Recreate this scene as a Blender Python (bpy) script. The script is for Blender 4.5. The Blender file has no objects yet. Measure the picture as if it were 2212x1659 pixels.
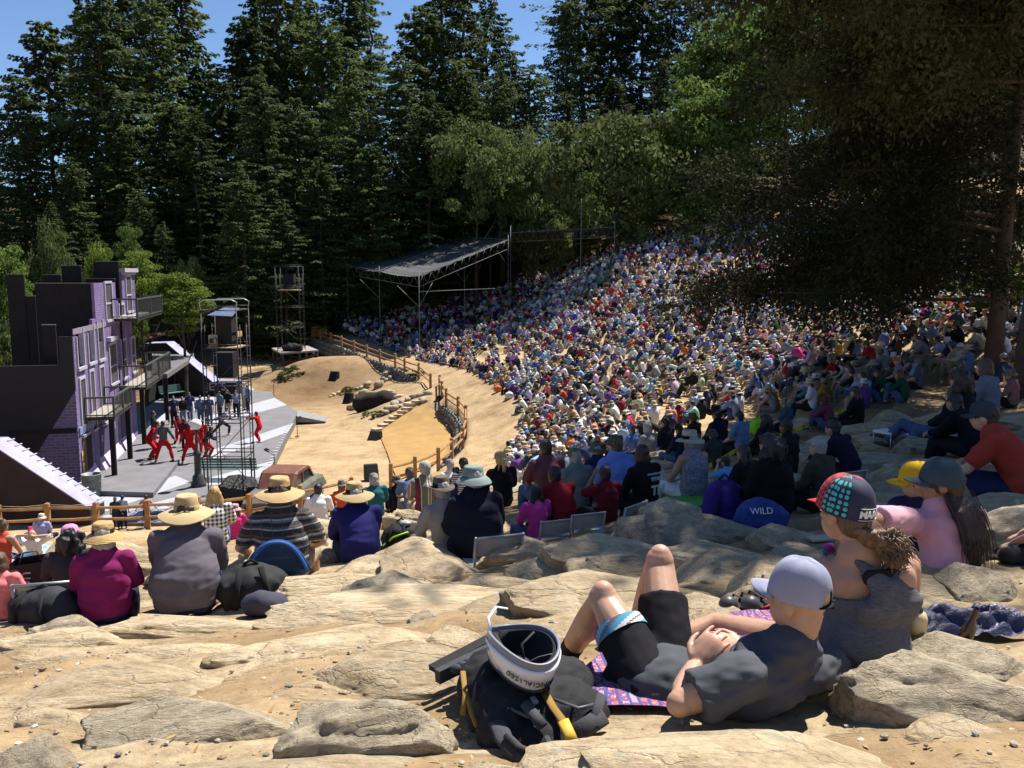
import bpy, bmesh, math, random
import numpy as np
from mathutils import Vector, Matrix, noise

random.seed(7)
rng = np.random.default_rng(7)
S = bpy.context.scene
COL = S.collection
PI = math.pi
R = math.radians

# ------------------------------------------------------------------ camera, sky, sun, exposure
FPX, PITCH, CZ = 1870.0, R(7.2), 9.0
cam_data = bpy.data.cameras.new('camera')
cam_data.sensor_width = 36.0
cam_data.lens = 36.0 * FPX / 2212.0
cam_data.clip_start = 0.05
cam_data.clip_end = 3000.0
cam = bpy.data.objects.new('camera', cam_data)
COL.objects.link(cam)
cam.location = (0, 0, CZ)
cam.rotation_euler = (PI / 2 - PITCH, 0, 0)
S.camera = cam

SUN_AZ, SUN_EL = R(40), R(60)            # azimuth from +Y towards +X
SUN = Vector((math.sin(SUN_AZ) * math.cos(SUN_EL), math.cos(SUN_AZ) * math.cos(SUN_EL), math.sin(SUN_EL)))
w = bpy.data.worlds.new('World')
S.world = w
w.use_nodes = True
nt = w.node_tree
sky = nt.nodes.new('ShaderNodeTexSky')
sky.sky_type = 'NISHITA'
sky.sun_disc = False
sky.sun_elevation = SUN_EL
sky.sun_rotation = SUN_AZ
sky.altitude = 2200
sky.air_density = 1.0
sky.dust_density = 0.0
sky.ozone_density = 5.0
bg = nt.nodes['Background']
bg.inputs['Strength'].default_value = 0.082
nt.links.new(sky.outputs['Color'], bg.inputs['Color'])

sun_data = bpy.data.lights.new('sun', 'SUN')
sun_data.energy = 5.0
sun_data.angle = R(0.53)
sun_data.color = (1.0, 0.955, 0.88)
sun = bpy.data.objects.new('sun', sun_data)
COL.objects.link(sun)
sun.rotation_euler = (-SUN).to_track_quat('-Z', 'Y').to_euler()

vs = S.view_settings
vs.view_transform = 'Standard'
vs.look = 'None'
vs.exposure = 0.88
vs.gamma = 1.0
vs.use_curve_mapping = False
S.render.engine = 'CYCLES'
S.cycles.max_bounces = 6
S.cycles.diffuse_bounces = 3
S.cycles.glossy_bounces = 2
S.cycles.transmission_bounces = 4
S.cycles.transparent_max_bounces = 6
S.cycles.caustics_reflective = False
S.cycles.caustics_refractive = False
S.cycles.use_denoising = True

# ------------------------------------------------------------------ pixel rays -> world points
CP, SP = math.cos(PITCH), math.sin(PITCH)
def ray(u, v):
 x, y = (u - 1106.0) / FPX, (829.5 - v) / FPX
 return Vector((x, CP + y * SP, -SP + y * CP))
def PY(u, v, Y):
 d = ray(u, v)
 return Vector((0, 0, CZ)) + d * (Y / d.y)
def PZ(u, v, z):
 d = ray(u, v)
 return Vector((0, 0, CZ)) + d * ((z - CZ) / d.z)
def proj(p):
 """world arrays -> (u, v, depth)"""
 p = np.asarray(p, float)
 x, y, z = p[..., 0], p[..., 1], p[..., 2] - CZ
 f = y * CP - z * SP
 up = y * SP + z * CP
 return 1106.0 + FPX * x / f, 829.5 - FPX * up / f, f

# ------------------------------------------------------------------ objects
def tag(o, label=None, cat=None, group=None, kind=None):
 if label: o['label'] = label
 if cat: o['category'] = cat
 if group: o['group'] = group
 if kind: o['kind'] = kind
 return o
def link(o, parent=None):
 COL.objects.link(o)
 if parent is not None: o.parent = parent
 return o
def empty(name, loc=(0, 0, 0), rz=0.0, label=None, cat=None, group=None):
 o = bpy.data.objects.new(name, None)
 o.empty_display_size = 0.2
 COL.objects.link(o)
 o.location = loc
 o.rotation_euler = (0, 0, rz)
 return tag(o, label, cat, group)
def obj(name, me, mats=None, parent=None, smooth=None):
 o = bpy.data.objects.new(name, me)
 link(o, parent)
 if mats is not None:
  ms = mats if isinstance(mats, (list, tuple)) else [mats]
  if len(me.materials) == 0:
   for m in ms: me.materials.append(m)
  else:
   for i, m in enumerate(ms):
    o.material_slots[i].link = 'OBJECT'
    o.material_slots[i].material = m
 if smooth is not None:
  me.polygons.foreach_set('use_smooth', [smooth] * len(me.polygons))
 return o
def npmesh(name, V, Fc, smooth=False, mi=None, col=None):
 """V (n,3), Fc (m,k) constant k"""
 V = np.ascontiguousarray(V, np.float32); Fc = np.ascontiguousarray(Fc, np.int32)
 me = bpy.data.meshes.new(name)
 m, k = Fc.shape
 me.vertices.add(len(V)); me.vertices.foreach_set('co', V.ravel())
 me.loops.add(m * k); me.loops.foreach_set('vertex_index', Fc.ravel())
 me.polygons.add(m)
 me.polygons.foreach_set('loop_start', np.arange(0, m * k, k, dtype=np.int32))
 if mi is not None: me.polygons.foreach_set('material_index', np.asarray(mi, np.int32))
 me.polygons.foreach_set('use_smooth', np.full(m, smooth, bool))
 if col is not None:
  a = me.color_attributes.new('Col', 'FLOAT_COLOR', 'POINT')
  c4 = np.ones((len(V), 4), np.float32); c4[:, :3] = col
  a.data.foreach_set('color', c4.ravel())
 me.update(calc_edges=True)
 return me

def frame(d, ref=None):
 d = Vector(d).normalized()
 ref = Vector(ref) if ref is not None else (Vector((0, 0, 1)) if abs(d.z) < 0.9 else Vector((0, 1, 0)))
 s = d.cross(ref)
 if s.length < 1e-6: s = d.cross(Vector((1, 0, 0)))
 s.normalize()
 return s, s.cross(d).normalized()       # side, up-ish

class MB:
 """collects primitives into one mesh"""
 def __init__(self): self.v, self.f, self.m, self.cur, self.sm = [], [], [], 0, []
 def mat(self, i): self.cur = i; return self
 def add(self, vs, fs, smooth=False):
  b = len(self.v)
  self.v += [tuple(x) for x in vs]
  for f in fs:
   self.f.append(tuple(b + i for i in f)); self.m.append(self.cur); self.sm.append(smooth)
  return self
 def box(self, c, s, rz=0.0, M=None):
  x, y, z = s[0] / 2, s[1] / 2, s[2] / 2
  pts = [Vector(p) for p in ((-x,-y,-z),(x,-y,-z),(x,y,-z),(-x,y,-z),(-x,-y,z),(x,-y,z),(x,y,z),(-x,y,z))]
  Mx = M if M is not None else Matrix.Rotation(rz, 3, 'Z')
  c = Vector(c)
  self.add([c + Mx @ p for p in pts], [(3,2,1,0),(4,5,6,7),(0,1,5,4),(1,2,6,5),(2,3,7,6),(3,0,4,7)])
  return self
 def bar(self, p0, p1, w, h, ref=None):
  p0, p1 = Vector(p0), Vector(p1)
  s, u = frame(p1 - p0, ref)
  s, u = s * (w / 2), u * (h / 2)
  self.add([p0 - s - u, p0 + s - u, p0 + s + u, p0 - s + u, p1 - s - u, p1 + s - u, p1 + s + u, p1 - s + u],
     [(0,1,2,3),(7,6,5,4),(4,5,1,0),(5,6,2,1),(6,7,3,2),(7,4,0,3)])
  return self
 def tube(self, pts, rad, n=8, caps=True, flat=1.0, ref=None, smooth=True, dome=False):
  pts = [Vector(p) for p in pts]
  if not isinstance(rad, (list, tuple)): rad = [rad] * len(pts)
  if dome:
   d0 = (pts[0] - pts[1]).normalized(); d1 = (pts[-1] - pts[-2]).normalized()
   a, b = pts[0], pts[-1]
   pre = [(a + d0 * rad[0] * s, rad[0] * c) for s, c in ((0.98, 0.2), (0.75, 0.66), (0.4, 0.92))]
   post = [(b + d1 * rad[-1] * s, rad[-1] * c) for s, c in ((0.4, 0.92), (0.75, 0.66), (0.98, 0.2))]
   pts = [p for p, _ in pre] + pts + [p for p, _ in post]
   rad = [r for _, r in pre] + list(rad) + [r for _, r in post]
  V, Fs = [], []
  prev = None
  for i, p in enumerate(pts):
   d = pts[min(i + 1, len(pts) - 1)] - pts[max(i - 1, 0)]
   s, u = frame(d, ref if ref is not None else prev)
   if ref is None: prev = u
   for k in range(n):
    a = 2 * PI * k / n
    V.append(p + s * (math.cos(a) * rad[i]) + u * (math.sin(a) * rad[i] * flat))
  for i in range(len(pts) - 1):
   for k in range(n):
    k2 = (k + 1) % n
    Fs.append((i * n + k, i * n + k2, (i + 1) * n + k2, (i + 1) * n + k))
  self.add(V, Fs, smooth)
  if caps:
   b = len(self.v) - len(V)
   for ring, rev in ((0, True), (len(pts) - 1, False)):
    f = [b + ring * n + k for k in range(n)]
    self.f.append(tuple(f[::-1] if rev else f)); self.m.append(self.cur); self.sm.append(False)
  return self
 def lathe(self, prof, c=(0, 0, 0), n=20, M=None, smooth=True, sx=1.0, sy=1.0, caps=False):
  c = Vector(c); V, Fs = [], []
  for r, z in prof:
   for k in range(n):
    a = 2 * PI * k / n
    p = Vector((r * math.cos(a) * sx, r * math.sin(a) * sy, z))
    V.append(c + (M @ p if M is not None else p))
  for i in range(len(prof) - 1):
   for k in range(n):
    k2 = (k + 1) % n
    Fs.append((i * n + k, i * n + k2, (i + 1) * n + k2, (i + 1) * n + k))
  if caps:
   Fs.append(tuple(range(n - 1, -1, -1))); Fs.append(tuple((len(prof) - 1) * n + k for k in range(n)))
  return self.add(V, Fs, smooth)
 def ell(self, c, r, M=None, n=14, k=9):
  c = Vector(c); V, Fs = [], []
  for i in range(k + 1):
   t = PI * (0.04 + 0.92 * i / k)
   for j in range(n):
    a = 2 * PI * j / n
    p = Vector((r[0] * math.sin(t) * math.cos(a), r[1] * math.sin(t) * math.sin(a), -r[2] * math.cos(t)))
    V.append(c + (M @ p if M is not None else p))
  for i in range(k):
   for j in range(n):
    j2 = (j + 1) % n
    Fs.append((i * n + j, i * n + j2, (i + 1) * n + j2, (i + 1) * n + j))
  Fs.append(tuple(range(n - 1, -1, -1))); Fs.append(tuple(k * n + j for j in range(n)))
  return self.add(V, Fs, True)
 def grid(self, fn, nu, nv, smooth=True, wrap=False):
  V = [fn(i / (nu - 1), j / (nv - 1)) for i in range(nu) for j in range(nv)]
  Fs = [(i * nv + j, (i + 1) * nv + j, (i + 1) * nv + j + 1, i * nv + j + 1) for i in range(nu - 1) for j in range(nv - 1)]
  return self.add(V, Fs, smooth)
 def prism(self, poly, z0, z1):
  n = len(poly)
  V = [(p[0], p[1], z0) for p in poly] + [(p[0], p[1], z1) for p in poly]
  Fs = [tuple(range(n - 1, -1, -1)), tuple(range(n, 2 * n))] + [(i, (i + 1) % n, n + (i + 1) % n, n + i) for i in range(n)]
  return self.add(V, Fs)
 def mesh(self, name='mesh'):
  me = bpy.data.meshes.new(name)
  me.from_pydata(self.v, [], self.f)
  me.polygons.foreach_set('material_index', self.m)
  me.polygons.foreach_set('use_smooth', self.sm)
  me.update()
  return me
 def build(self, name, mats, parent=None):
  me = self.mesh(name)
  for m in (mats if isinstance(mats, (list, tuple)) else [mats]): me.materials.append(m)
  return obj(name, me, None, parent)

def blend(mb, voxel, smooth=6, fac=0.5, dec=None, name='body'):
 """union of the primitives as one continuous smooth surface"""
 me = mb.mesh('tmp')
 o = bpy.data.objects.new('tmp', me); COL.objects.link(o)
 m = o.modifiers.new('r', 'REMESH'); m.mode = 'VOXEL'; m.voxel_size = voxel
 if smooth:
  s = o.modifiers.new('s', 'SMOOTH'); s.iterations = smooth; s.factor = fac
 if dec:
  d = o.modifiers.new('d', 'DECIMATE'); d.ratio = dec
 dg = bpy.context.evaluated_depsgraph_get()
 dg.update()
 ev = o.evaluated_get(dg)
 out = bpy.data.meshes.new_from_object(ev, preserve_all_data_layers=False, depsgraph=dg)
 out.name = name
 out.polygons.foreach_set('use_smooth', [True] * len(out.polygons))
 bpy.data.objects.remove(o); bpy.data.meshes.remove(me)
 return out
def warp(me, amp, freq, seed=0.0, stretch=(1, 1, 1), amp2=0.0):
 """cloth folds: push vertices along their normals by stretched noise"""
 n = len(me.vertices); co = np.empty(n * 3, np.float32); no = np.empty(n * 3, np.float32)
 me.vertices.foreach_get('co', co); me.vertex_normals.foreach_get('vector', no)
 co = co.reshape(-1, 3); no = no.reshape(-1, 3)
 q = co * np.array(stretch) * freq + np.array([seed, seed * 1.7, 0])
 nz = noise.noise
 d = np.array([nz(p) for p in q.tolist()]) * amp
 if amp2: d += np.array([nz(p) for p in (q * 2.7).tolist()]) * amp2
 me.vertices.foreach_set('co', (co + no * d[:, None]).astype(np.float32).ravel())
 me.update()
 return me

# ------------------------------------------------------------------ materials
MATS = {}
def nodes(name):
 m = bpy.data.materials.new(name); m.use_nodes = True
 t = m.node_tree
 return m, t, t.nodes['Principled BSDF']
def N(t, typ, **kw):
 n = t.nodes.new(typ)
 for k, v in kw.items():
  if k in n.inputs: n.inputs[k].default_value = v
  else: setattr(n, k, v)
 return n
def rgb(c): return (c[0], c[1], c[2], 1.0)
def ramp(t, stops, fac=None, interp='LINEAR'):
 n = t.nodes.new('ShaderNodeValToRGB'); e = n.color_ramp; e.interpolation = interp
 while len(e.elements) < len(stops): e.elements.new(0.5)
 for el, (p, c) in zip(e.elements, stops): el.position = p; el.color = rgb(c)
 if fac is not None: t.links.new(fac, n.inputs['Fac'])
 return n
def mixc(t, a, b, fac, mode='MIX'):
 n = t.nodes.new('ShaderNodeMix'); n.data_type = 'RGBA'; n.blend_type = mode
 for i, x in ((6, a), (7, b), (0, fac)):
  if hasattr(x, 'links'): t.links.new(x, n.inputs[i])
  elif i == 0: n.inputs[0].default_value = x
  else: n.inputs[i].default_value = rgb(x)
 return n.outputs[2]
def coords(t, kind='Object'):
 return t.nodes.new('ShaderNodeTexCoord').outputs[kind]
def noise_out(t, scale, detail=4.0, rough=0.55, vec=None, out='Fac'):
 n = N(t, 'ShaderNodeTexNoise', Scale=scale, Detail=detail, Roughness=rough)
 if vec is not None: t.links.new(vec, n.inputs['Vector'])
 return n.outputs[out]
def bump(t, b, h, strength=0.3, dist=0.02):
 n = N(t, 'ShaderNodeBump', Strength=strength, Distance=dist)
 t.links.new(h, n.inputs['Height']); t.links.new(n.outputs['Normal'], b.inputs['Normal'])
 return n
def M(name, c, rough=0.7, var=0.15, scale=6.0, bmp=0.0, bscale=40.0, metal=0.0, spec=0.3, c2=None, rnd=0.0, vec='Object', dist=0.02):
 """plain surface: colour with noise variation and fine relief"""
 key = (name, tuple(c))
 if key in MATS: return MATS[key]
 m, t, b = nodes(name)
 b.inputs['Roughness'].default_value = rough
 b.inputs['Metallic'].default_value = metal
 b.inputs['Specular IOR Level'].default_value = spec
 if var or c2:
  vec_ = coords(t, vec)
  f = noise_out(t, scale, 5.0, 0.6, vec_)
  lo = c2 if c2 else tuple(x * (1 - var) for x in c)
  hi = c if c2 else tuple(min(1, x * (1 + var)) for x in c)
  o = ramp(t, [(0.3, lo), (0.7, hi)], f).outputs['Color']
  if rnd:
   oi = t.nodes.new('ShaderNodeObjectInfo')
   h = N(t, 'ShaderNodeHueSaturation'); mr = N(t, 'ShaderNodeMapRange')
   mr.inputs['To Min'].default_value = 1 - rnd; mr.inputs['To Max'].default_value = 1 + rnd
   t.links.new(oi.outputs['Random'], mr.inputs['Value']); t.links.new(mr.outputs['Result'], h.inputs['Value'])
   t.links.new(o, h.inputs['Color']); o = h.outputs['Color']
  t.links.new(o, b.inputs['Base Color'])
 else:
  b.inputs['Base Color'].default_value = rgb(c)
 if bmp:
  bump(t, b, noise_out(t, bscale, 6.0, 0.65, coords(t, vec)), bmp, dist)
 MATS[key] = m
 return m
# ------------------------------------------------------------------ ground shape
def tps_fit(pts):
 p = np.array([(a[0], a[1]) for a in pts], float) / 10.0; z = np.array([a[2] for a in pts], float)
 n = len(p)
 d2 = ((p[:, None] - p[None]) ** 2).sum(-1)
 K = np.where(d2 > 0, d2 * np.log(d2 + 1e-12), 0) + np.eye(n) * 0.02
 A = np.zeros((n + 3, n + 3)); A[:n, :n] = K; A[:n, n] = 1; A[:n, n + 1:] = p; A[n, :n] = 1; A[n + 1:, :n] = p.T
 return p, np.linalg.solve(A, np.concatenate([z, np.zeros(3)]))
def tps_eval(fit, x, y):
 p, wgt = fit
 q = np.stack([np.ravel(x), np.ravel(y)], -1) / 10.0
 out = np.empty(len(q))
 for i in range(0, len(q), 20000):
  c = q[i:i + 20000]
  d2 = ((c[:, None] - p[None]) ** 2).sum(-1)
  out[i:i + 20000] = (np.where(d2 > 0, d2 * np.log(d2 + 1e-12), 0) @ wgt[:-3]) + wgt[-3] + c @ wgt[-2:]
 return out.reshape(np.shape(x))

# the fence / retaining wall line between the arena and the path (pixel, pixel, ground height)
WALL = [(580, 690, 3.2), (640, 712, 2.9), (693, 733, 2.6), (738, 747.6, 2.4), (793, 769, 2.1), (854, 792, 1.9), (905, 814, 1.75), (930, 838, 1.6),
  (955, 857, 1.45), (964, 874, 1.3), (990, 892, 1.2), (1006, 914, 1.05), (1006, 941, .9), (999, 965, .75), (976, 989, .65), (947, 1015, .55),
  (897, 1036, .5), (845, 1050, .45), (760, 1090, .45), (540, 1128, .45), (320, 1143, .45), (105, 1150, .45), (-250, 1165, .45), (-900, 1190, .5)]
WP = [PZ(u, v, z) for u, v, z in WALL]
bowl = [tuple(p) for p in WP]
for u, v, Y in [(300,1659,2.4),(1106,1659,2.4),(1900,1659,2.4),(-400,1659,2.6),(230,1345,5.6),(400,1330,5.7),(1030,1215,8.0),(700,1215,7.6),(430,1190,9.),(100,1205,13.),
    (1560,1135,7.6),(1395,1115,8.),(1240,1150,8.),(1495,1075,10.),(1085,1090,12.),(915,1120,13.5),(690,1140,14),(2050,1260,4.3),(1880,1425,3.1),
    (1500,1560,2.7),(2180,1080,7.),(1900,950,13),(2150,813,22),(1870,791,29),(1309,875,41),(1105,970,40),(1050,804,56),(908,775,72),
    (722,690,95),(1990,655,45),(1480,525,80),(1332,563,77),(1640,600,62),(1100,690,86),(1250,640,75),(1150,740,68),(1230,800,50),
    (1500,800,42),(1500,700,56),(1750,750,36),(1750,600,56),(2212,640,40),(1300,950,32)]:
 bowl.append(tuple(PY(u, v, Y)))
bowl += [(50,60,14.5),(40,100,21),(20,130,23),(-20,130,15),(2,112,14),(60,20,11),(0,-10,9.6),(-25,5,6.6),(-40,0,7),(40,-10,12),(-20,-12,8.6),
   (-30,108,7),(-60,100,6),(-90,140,12),(0,210,34),(-110,210,26),(110,200,40),(-26,14,4.3),(-50,15,4.6),(-60,30,2),(-80,60,2),(-14,20,2.6),(-26,22,2.2),(90,80,24)]
BOWL = tps_fit(bowl)
arena = [(-14,38,0),(-20,38,0),(-10,46,0),(-8,42,0),(-20,50,0),(-14,58,0),(-16,66,.1),(-24,66,.2),(-35,45,0),(-40,70,1),(-30,30,.3),(-12,32,.2),(-24,28,.4),(-45,30,.4),(-9,36,.1),
   (-30,108,7),(-60,100,6),(-90,140,12),(0,210,34),(-110,210,26),(-60,70,2.4),(-80,60,2),(-60,30,1.6),(-30,88,3.2),(-45,88,4)]
for u, v, z in [(589,793,.8),(560,770,1.0),(640,780,1.9),(700,782,1.9),(760,795,1.5),(830,812,1.2),(700,830,.5),(760,850,.3),(790,885,.05),(805,930,0),(880,836,1.5),(915,840,1.55),(930,855,1.4),
    (917,862,1.35),(860,862,1.2),(850,905,.35),(913,878,1.0),(955,905,.6),(978,935,.35),(970,965,.2),(940,990,.1),(820,945,0),(845,1000,0),(870,1030,.15),(800,1070,.25),(640,712,2.2),(693,733,1.5)]:
 arena.append(tuple(PZ(u, v, z)))
ARENA = tps_fit(arena)
WXY = np.array([(p.x, p.y) for p in WP])
def wall_sd(x, y):
 """signed distance to the wall line: > 0 on the seating side"""
 q = np.stack([np.ravel(x), np.ravel(y)], -1)
 best = np.full(len(q), 1e9); sign = np.ones(len(q))
 for a, b in zip(WXY[:-1], WXY[1:]):
  e = b - a; L = (e ** 2).sum()
  t = np.clip(((q - a) @ e) / L, 0, 1)
  d = q - (a + t[:, None] * e)
  dd = np.sqrt((d ** 2).sum(-1))
  s = e[0] * (q[:, 1] - a[1]) - e[1] * (q[:, 0] - a[0])
  m = dd < best
  best[m] = dd[m]; sign[m] = np.where(s[m] > 0, 1, -1)
 return (best * sign).reshape(np.shape(x))
STEP = 0.35
def sstep(a, b, x):
 t = np.clip((x - a) / (b - a), 0, 1); return t * t * (3 - 2 * t)
def seat_mask(x, y, sd):
 """where the stone terraces are"""
 r = sstep(2.6, 4.0, sd) * (1 - sstep(86, 95, y)) * sstep(13, 18, y) * (1 - sstep(34, 44, x))
 return r
def Gv(x, y):
 x = np.asarray(x, float); y = np.asarray(y, float)
 sd = wall_sd(x, y)
 zb = tps_eval(BOWL, x, y)
 m = seat_mask(x, y, sd)
 k = zb / STEP; fl = np.floor(k)
 zt = (fl + sstep(0.72, 0.98, k - fl)) * STEP
 zb = zb * (1 - m) + zt * m
 za = tps_eval(ARENA, x, y)
 s = sstep(-0.22, 0.12, sd)
 far = sstep(92, 104, y)                # beyond the wall's end the two grounds are one
 return np.where(far >= 1, zb, za * (1 - s) + zb * s)
def G(x, y): return float(Gv(np.array([x]), np.array([y]))[0])
def hit(u, v, y0=1.5, y1=150.0):
 """where the pixel's ray meets the ground"""
 d = ray(u, v); d = d / d.y
 ys = np.concatenate([np.arange(y0, 12, .05), np.arange(12, 60, .15), np.arange(60, y1, .3)])
 gz = Gv(d.x * ys, ys); rz = CZ + d.z * ys
 i = np.argmax(rz < gz)
 if not (rz < gz).any(): i = len(ys) - 1
 y = ys[i]
 return Vector((d.x * y, y, float(gz[i])))
def on(x, y, dz=0.0): return Vector((x, y, G(x, y) + dz))

# ------------------------------------------------------------------ ground sheet
def axis(segs):
 a = [segs[0][0]]
 for s, e, st in segs:
  n = max(1, int(round((e - s) / st))); a += list(s + (e - s) * np.arange(1, n + 1) / n)
 return np.array(a)
ax = axis([(-700,-120,40),(-120,-50,5),(-50,-26,1.0),(-26,-8,.4),(-8,8,.16),(8,26,.4),(26,50,.8),(50,120,5),(120,700,40)])
ay = axis([(-120,-10,10),(-10,0,1),(0,10,.12),(10,18,.2),(18,92,.36),(92,130,1.2),(130,240,8),(240,1200,60)])
GX, GY = np.meshgrid(ax, ay, indexing='ij')
GZ = Gv(np.clip(GX, -115, 110), np.clip(GY, -20, 205))
far_r = np.maximum(np.maximum(np.abs(GX) - 110, GY - 205), 0)
GZ = GZ + far_r * 0.09
near = (1 - sstep(16, 24, GY))
# worn uneven dirt
n1 = np.array([noise.fractal(Vector((x * 1.7, y * 1.7, 0)), 1.0, 2.0, 3) for x, y in zip(GX.ravel(), GY.ravel())]).reshape(GX.shape)
GZ = GZ + n1 * (0.03 + 0.035 * near) * (far_r == 0) * sstep(-1.5, 0.5, np.abs(wall_sd(GX, GY)) * near + (1 - near))
nx, ny = GX.shape
ii = np.arange(nx * ny).reshape(nx, ny)
gf = np.stack([ii[:-1, :-1], ii[1:, :-1], ii[1:, 1:], ii[:-1, 1:]], -1).reshape(-1, 4)
# cover of the ground: bare tan dirt, dark litter under the trees, dry grass
sd = wall_sd(GX, GY)
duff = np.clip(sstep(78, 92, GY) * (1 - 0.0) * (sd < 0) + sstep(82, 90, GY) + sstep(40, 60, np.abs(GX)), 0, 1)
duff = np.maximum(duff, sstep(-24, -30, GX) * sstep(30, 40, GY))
tan = np.array([.40, .295, .175]); brown = np.array([.175, .11, .062]); dk = np.array([.085, .062, .04]); pale = np.array([.47, .365, .235])
nmix = np.clip(n1 * 1.2 + .5, 0, 1)[..., None]
colr = tan * (1 - nmix) + pale * nmix
mound = np.exp(-((GX + 15) ** 2 / 45 + (GY - 66) ** 2 / 60))[..., None]
colr = colr * (1 - .9 * mound) + brown * .9 * mound  # brown of the mound, darkened so its shade sits in the colour
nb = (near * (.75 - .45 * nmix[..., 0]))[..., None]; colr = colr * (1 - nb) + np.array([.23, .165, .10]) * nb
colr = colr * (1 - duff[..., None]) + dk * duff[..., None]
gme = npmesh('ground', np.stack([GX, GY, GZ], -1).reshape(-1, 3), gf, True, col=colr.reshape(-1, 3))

def ground_mat():
 m, t, b = nodes('ground_dirt')
 a = t.nodes.new('ShaderNodeVertexColor'); a.layer_name = 'Col'
 g = t.nodes.new('ShaderNodeNewGeometry').outputs['Position']
 f1 = noise_out(t, 0.55, 8, .68, g); f2 = noise_out(t, 9.0, 8, .7, g)
 c = mixc(t, a.outputs['Color'], ramp(t, [(.25, (.55, .5, .42)), (.75, (1.25, 1.2, 1.12))], f2).outputs['Color'], .8, 'MULTIPLY')
 c = mixc(t, c, ramp(t, [(.32, (.52, .47, .40)), (.5, (.92, .89, .85)), (.68, (1.14, 1.12, 1.08))], f1).outputs['Color'], .8, 'MULTIPLY')
 vo = N(t, 'ShaderNodeTexVoronoi', Scale=34.0); t.links.new(g, vo.inputs['Vector'])
 st = ramp(t, [(.0, (1, 1, 1)), (.16, (1, 1, 1)), (.24, (0, 0, 0))], vo.outputs['Distance'])
 sel = ramp(t, [(.55, (0, 0, 0)), (.62, (1, 1, 1))], noise_out(t, 3.0, 3, .6, g))
 gm = N(t, 'ShaderNodeMath', operation='MULTIPLY'); t.links.new(st.outputs['Color'], gm.inputs[0]); t.links.new(sel.outputs['Color'], gm.inputs[1])
 peb = mixc(t, (.36, .3, .22), (.2, .17, .14), noise_out(t, 21.0, 1, .5, g))
 c = mixc(t, c, peb, gm.outputs[0])
 # flush bedrock showing through the dirt of the stone rows
 sy = t.nodes.new('ShaderNodeSeparateXYZ'); t.links.new(g, sy.inputs[0])
 rg = N(t, 'ShaderNodeMapRange'); rg.inputs['From Min'].default_value = 12.0; rg.inputs['From Max'].default_value = 7.0; t.links.new(sy.outputs['Y'], rg.inputs['Value'])
 sq = N(t, 'ShaderNodeMapping'); sq.inputs['Scale'].default_value = (.55, 1.5, .2); t.links.new(g, sq.inputs[0])
 rk = ramp(t, [(.47, (0, 0, 0)), (.53, (1, 1, 1))], noise_out(t, 1.5, 7, .6, sq.outputs[0]))
 mk = N(t, 'ShaderNodeMath', operation='MULTIPLY'); t.links.new(rk.outputs['Color'], mk.inputs[0]); t.links.new(rg.outputs['Result'], mk.inputs[1])
 rc = mixc(t, ramp(t, [(.3, (.235, .175, .11)), (.5, (.37, .285, .18)), (.7, (.47, .385, .26))], noise_out(t, 2.6, 8, .7, g)).outputs['Color'], ramp(t, [(.3, (.45, .42, .38)), (.6, (1.12, 1.1, 1.06))], noise_out(t, 13, 8, .75, g)).outputs['Color'], .8, 'MULTIPLY')
 c = mixc(t, c, rc, mk.outputs[0])
 t.links.new(c, b.inputs['Base Color'])
 b.inputs['Roughness'].default_value = .95; b.inputs['Specular IOR Level'].default_value = .1
 h = N(t, 'ShaderNodeMath', operation='ADD'); t.links.new(f2, h.inputs[0]); t.links.new(gm.outputs[0], h.inputs[1])
 h2 = N(t, 'ShaderNodeMath', operation='MULTIPLY_ADD'); t.links.new(mk.outputs[0], h2.inputs[0]); h2.inputs[1].default_value = 1.1; t.links.new(h.outputs[0], h2.inputs[2]); h = h2
 bump(t, b, h.outputs[0], .7, .035)
 return m
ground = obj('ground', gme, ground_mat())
tag(ground, kind='structure')
# ------------------------------------------------------------------ trees
def leaf_mat(name, a, b_, trans=.25, dry=None):
 m = bpy.data.materials.new(name); m.use_nodes = True
 t = m.node_tree; t.nodes.clear()
 out = t.nodes.new('ShaderNodeOutputMaterial')
 gi = t.nodes.new('ShaderNodeNewGeometry'); oi = t.nodes.new('ShaderNodeObjectInfo')
 stops = [(0.0, a), (.8, b_)] + ([(1.0, dry)] if dry else [])
 c = ramp(t, stops, gi.outputs['Random Per Island'])
 f = noise_out(t, .45, 2, .5, coords(t, 'Object'))
 c2 = mixc(t, c.outputs['Color'], ramp(t, [(.3, (.62, .66, .6)), (.7, (1.25, 1.2, 1.05))], f).outputs['Color'], .85, 'MULTIPLY')
 h = N(t, 'ShaderNodeHueSaturation'); mr = N(t, 'ShaderNodeMapRange')
 mr.inputs['To Min'].default_value = .62; mr.inputs['To Max'].default_value = 1.4
 t.links.new(oi.outputs['Random'], mr.inputs['Value']); t.links.new(mr.outputs['Result'], h.inputs['Value']); t.links.new(c2, h.inputs['Color'])
 d = N(t, 'ShaderNodeBsdfPrincipled', Roughness=.75); d.inputs['Specular IOR Level'].default_value = .08
 tr = t.nodes.new('ShaderNodeBsdfTranslucent'); mx = t.nodes.new('ShaderNodeMixShader'); mx.inputs[0].default_value = trans
 t.links.new(h.outputs['Color'], d.inputs['Base Color']); t.links.new(h.outputs['Color'], tr.inputs['Color'])
 t.links.new(d.outputs[0], mx.inputs[1]); t.links.new(tr.outputs[0], mx.inputs[2]); t.links.new(mx.outputs[0], out.inputs['Surface'])
 return m
L_FIR = leaf_mat('fir_needles', (.056, .086, .036), (.11, .142, .052), .35)
L_OAK = leaf_mat('oak_leaves', (.11, .145, .05), (.19, .22, .085), .35)
L_BAY = leaf_mat('bay_leaves', (.085, .14, .034), (.15, .21, .055), .4)
L_MAPLE = leaf_mat('maple_leaves', (.13, .20, .035), (.24, .30, .06), .4)
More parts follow.
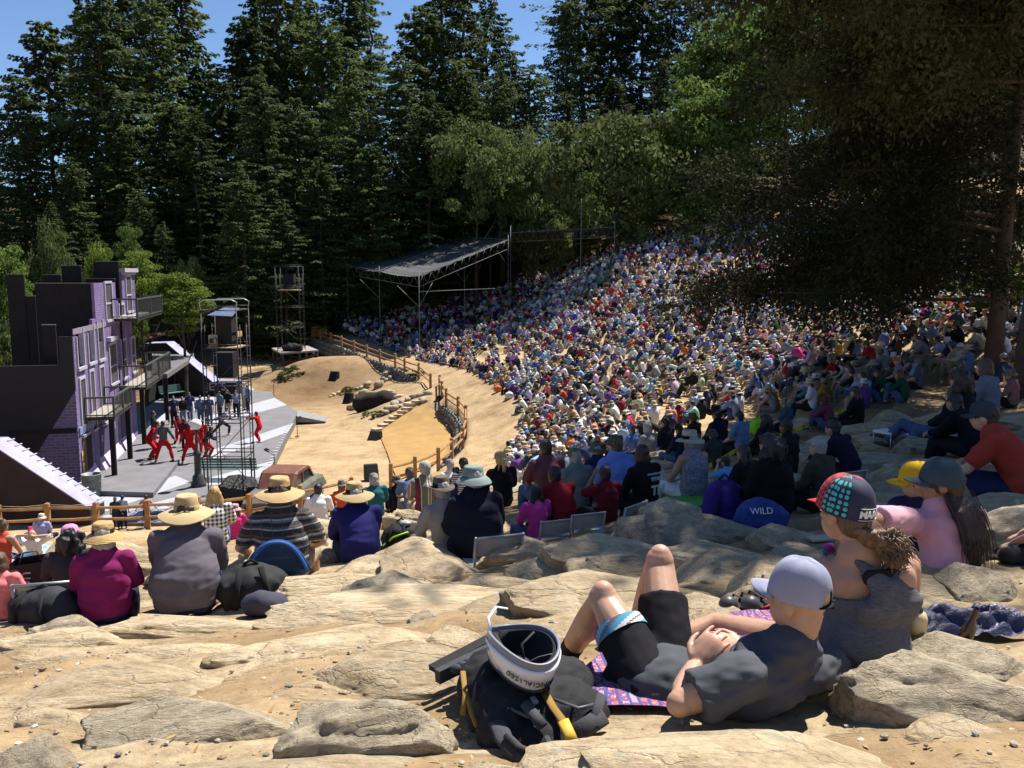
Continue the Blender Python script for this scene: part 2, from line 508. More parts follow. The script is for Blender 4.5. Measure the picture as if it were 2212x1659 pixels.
L_NEAR = leaf_mat('cypress_foliage', (.036, .046, .022), (.062, .072, .032), .2, (.085, .07, .042))
BARK = M('bark', (.085, .062, .045), .95, .3, 3.0, .8, 14.0, dist=.06)
BARK_G = M('grey_bark', (.19, .17, .15), .95, .3, 3.0, .6, 14.0, dist=.05)

def quads(c, s, n_, asp=.5):
 """leaf quads at centres c with long axis s (scaled) and normals n_"""
 side = np.cross(s, n_)
 side /= np.linalg.norm(side, axis=1, keepdims=True) + 1e-9
 side *= np.linalg.norm(s, axis=1, keepdims=True) * asp
 V = np.stack([c - s * .5, c + side * .5, c + s * .5, c - side * .5], 1).reshape(-1, 3)
 return V, np.arange(len(V)).reshape(-1, 4)
def unit(a): return a / (np.linalg.norm(a, axis=-1, keepdims=True) + 1e-9)

def fir_crown(h, seed, base=.18, wmax=.16, ragged=.35, per=82, leaf=.46):
 g = np.random.default_rng(seed)
 C, Sx, Nn = [], [], []
 z = h * base
 while z < h * .995:
  t = (z / h - base) / (1 - base)
  prof = (1 - t) ** .58 * min(1, .5 + t * 3.2) * (1 + .22 * math.sin(t * 23 + seed))
  nb = int(g.integers(4, 7)) if t < .93 else 3
  a0 = g.random() * 2 * PI
  for k in range(nb):
   az = a0 + 2 * PI * k / nb + g.normal() * .25
   L = h * wmax * prof * (1 + ragged * g.normal() * .8) + .35
   if g.random() < .07: L *= .4
   if L < .25: continue
   n = max(5, int(per * min(1, L / 3.2)))
   s = .15 + .85 * g.random(n) ** .75
   droop = -.16 * L * s ** 1.6 + .10 * L * s ** 3.5
   wid = .30 * L * (1 - s * .75) * (s * 1.6).clip(0, 1)
   off = (g.random(n) * 2 - 1) * wid
   d = np.array([math.cos(az), math.sin(az)]); pd = np.array([-d[1], d[0]])
   x = d[0] * L * s + pd[0] * off; y = d[1] * L * s + pd[1] * off
   zz = z + droop - np.abs(off) * .25 - g.random(n) * .28
   C.append(np.stack([x, y, zz], 1))
   ax_ = np.stack([d[0] + pd[0] * np.sign(off) * .9, d[1] + pd[1] * np.sign(off) * .9, -.35 - .5 * g.random(n)], 1)
   Sx.append(unit(ax_ + g.normal(size=(n, 3)) * .35) * (leaf * (.55 + .7 * g.random((n, 1)))))
   Nn.append(unit(np.stack([g.normal(size=n) * .5, g.normal(size=n) * .5, np.ones(n)], 1)))
  z += h * .017 * (1.25 - .5 * t) * (.8 + .4 * g.random())
 V, Fq = quads(np.concatenate(C), np.concatenate(Sx), np.concatenate(Nn), .55)
 return npmesh('crown', V, Fq)
def clump_crown(rx, ry, rz, seed, nclump=70, per=130, leaf=.3, shell=.55, flat=.6, hollow=0.0, rc=.30):
 """broadleaf crown: leaf clumps spread through a lumpy volume"""
 g = np.random.default_rng(seed)
 C, Sx, Nn = [], [], []
 for i in range(nclump):
  d = unit(g.normal(size=3)); d[2] = abs(d[2]) * 1.0 - .25 if g.random() < .5 else d[2]
  r = shell + (1 - shell) * g.random() ** .5
  c = d * r * np.array([rx, ry, rz])
  cr = rc * min(rx, rz) * (.6 + .8 * g.random())
  n = int(per * (.6 + .8 * g.random()))
  dd = unit(g.normal(size=(n, 3))); dd[:, 2] *= flat
  q = c + dd * cr * (.35 + .65 * g.random((n, 1)) ** .5) * np.array([1.15, 1.15, .85])
  C.append(q)
  Sx.append(unit(g.normal(size=(n, 3)) + dd * .6) * leaf * (.6 + .8 * g.random((n, 1))))
  Nn.append(unit(dd + g.normal(size=(n, 3)) * .7 + np.array([0, 0, .5])))
 V, Fq = quads(np.concatenate(C), np.concatenate(Sx), np.concatenate(Nn), .6)
 return npmesh('crown', V, Fq)
def trunk_mesh(h, r, seed, limbs=0, lean=0.0, spread=2.5, crown0=.5):
 g = random.Random(seed); mb = MB()
 pts, rad = [], []
 for i in range(7):
  t = i / 6
  pts.append((lean * t * h + g.gauss(0, .02) * h * t, g.gauss(0, .02) * h * t, h * t - .3)); rad.append(r * (1 - .8 * t) * (1.35 if i == 0 else 1))
 mb.tube(pts, rad, 8)
 for k in range(limbs):
  t = crown0 + (1 - crown0) * k / max(1, limbs) * .9; i = min(5, int(t * 6)); p = Vector(pts[i]).lerp(Vector(pts[i + 1]), t * 6 - i)
  a = g.random() * 2 * PI; L = spread * (.6 + .6 * g.random())
  q1 = p + Vector((math.cos(a) * L * .5, math.sin(a) * L * .5, L * .25)); q2 = p + Vector((math.cos(a) * L, math.sin(a) * L, L * .35 + g.random()))
  rr = r * (1 - .75 * t) * .5
  mb.tube([p, q1, q2], [rr, rr * .7, rr * .25], 6)
 return mb.mesh('trunk')

FIRS = []
for i, (hh, base, wm, rag) in enumerate([(30,.08,.21,.32),(33,.12,.19,.4),(27,.05,.24,.3),(35,.16,.18,.42),(24,.04,.27,.3),(31,.10,.22,.45)]):
 FIRS.append((hh, fir_crown(hh, 100 + i, base, wm, rag), trunk_mesh(hh * .97, hh * .013, 200 + i)))
fir_words = ['tall dark fir', 'broad dark green fir', 'slender dark fir', 'ragged dark fir', 'blue-green fir', 'dense dark fir']
used_labels = set()
def uniq(lbl, extras=()):
 if lbl not in used_labels: used_labels.add(lbl); return lbl
 for e in extras:
  l2 = lbl + ' ' + e
  if l2 not in used_labels: used_labels.add(l2); return l2
 k = 2
 words_ = ['second', 'third', 'fourth', 'fifth', 'sixth', 'seventh', 'eighth', 'ninth', 'tenth', 'eleventh', 'twelfth']
 for w_ in words_:
  l2 = w_ + ' ' + lbl
  if l2 not in used_labels: used_labels.add(l2); return l2
 used_labels.add(lbl); return lbl

# (pixel across, depth, pixel of its top)
fir_spots = [(-60,118,150),(30,112,150),(95,104,32),(180,112,-40),(215,100,-30),(265,116,-110),(320,108,-60),(375,118,-80),(430,118,110),
    (530,106,20),(560,120,-60),(600,112,-90),(655,122,-30),(700,108,15),(745,118,-80),(780,124,-40),
    (912,106,0),(950,118,-100),(1000,110,-70),(1055,122,-20),(1105,114,100),(1225,118,-30),(1265,124,-120),(1325,130,-100),(1390,128,-110),(1450,124,-70),(1520,126,-100),(1600,126,-60),(1700,128,-60),(1820,100,-80),(1950,96,-60),(2080,92,-60),(2200,90,-40),
    (-30,92,330),(60,96,250),(150,90,330),(250,96,240),(300,90,400),(365,97,210),(425,92,230),(480,98,170),(562,91,150),(640,95,200),(690,90,330),(760,97,130),(800,92,300),(865,98,110),(930,94,190),(1000,100,150),(1085,99,140),(1150,104,135),(1220,112,190),(1330,114,160),(1430,114,120),
    (110,82,430),(210,84,500),(350,84,470),(520,84,360),(610,86,420),(30,80,520)]
side_of = lambda u: ('behind the purple set' if u < 420 else 'behind the scaffold tower' if u < 640 else 'behind the lighting platform' if u < 780 else 'behind the shade canopy' if u < 1120 else 'behind the oaks' if u < 1500 else 'up the right slope')
for i, (u, Y, vt) in enumerate(fir_spots):
 top = PY(u, vt, Y); x, y = top.x, Y
 z = G(x, y)
 h = max(9.0, top.z - z)
 k = (i * 5 + (i // 6)) % 6
 hh, cme, tme = FIRS[k]
 s = h / hh
 row = 'in back' if i < 31 else 'in the middle' if i < 52 else 'in front'
 hw = 'very tall' if h > 34 else 'tall' if h > 27 else 'mid-height' if h > 20 else 'short'
 lbl = uniq(f'{hw} {fir_words[k]} {row} {side_of(u)}', ['against the sky', 'thin topped', 'sparse below', 'close to its neighbour', 'with drooping boughs', 'leaning slightly'])
 e = empty('fir_tree', (x, y, z - .2), (i * 2.4) % 6.28, lbl, 'tree', 'fir trees behind the theatre')
 wdt = s * random.uniform(.88, 1.15)
 e.scale = (wdt, wdt, s)
 obj('crown', cme, L_FIR, e); obj('trunk', tme, BARK, e)

OAKS = [(clump_crown(6, 6, 4.6, 300 + i, 80, 150, .42), trunk_mesh(6.5, .38, 310 + i, 6, .03, 3.2, .35)) for i in range(3)]
BAYS = [(clump_crown(4.2, 4.2, 6.5, 320 + i, 90, 150, .40), trunk_mesh(9, .3, 330 + i, 6, .02, 2.5, .3)) for i in range(2)]
def broad(u0, u1, vt, Y, kind, lbl, mat_, name='oak_tree', group=None, vb=None):
 pl, pr, pt = PY(u0, vt, Y), PY(u1, vt, Y), PY((u0 + u1) / 2, vt, Y)
 x = pt.x; z = G(x, Y); wd = pr.x - pl.x; h = pt.z - z
 lo = z + h * .04 if vb is None else PY(u0, vb, Y).z
 cr, tr = (OAKS if kind == 'oak' else BAYS)[broad.n % (3 if kind == 'oak' else 2)]; broad.n += 1
 rx, rz = (6, 4.6) if kind == 'oak' else (4.2, 6.5)
 e = empty(name, (x, Y, z), 0, lbl, 'tree', group)
 c = obj('crown', cr, mat_, e); hc = (pt.z - lo) / 2
 c.location = (0, 0, (pt.z + lo) / 2 - z + hc * .12); c.scale = (wd / 2 / rx * .95, wd / 2 / rx * .95, hc / rz * .98); c.rotation_euler.z = broad.n * 1.9
 tk = obj('trunk', tr, BARK, e); tk.scale = (max(.5, wd / 14), max(.5, wd / 14), max(.6, (lo - z + hc) / 7))
 return e
broad.n = 0
broad(925, 1130, 275, 92, 'oak', 'round grey-green oak behind the far end of the shade canopy', L_OAK, group='oaks behind the seats', vb=505)
broad(1075, 1230, 330, 95, 'oak', 'olive oak between the shade canopy and the biggest oak', L_OAK, group='oaks behind the seats')
broad(1180, 1490, 238, 84, 'oak', 'biggest rounded oak standing above the top rows of seats', L_OAK, group='oaks behind the seats')
broad(1100, 1200, 300, 97, 'oak', 'small pale oak crown peeping over the canopy oaks', L_OAK, group='oaks behind the seats')
broad(870, 990, 370, 110, 'oak', 'low dark oak right behind the canopy', L_OAK, group='oaks behind the seats')
broad(1420, 1640, 180, 86, 'bay', 'bright green bay tree left of the dark near tree', L_BAY, 'bay_tree', 'bay trees up the slope')
broad(1470, 1720, 20, 94, 'bay', 'tall pale green bay tree with bare twigs on top', L_BAY, 'bay_tree', 'bay trees up the slope', 360)
broad(1600, 1820, -40, 84, 'bay', 'tall bay tree half hidden behind the dark near tree', L_BAY, 'bay_tree', 'bay trees up the slope', 330)
broad(1900, 2060, 330, 60, 'bay', 'sunlit yellow-green bay tree seen through the dark branches', L_MAPLE, 'bay_tree', 'bay trees up the slope')
broad(2080, 2230, 560, 34, 'bay', 'small bright bay tree beside the dark trunk', L_BAY, 'bay_tree', 'bay trees up the slope')
broad(1800, 2250, 60, 74, 'bay', 'broad bay tree at the top of the slope behind the dark branches', L_BAY, 'bay_tree', 'bay trees up the slope', 420)
broad(1460, 1560, 420, 80, 'bay', 'low bay bush at the top edge of the seats', L_BAY, 'bay_tree', 'bay trees up the slope')
broad(165, 245, 528, 58, 'bay', 'yellow-green maple behind the tallest black flat', L_MAPLE, 'maple_tree', 'maples behind the set')
broad(255, 345, 548, 60, 'bay', 'bright green maple right of the top balcony', L_MAPLE, 'maple_tree', 'maples behind the set', 700)
broad(330, 450, 590, 58, 'bay', 'low bright green maple spreading right of the set', L_MAPLE, 'maple_tree', 'maples behind the set', 735)
broad(115, 160, 590, 57, 'bay', 'yellow maple top showing between the black flats', L_MAPLE, 'maple_tree', 'maples behind the set')
broad(-60, 66, 705, 42, 'oak', 'rounded olive bush left of the black flats', L_OAK, 'bush', None)
for i, (u0, u1, vt, Y) in enumerate([(430,520,600,88),(560,640,640,90),(640,720,560,92),(720,800,520,95),(790,870,480,92),(360,440,560,84),(240,320,500,78),(60,160,500,74),(-40,60,540,70),(1130,1250,440,93),(1220,1330,430,95),(1310,1420,430,94),(1400,1510,420,93),(1480,1600,400,95),(1200,1320,380,104),(1330,1460,380,104),(1540,1700,330,98),(1700,1860,300,92)]):
 broad(u0, u1, vt, Y, 'oak' if i % 2 else 'bay', uniq('dark shrubby young tree in the shade ' + side_of((u0 + u1) / 2), ['by a trunk', 'near the path', 'low down', 'farther back', 'at the edge']), L_OAK if i % 2 else L_BAY, 'young_tree', 'young trees under the firs')

# ---- the big dark tree on the right, its limbs reaching over the seats
def spray_crown(limbs, seed, per_m=260, leaf=.13, rad=.75):
 g = np.random.default_rng(seed); C, Sx, Nn = [], [], []
 for pts in limbs:
  P_ = np.array([tuple(p) for p in pts])
  seg = np.linalg.norm(np.diff(P_, axis=0), axis=1); L = seg.sum(); n = int(per_m * L)
  s = (.12 + .88 * g.random(n)) * L; cum = np.concatenate([[0], np.cumsum(seg)])
  k = np.clip(np.searchsorted(cum, s) - 1, 0, len(seg) - 1); f = ((s - cum[k]) / seg[k])[:, None]
  c = P_[k] * (1 - f) + P_[k + 1] * f
  # twigs: group leaves around random twig offsets
  tw = g.integers(0, max(3, n // 26), n); toff = unit(g.normal(size=(n // 26 + 4, 3))) * rad * (.25 + .75 * g.random((n // 26 + 4, 1))); tpos = (.12 + .88 * g.random(n // 26 + 4)) * L
  s2 = tpos[tw]; k = np.clip(np.searchsorted(cum, s2) - 1, 0, len(seg) - 1); f = ((s2 - cum[k]) / seg[k])[:, None]
  c = P_[k] * (1 - f) + P_[k + 1] * f
  o = toff[tw]; u_ = g.random((n, 1))
  q = c + o * (.2 + .9 * u_) + g.normal(size=(n, 3)) * .09 * rad * 2 + np.array([0, 0, -.35]) * u_ ** 2 * rad
  C.append(q); Sx.append(unit(o + g.normal(size=(n, 3)) * .5 * rad + np.array([0, 0, -.3 * rad])) * leaf * (.6 + .9 * g.random((n, 1)))); Nn.append(unit(g.normal(size=(n, 3)) + np.array([0, 0, .8])))
 V, Fq = quads(np.concatenate(C), np.concatenate(Sx), np.concatenate(Nn), .42)
 return npmesh('crown', V, Fq)
def big_tree(base, h, r, limb_specs, seed, lbl, per_m=240, leaf=.13, rad=.8, lean=(0, 0), name='cypress_tree'):
 """limb_specs: (height fraction, azimuth deg, length, rise)"""
 g = random.Random(seed)
 e = empty(name, base, 0, lbl, 'tree', 'dark trees on the right')
 mb = MB(); axis_ = [Vector((lean[0] * t * h + .12 * math.sin(t * 5 + seed), lean[1] * t * h, h * t - .3 * (t == 0))) for t in [i / 8 for i in range(9)]]
 mb.tube(axis_, [r * (1.3 if i == 0 else 1) * (1 - .085 * i) for i in range(9)], 12)
 limbs = []
 for hf, az, L, rise in limb_specs:
  i = min(7, int(hf * 8)); p = axis_[i].lerp(axis_[i + 1], hf * 8 - i); a = R(az)
  pts = [p]
  for k in range(1, 5):
   t = k / 4
   pts.append(p + Vector((math.sin(a + .25 * math.sin(k * 1.7 + hf * 9)) * L * t, math.cos(a + .25 * math.sin(k * 1.7 + hf * 9)) * L * t, rise * t - .12 * L * t * t + g.gauss(0, .12))))
  rr = r * .34 * (1 - .5 * hf)
  mb.tube(pts, [rr, rr * .75, rr * .5, rr * .3, rr * .12], 6)
  limbs.append(pts)
  for k in (1, 2, 3):
   for sgn in (-1, 1):
    a2 = a + sgn * R(45 + g.random() * 25); l2 = L * .42 * (1.15 - k * .2)
    p2 = pts[k]
    sub = [p2, p2 + Vector((math.sin(a2) * l2 * .5, math.cos(a2) * l2 * .5, .1)), p2 + Vector((math.sin(a2) * l2, math.cos(a2) * l2, -.25 * g.random() * l2))]
    mb.tube(sub, [rr * .35, rr * .22, rr * .06], 5)
    limbs.append(sub)
 mb.build('trunk', BARK, e)
 obj('crown', spray_crown(limbs, seed, per_m, leaf, rad), L_NEAR, e)
 return e
b1 = PY(2153, 815, 22.0); b1.z = G(b1.x, b1.y)
gg = random.Random(5)
ls = []
for i in range(40):                                  # (height fraction, azimuth, length, rise)
 hf = .13 + .85 * i / 40
 az = [-85, -40, -112, -62, -20, -98, -70, 35, -130, 120][i % 10] + gg.uniform(-10, 10)
 L = (7.4 if -115 < az < -15 else 4.0) * (1.2 - .55 * hf) * gg.uniform(.85, 1.1)
 ls.append((hf, az, L, gg.uniform(.0, 1.0)))
big_tree(b1, 16, .2, ls, 11, 'big dark cypress whose branches hang over the right of the seats', 210, .125, .95)
b2 = PY(2215, 860, 17.5); b2.z = G(b2.x, b2.y)
ls = []
for i in range(22):
 hf = .42 + .56 * i / 22
 az = [-75, -110, -40, 30, 170, -90, -60][i % 7] + gg.uniform(-15, 15)
 ls.append((hf, az, 5.4 * (1.2 - .55 * hf) * gg.uniform(.85, 1.15), gg.uniform(.4, 1.4)))
big_tree(b2, 15, .2, ls, 12, 'dark cypress trunk at the right edge nearer than the other', 240, .115, .9)
b4 = PY(2150, 720, 30.0); b4.z = G(b4.x, b4.y)
ls = []
for i in range(30):
 hf = .10 + .88 * i / 30
 az = [-85, -65, -120, -105, -95, 60, -75, 150][i % 8] + gg.uniform(-12, 12)
 ls.append((hf, az, 7.0 * (1.15 - .5 * hf) * gg.uniform(.85, 1.1), gg.uniform(.2, 1.2)))
big_tree(b4, 17, .22, ls, 14, 'dark cypress farther up whose lower branches hide the middle rows', 95, .22, 1.2)
b3 = Vector((12.4, 14.6, 0)); b3.z = G(b3.x, b3.y)
ls = []
for i in range(34):
 hf = .50 + .48 * i / 34
 az = [-85, -60, -105, -40, -75, -95, -120, 20, -50, 100][i % 10] + gg.uniform(-10, 10)
 ls.append((hf, az, (9.6 if -125 < az < -35 else 4) * (1.25 - .45 * hf) * gg.uniform(.75, 1.1), gg.uniform(.6, 1.8)))
big_tree(b3, 15, .22, ls, 13, 'dark cypress standing outside the right of the frame with limbs overhead', 130, .2, 1.1)
# ------------------------------------------------------------------ stage and scenery
def text_obj(name, body, M4, size, mat_, parent=None, extrude=.002, bold=0.0, spacing=1.0):
 cu = bpy.data.curves.new(name, 'FONT'); cu.body = body; cu.size = size; cu.extrude = extrude; cu.align_x = 'CENTER'; cu.align_y = 'CENTER'
 cu.offset = bold; cu.space_character = spacing; cu.resolution_u = 3
 f_ = bpy.data.objects.new('tmp', cu); COL.objects.link(f_); dg = bpy.context.evaluated_depsgraph_get(); dg.update()
 me = bpy.data.meshes.new_from_object(f_.evaluated_get(dg)); bpy.data.objects.remove(f_); bpy.data.curves.remove(cu)
 me.materials.clear(); me.materials.append(mat_); o = bpy.data.objects.new(name, me); link(o, parent)
 o.matrix_local = M4
 return o
def basis(o, x, y):
 x = Vector(x).normalized(); y = Vector(y); y = (y - x * y.dot(x)).normalized(); z = x.cross(y)
 return Matrix(((x.x, y.x, z.x, o[0]), (x.y, y.y, z.y, o[1]), (x.z, y.z, z.z, o[2]), (0, 0, 0, 1)))
def c3(x, y): return (x * .17157, 542.2 + y * .17157)
def c4(x, y): return (x * .17157, 813.2 + y * .17157)
def c5(x, y): return (338.9 + x * .17157, 643.8 + y * .17157)
def c6(x, y): return (338.9 + x * .1838, 847.2 + y * .1838)
SZ = .4
MATBLK = M('black_paint', (.014, .012, .013), .8, .3, 3.0, .25, 30.0)
MGREY = M('grey_deck_paint', (.165, .16, .168), .75, .16, 1.3, .12, 30.0, spec=.3)
MLIGHT = M('light_deck_paint', (.35, .36, .385), .7, .10, 1.5, .1, 30.0, spec=.3)
MEDGE = M('dark_plywood', (.075, .055, .04), .85, .25, 5.0)
MLAV = M('lavender_paint', (.27, .25, .43), .6, .14, 2.0, .1, 20.0, c2=(.36, .36, .52))
MSTEEL = M('galvanised_steel', (.42, .43, .42), .45, .2, 8.0, metal=.7)
MPIPE = M('dull_scaffold_pipe', (.15, .155, .155), .6, .25, 8.0, metal=.3)
MDSTEEL = M('dark_steel', (.045, .045, .047), .5, .3, 6.0, metal=.4)
MWOOD = M('plank_wood', (.50, .34, .19), .8, .25, 5.0, .3, 30.0)
MPOST = M('split_rail_wood', (.42, .235, .105), .85, .3, 4.0, .6, 26.0, c2=(.24, .125, .055))

def sheet(pts, z0, z1, name, mats, parent=None):
 mb = MB(); mb.prism([(p.x, p.y) for p in pts], z0, z1); return mb.build(name, mats, parent)
floor_px = [(579,1020),(548,1072),(470,1092),(385,1128),(225,1130),(120,1085),(120,1010),(280,900),(385,838),(450,836),(550,844),(586,846),(592.5,858),(642,889),(639.4,898.5)]
stage = empty('stage_floor', (-14, 45, 0), 0, 'grey stage deck painted with pale diagonal stripes in front of the purple set', 'stage')
def local(o, parent):
 o.matrix_parent_inverse = Matrix.Translation(-Vector(parent.location)); return o
fp = [PZ(u, v, SZ) for u, v in floor_px]
if sum(a.x * b.y - b.x * a.y for a, b in zip(fp, fp[1:] + fp[:1])) < 0: fp.reverse()
local(sheet(fp, -.1, SZ, 'deck', [MGREY], stage), stage)
for k, q in enumerate([[c6(430,330),c6(1380,66),c6(1530,150),c6(560,400)], [c6(620,690),c6(1610,360),c6(1540,470),c6(640,790)], [c6(600,1010),c6(1380,800),c6(1300,945),c6(1010,1090),c6(590,1090)],
      [c4(1410,1130),c4(2180,960),c4(2212,1010),c4(1410,1240)], [c4(1270,1530),c4(2212,1250),c4(2400,1330),c4(1330,1700)], [c4(1800,600),c4(2120,450),c4(2120,540),c4(1800,670)], [c5(430,1290),c5(1130,1080),c5(1230,1150),c5(470,1420)], [c4(1290,1760),c4(2212,1520),c4(2400,1620),c4(1340,1850)]]):
 pts = [PZ(u, v, SZ + .004) for u, v in q]
 mb = MB(); mb.add([(p.x, p.y, SZ + .004 + .0006 * k) for p in pts], [tuple(range(len(pts)))]); local(mb.build('painted_stripe', MLIGHT, stage), stage)
mb = MB()                                                      # edge boards and little white marks along the front edge
for i in range(22):
 t = (i + .5) / 22; a = PZ(579, 1020, SZ).lerp(PZ(639.4, 898.5, SZ), t); mb.box((a.x - .12, a.y, SZ + .02), (.16, .06, .035), .2)
local(mb.build('edge_marker', M('white_tape', (.8, .8, .82)), stage), stage)
kp = [PZ(u, v, SZ + .2) for u, v in [(388,992),(331,1064),(200,1060),(300,940),(362,905)]]
if sum(a.x * b.y - b.x * a.y for a, b in zip(kp, kp[1:] + kp[:1])) < 0: kp.reverse()
tag(sheet(kp, SZ - .05, SZ + .2, 'sidewalk_platform', [MGREY]), 'low raised grey sidewalk platform along the purple facade', 'platform')
# small access ramp on the arena side of the deck
ra, rb, rc, rd = PZ(*c6(1640,280), SZ), PZ(*c6(1655,215), SZ), PZ(*c6(2000,290), .05), PZ(*c6(1985,345), .05)
mb = MB(); mb.add([ra, rb, rc, rd, (ra.x, ra.y, 0), (rb.x, rb.y, 0), (rc.x, rc.y, 0), (rd.x, rd.y, 0)], [(0,1,2,3)[::-1],(0,3,7,4),(1,5,6,2),(0,4,5,1),(2,6,7,3),(4,7,6,5)])
tag(mb.build('access_ramp', [M('grey_ramp', (.22, .22, .23), .8)]), 'short grey wooden ramp leading off the stage edge onto the dirt', 'ramp')

# ---- purple facade
def facade_mat():
 m, t, b = nodes('painted_brick_purple')
 vec = coords(t, 'Object')
 sep = t.nodes.new('ShaderNodeSeparateXYZ'); t.links.new(vec, sep.inputs[0])
 cmb = t.nodes.new('ShaderNodeCombineXYZ'); t.links.new(sep.outputs['X'], cmb.inputs['X']); t.links.new(sep.outputs['Z'], cmb.inputs['Y'])
 br = N(t, 'ShaderNodeTexBrick', Scale=1.0); br.inputs['Brick Width'].default_value = .30; br.inputs['Row Height'].default_value = .11; br.inputs['Mortar Size'].default_value = .012
 br.inputs['Color1'].default_value = rgb((.13, .085, .23)); br.inputs['Color2'].default_value = rgb((.20, .14, .30)); br.inputs['Mortar'].default_value = rgb((.30, .25, .39))
 t.links.new(cmb.outputs[0], br.inputs['Vector'])
 f = noise_out(t, .9, 4, .6, cmb.outputs[0])
 plain = ramp(t, [(.25, (.135, .11, .29)), (.5, (.20, .14, .32)), (.75, (.35, .25, .42))], noise_out(t, .5, 4, .6, cmb.outputs[0])).outputs['Color']
 c = mixc(t, br.outputs['Color'], plain, ramp(t, [(.42, (0, 0, 0)), (.55, (1, 1, 1))], f).outputs['Color'])
 gr_ = ramp(t, [(.35, (.55, .5, .55)), (.6, (1, 1, 1))], noise_out(t, 2.2, 7, .75, cmb.outputs[0])).outputs['Color']; c = mixc(t, c, gr_, .75, 'MULTIPLY')
 t.links.new(c, b.inputs['Base Color']); b.inputs['Roughness'].default_value = .75
 return m
def brick_dark_mat():
 m, t, b = nodes('dim_painted_brick')
 vec = coords(t, 'Object'); sep = t.nodes.new('ShaderNodeSeparateXYZ'); t.links.new(vec, sep.inputs[0])
 cmb = t.nodes.new('ShaderNodeCombineXYZ'); t.links.new(sep.outputs['X'], cmb.inputs['X']); t.links.new(sep.outputs['Z'], cmb.inputs['Y'])
 br = N(t, 'ShaderNodeTexBrick', Scale=1.0); br.inputs['Brick Width'].default_value = .34; br.inputs['Row Height'].default_value = .12; br.inputs['Mortar Size'].default_value = .016
 br.inputs['Color1'].default_value = rgb((.10, .075, .15)); br.inputs['Color2'].default_value = rgb((.15, .11, .20)); br.inputs['Mortar'].default_value = rgb((.20, .17, .26))
 t.links.new(cmb.outputs[0], br.inputs['Vector'])
 # black left of a slanting edge
 l = N(t, 'ShaderNodeMath', operation='MULTIPLY_ADD'); l.inputs[1].default_value = .48; l.inputs[2].default_value = -1.9
 zz = N(t, 'ShaderNodeMath', operation='SUBTRACT'); zz.inputs[0].default_value = 4.4; t.links.new(sep.outputs['Z'], zz.inputs[1])
 mx = N(t, 'ShaderNodeMath', operation='MULTIPLY'); t.links.new(zz.outputs[0], mx.inputs[0]); mx.inputs[1].default_value = -.62
 gt = N(t, 'ShaderNodeMath', operation='GREATER_THAN'); t.links.new(sep.outputs['X'], gt.inputs[0]); t.links.new(mx.outputs[0], gt.inputs[1])
 c = mixc(t, (.012, .011, .013), br.outputs['Color'], gt.outputs[0]); t.links.new(c, b.inputs['Base Color']); b.inputs['Roughness'].default_value = .8
 return m
MFAC, MBRK = facade_mat(), brick_dark_mat()
MTRIM = M('pale_lilac_trim', (.42, .40, .47), .6, .12)
MDARKV_ = M('dark_violet_line', (.06, .045, .10), .8)
MPANE = M('dark_screen_pane', (.075, .07, .08), .6, .3, 3.0)
fa = PZ(178, 1053, SZ); fb = PZ(298, 939, SZ)
fd = Vector((fb.x - fa.x, fb.y - fa.y, 0)); FL_ = fd.length; fd.normalize(); fn = Vector((fd.y, -fd.x, 0))
if fn.x < 0: fn = -fn
def fsz(u, v, off=0.0):
 """pixel -> (distance along the facade, height)"""
 d = ray(u, v); o = Vector((0, 0, CZ)); p0 = fa + fn * off
 t = (p0 - o).dot(fn) / d.dot(fn); p = o + d * t
 return (p - fa).dot(fd), p.z
setroot = empty('purple_tenement_set', (fa.x, fa.y, 0), math.atan2(fd.y, fd.x), 'purple painted tenement facade with windows and three metal balconies', 'stage set')
# local axes: x along the facade, y to its back (left), z up
def fbox(mb, s0, s1, z0, z1, y0=0.0, y1=.12): mb.box(((s0 + s1) / 2, (y0 + y1) / 2, (z0 + z1) / 2), (s1 - s0, y1 - y0, z1 - z0))
side_sign = 1.0
s_w1a, z_w1a = fsz(*c3(960,1440)); s_end = FL_
sA, zA = fsz(*c3(915,1075)); s1r, z1r = fsz(*c3(1000,1050));
s2l, z2t = fsz(*c3(1195,405)); s3, z3t = fsz(*c3(1280,395)); s4, z4t = fsz(*c3(1445,365)); s5, z5t = fsz(*c3(1525,260)); s6, z6t = fsz(*c3(1690,290))
s_w3r, z_w3r = fsz(*c3(1320,1330)); _, zband = fsz(*c4(1000,650)); _, zsill1 = fsz(*c3(1000,1480))
_, zf2 = fsz(*c3(1300,900)); _, zf1 = fsz(*c4(1400,60))
mb = MB()
fbox(mb, 0, s_end, SZ, zband)                                           # shop-front storey
fbox(mb, 0, s_end, zband + .001, zsill1, .003, .12)                            # first floor
wq = []                                                          # open-topped windows of the ruined wall
for (xa, ya, xb, yb) in [(945,1080,1065,1440),(1085,1030,1195,1380),(1205,880,1310,1340)]:
 a = fsz(*c3(xa, ya)); b_ = fsz(*c3(xb, yb)); wq.append((a[0], b_[0], a[1], b_[1]))
fbox(mb, 0, wq[0][0] + .05, zsill1 + .001, zA)
for i in range(2): fbox(mb, wq[i][1] - .08, wq[i + 1][0] + .08, zsill1 + .001, wq[i + 1][2] + .1)
for i in range(3): fbox(mb, wq[i][0], wq[i][1], zsill1 + .001, min(wq[i][3], zsill1 + .5), .004, .12)
fbox(mb, wq[2][1] - .02, s_end, zsill1 + .001, zf2)                            # second floor to the balcony band
fbox(mb, wq[2][0] + .02, s4, zf2 + .001, z2t)                        # top storey, left part
fbox(mb, s4 + .001, s5, zf2 + .001, zf2 + .9)
fbox(mb, s5, s6, zf2 + .001, z5t)
fbox(mb, s6 + .001, s_end, zf2 + .001, z6t)
wall_ = mb.build('wall', MFAC, setroot)
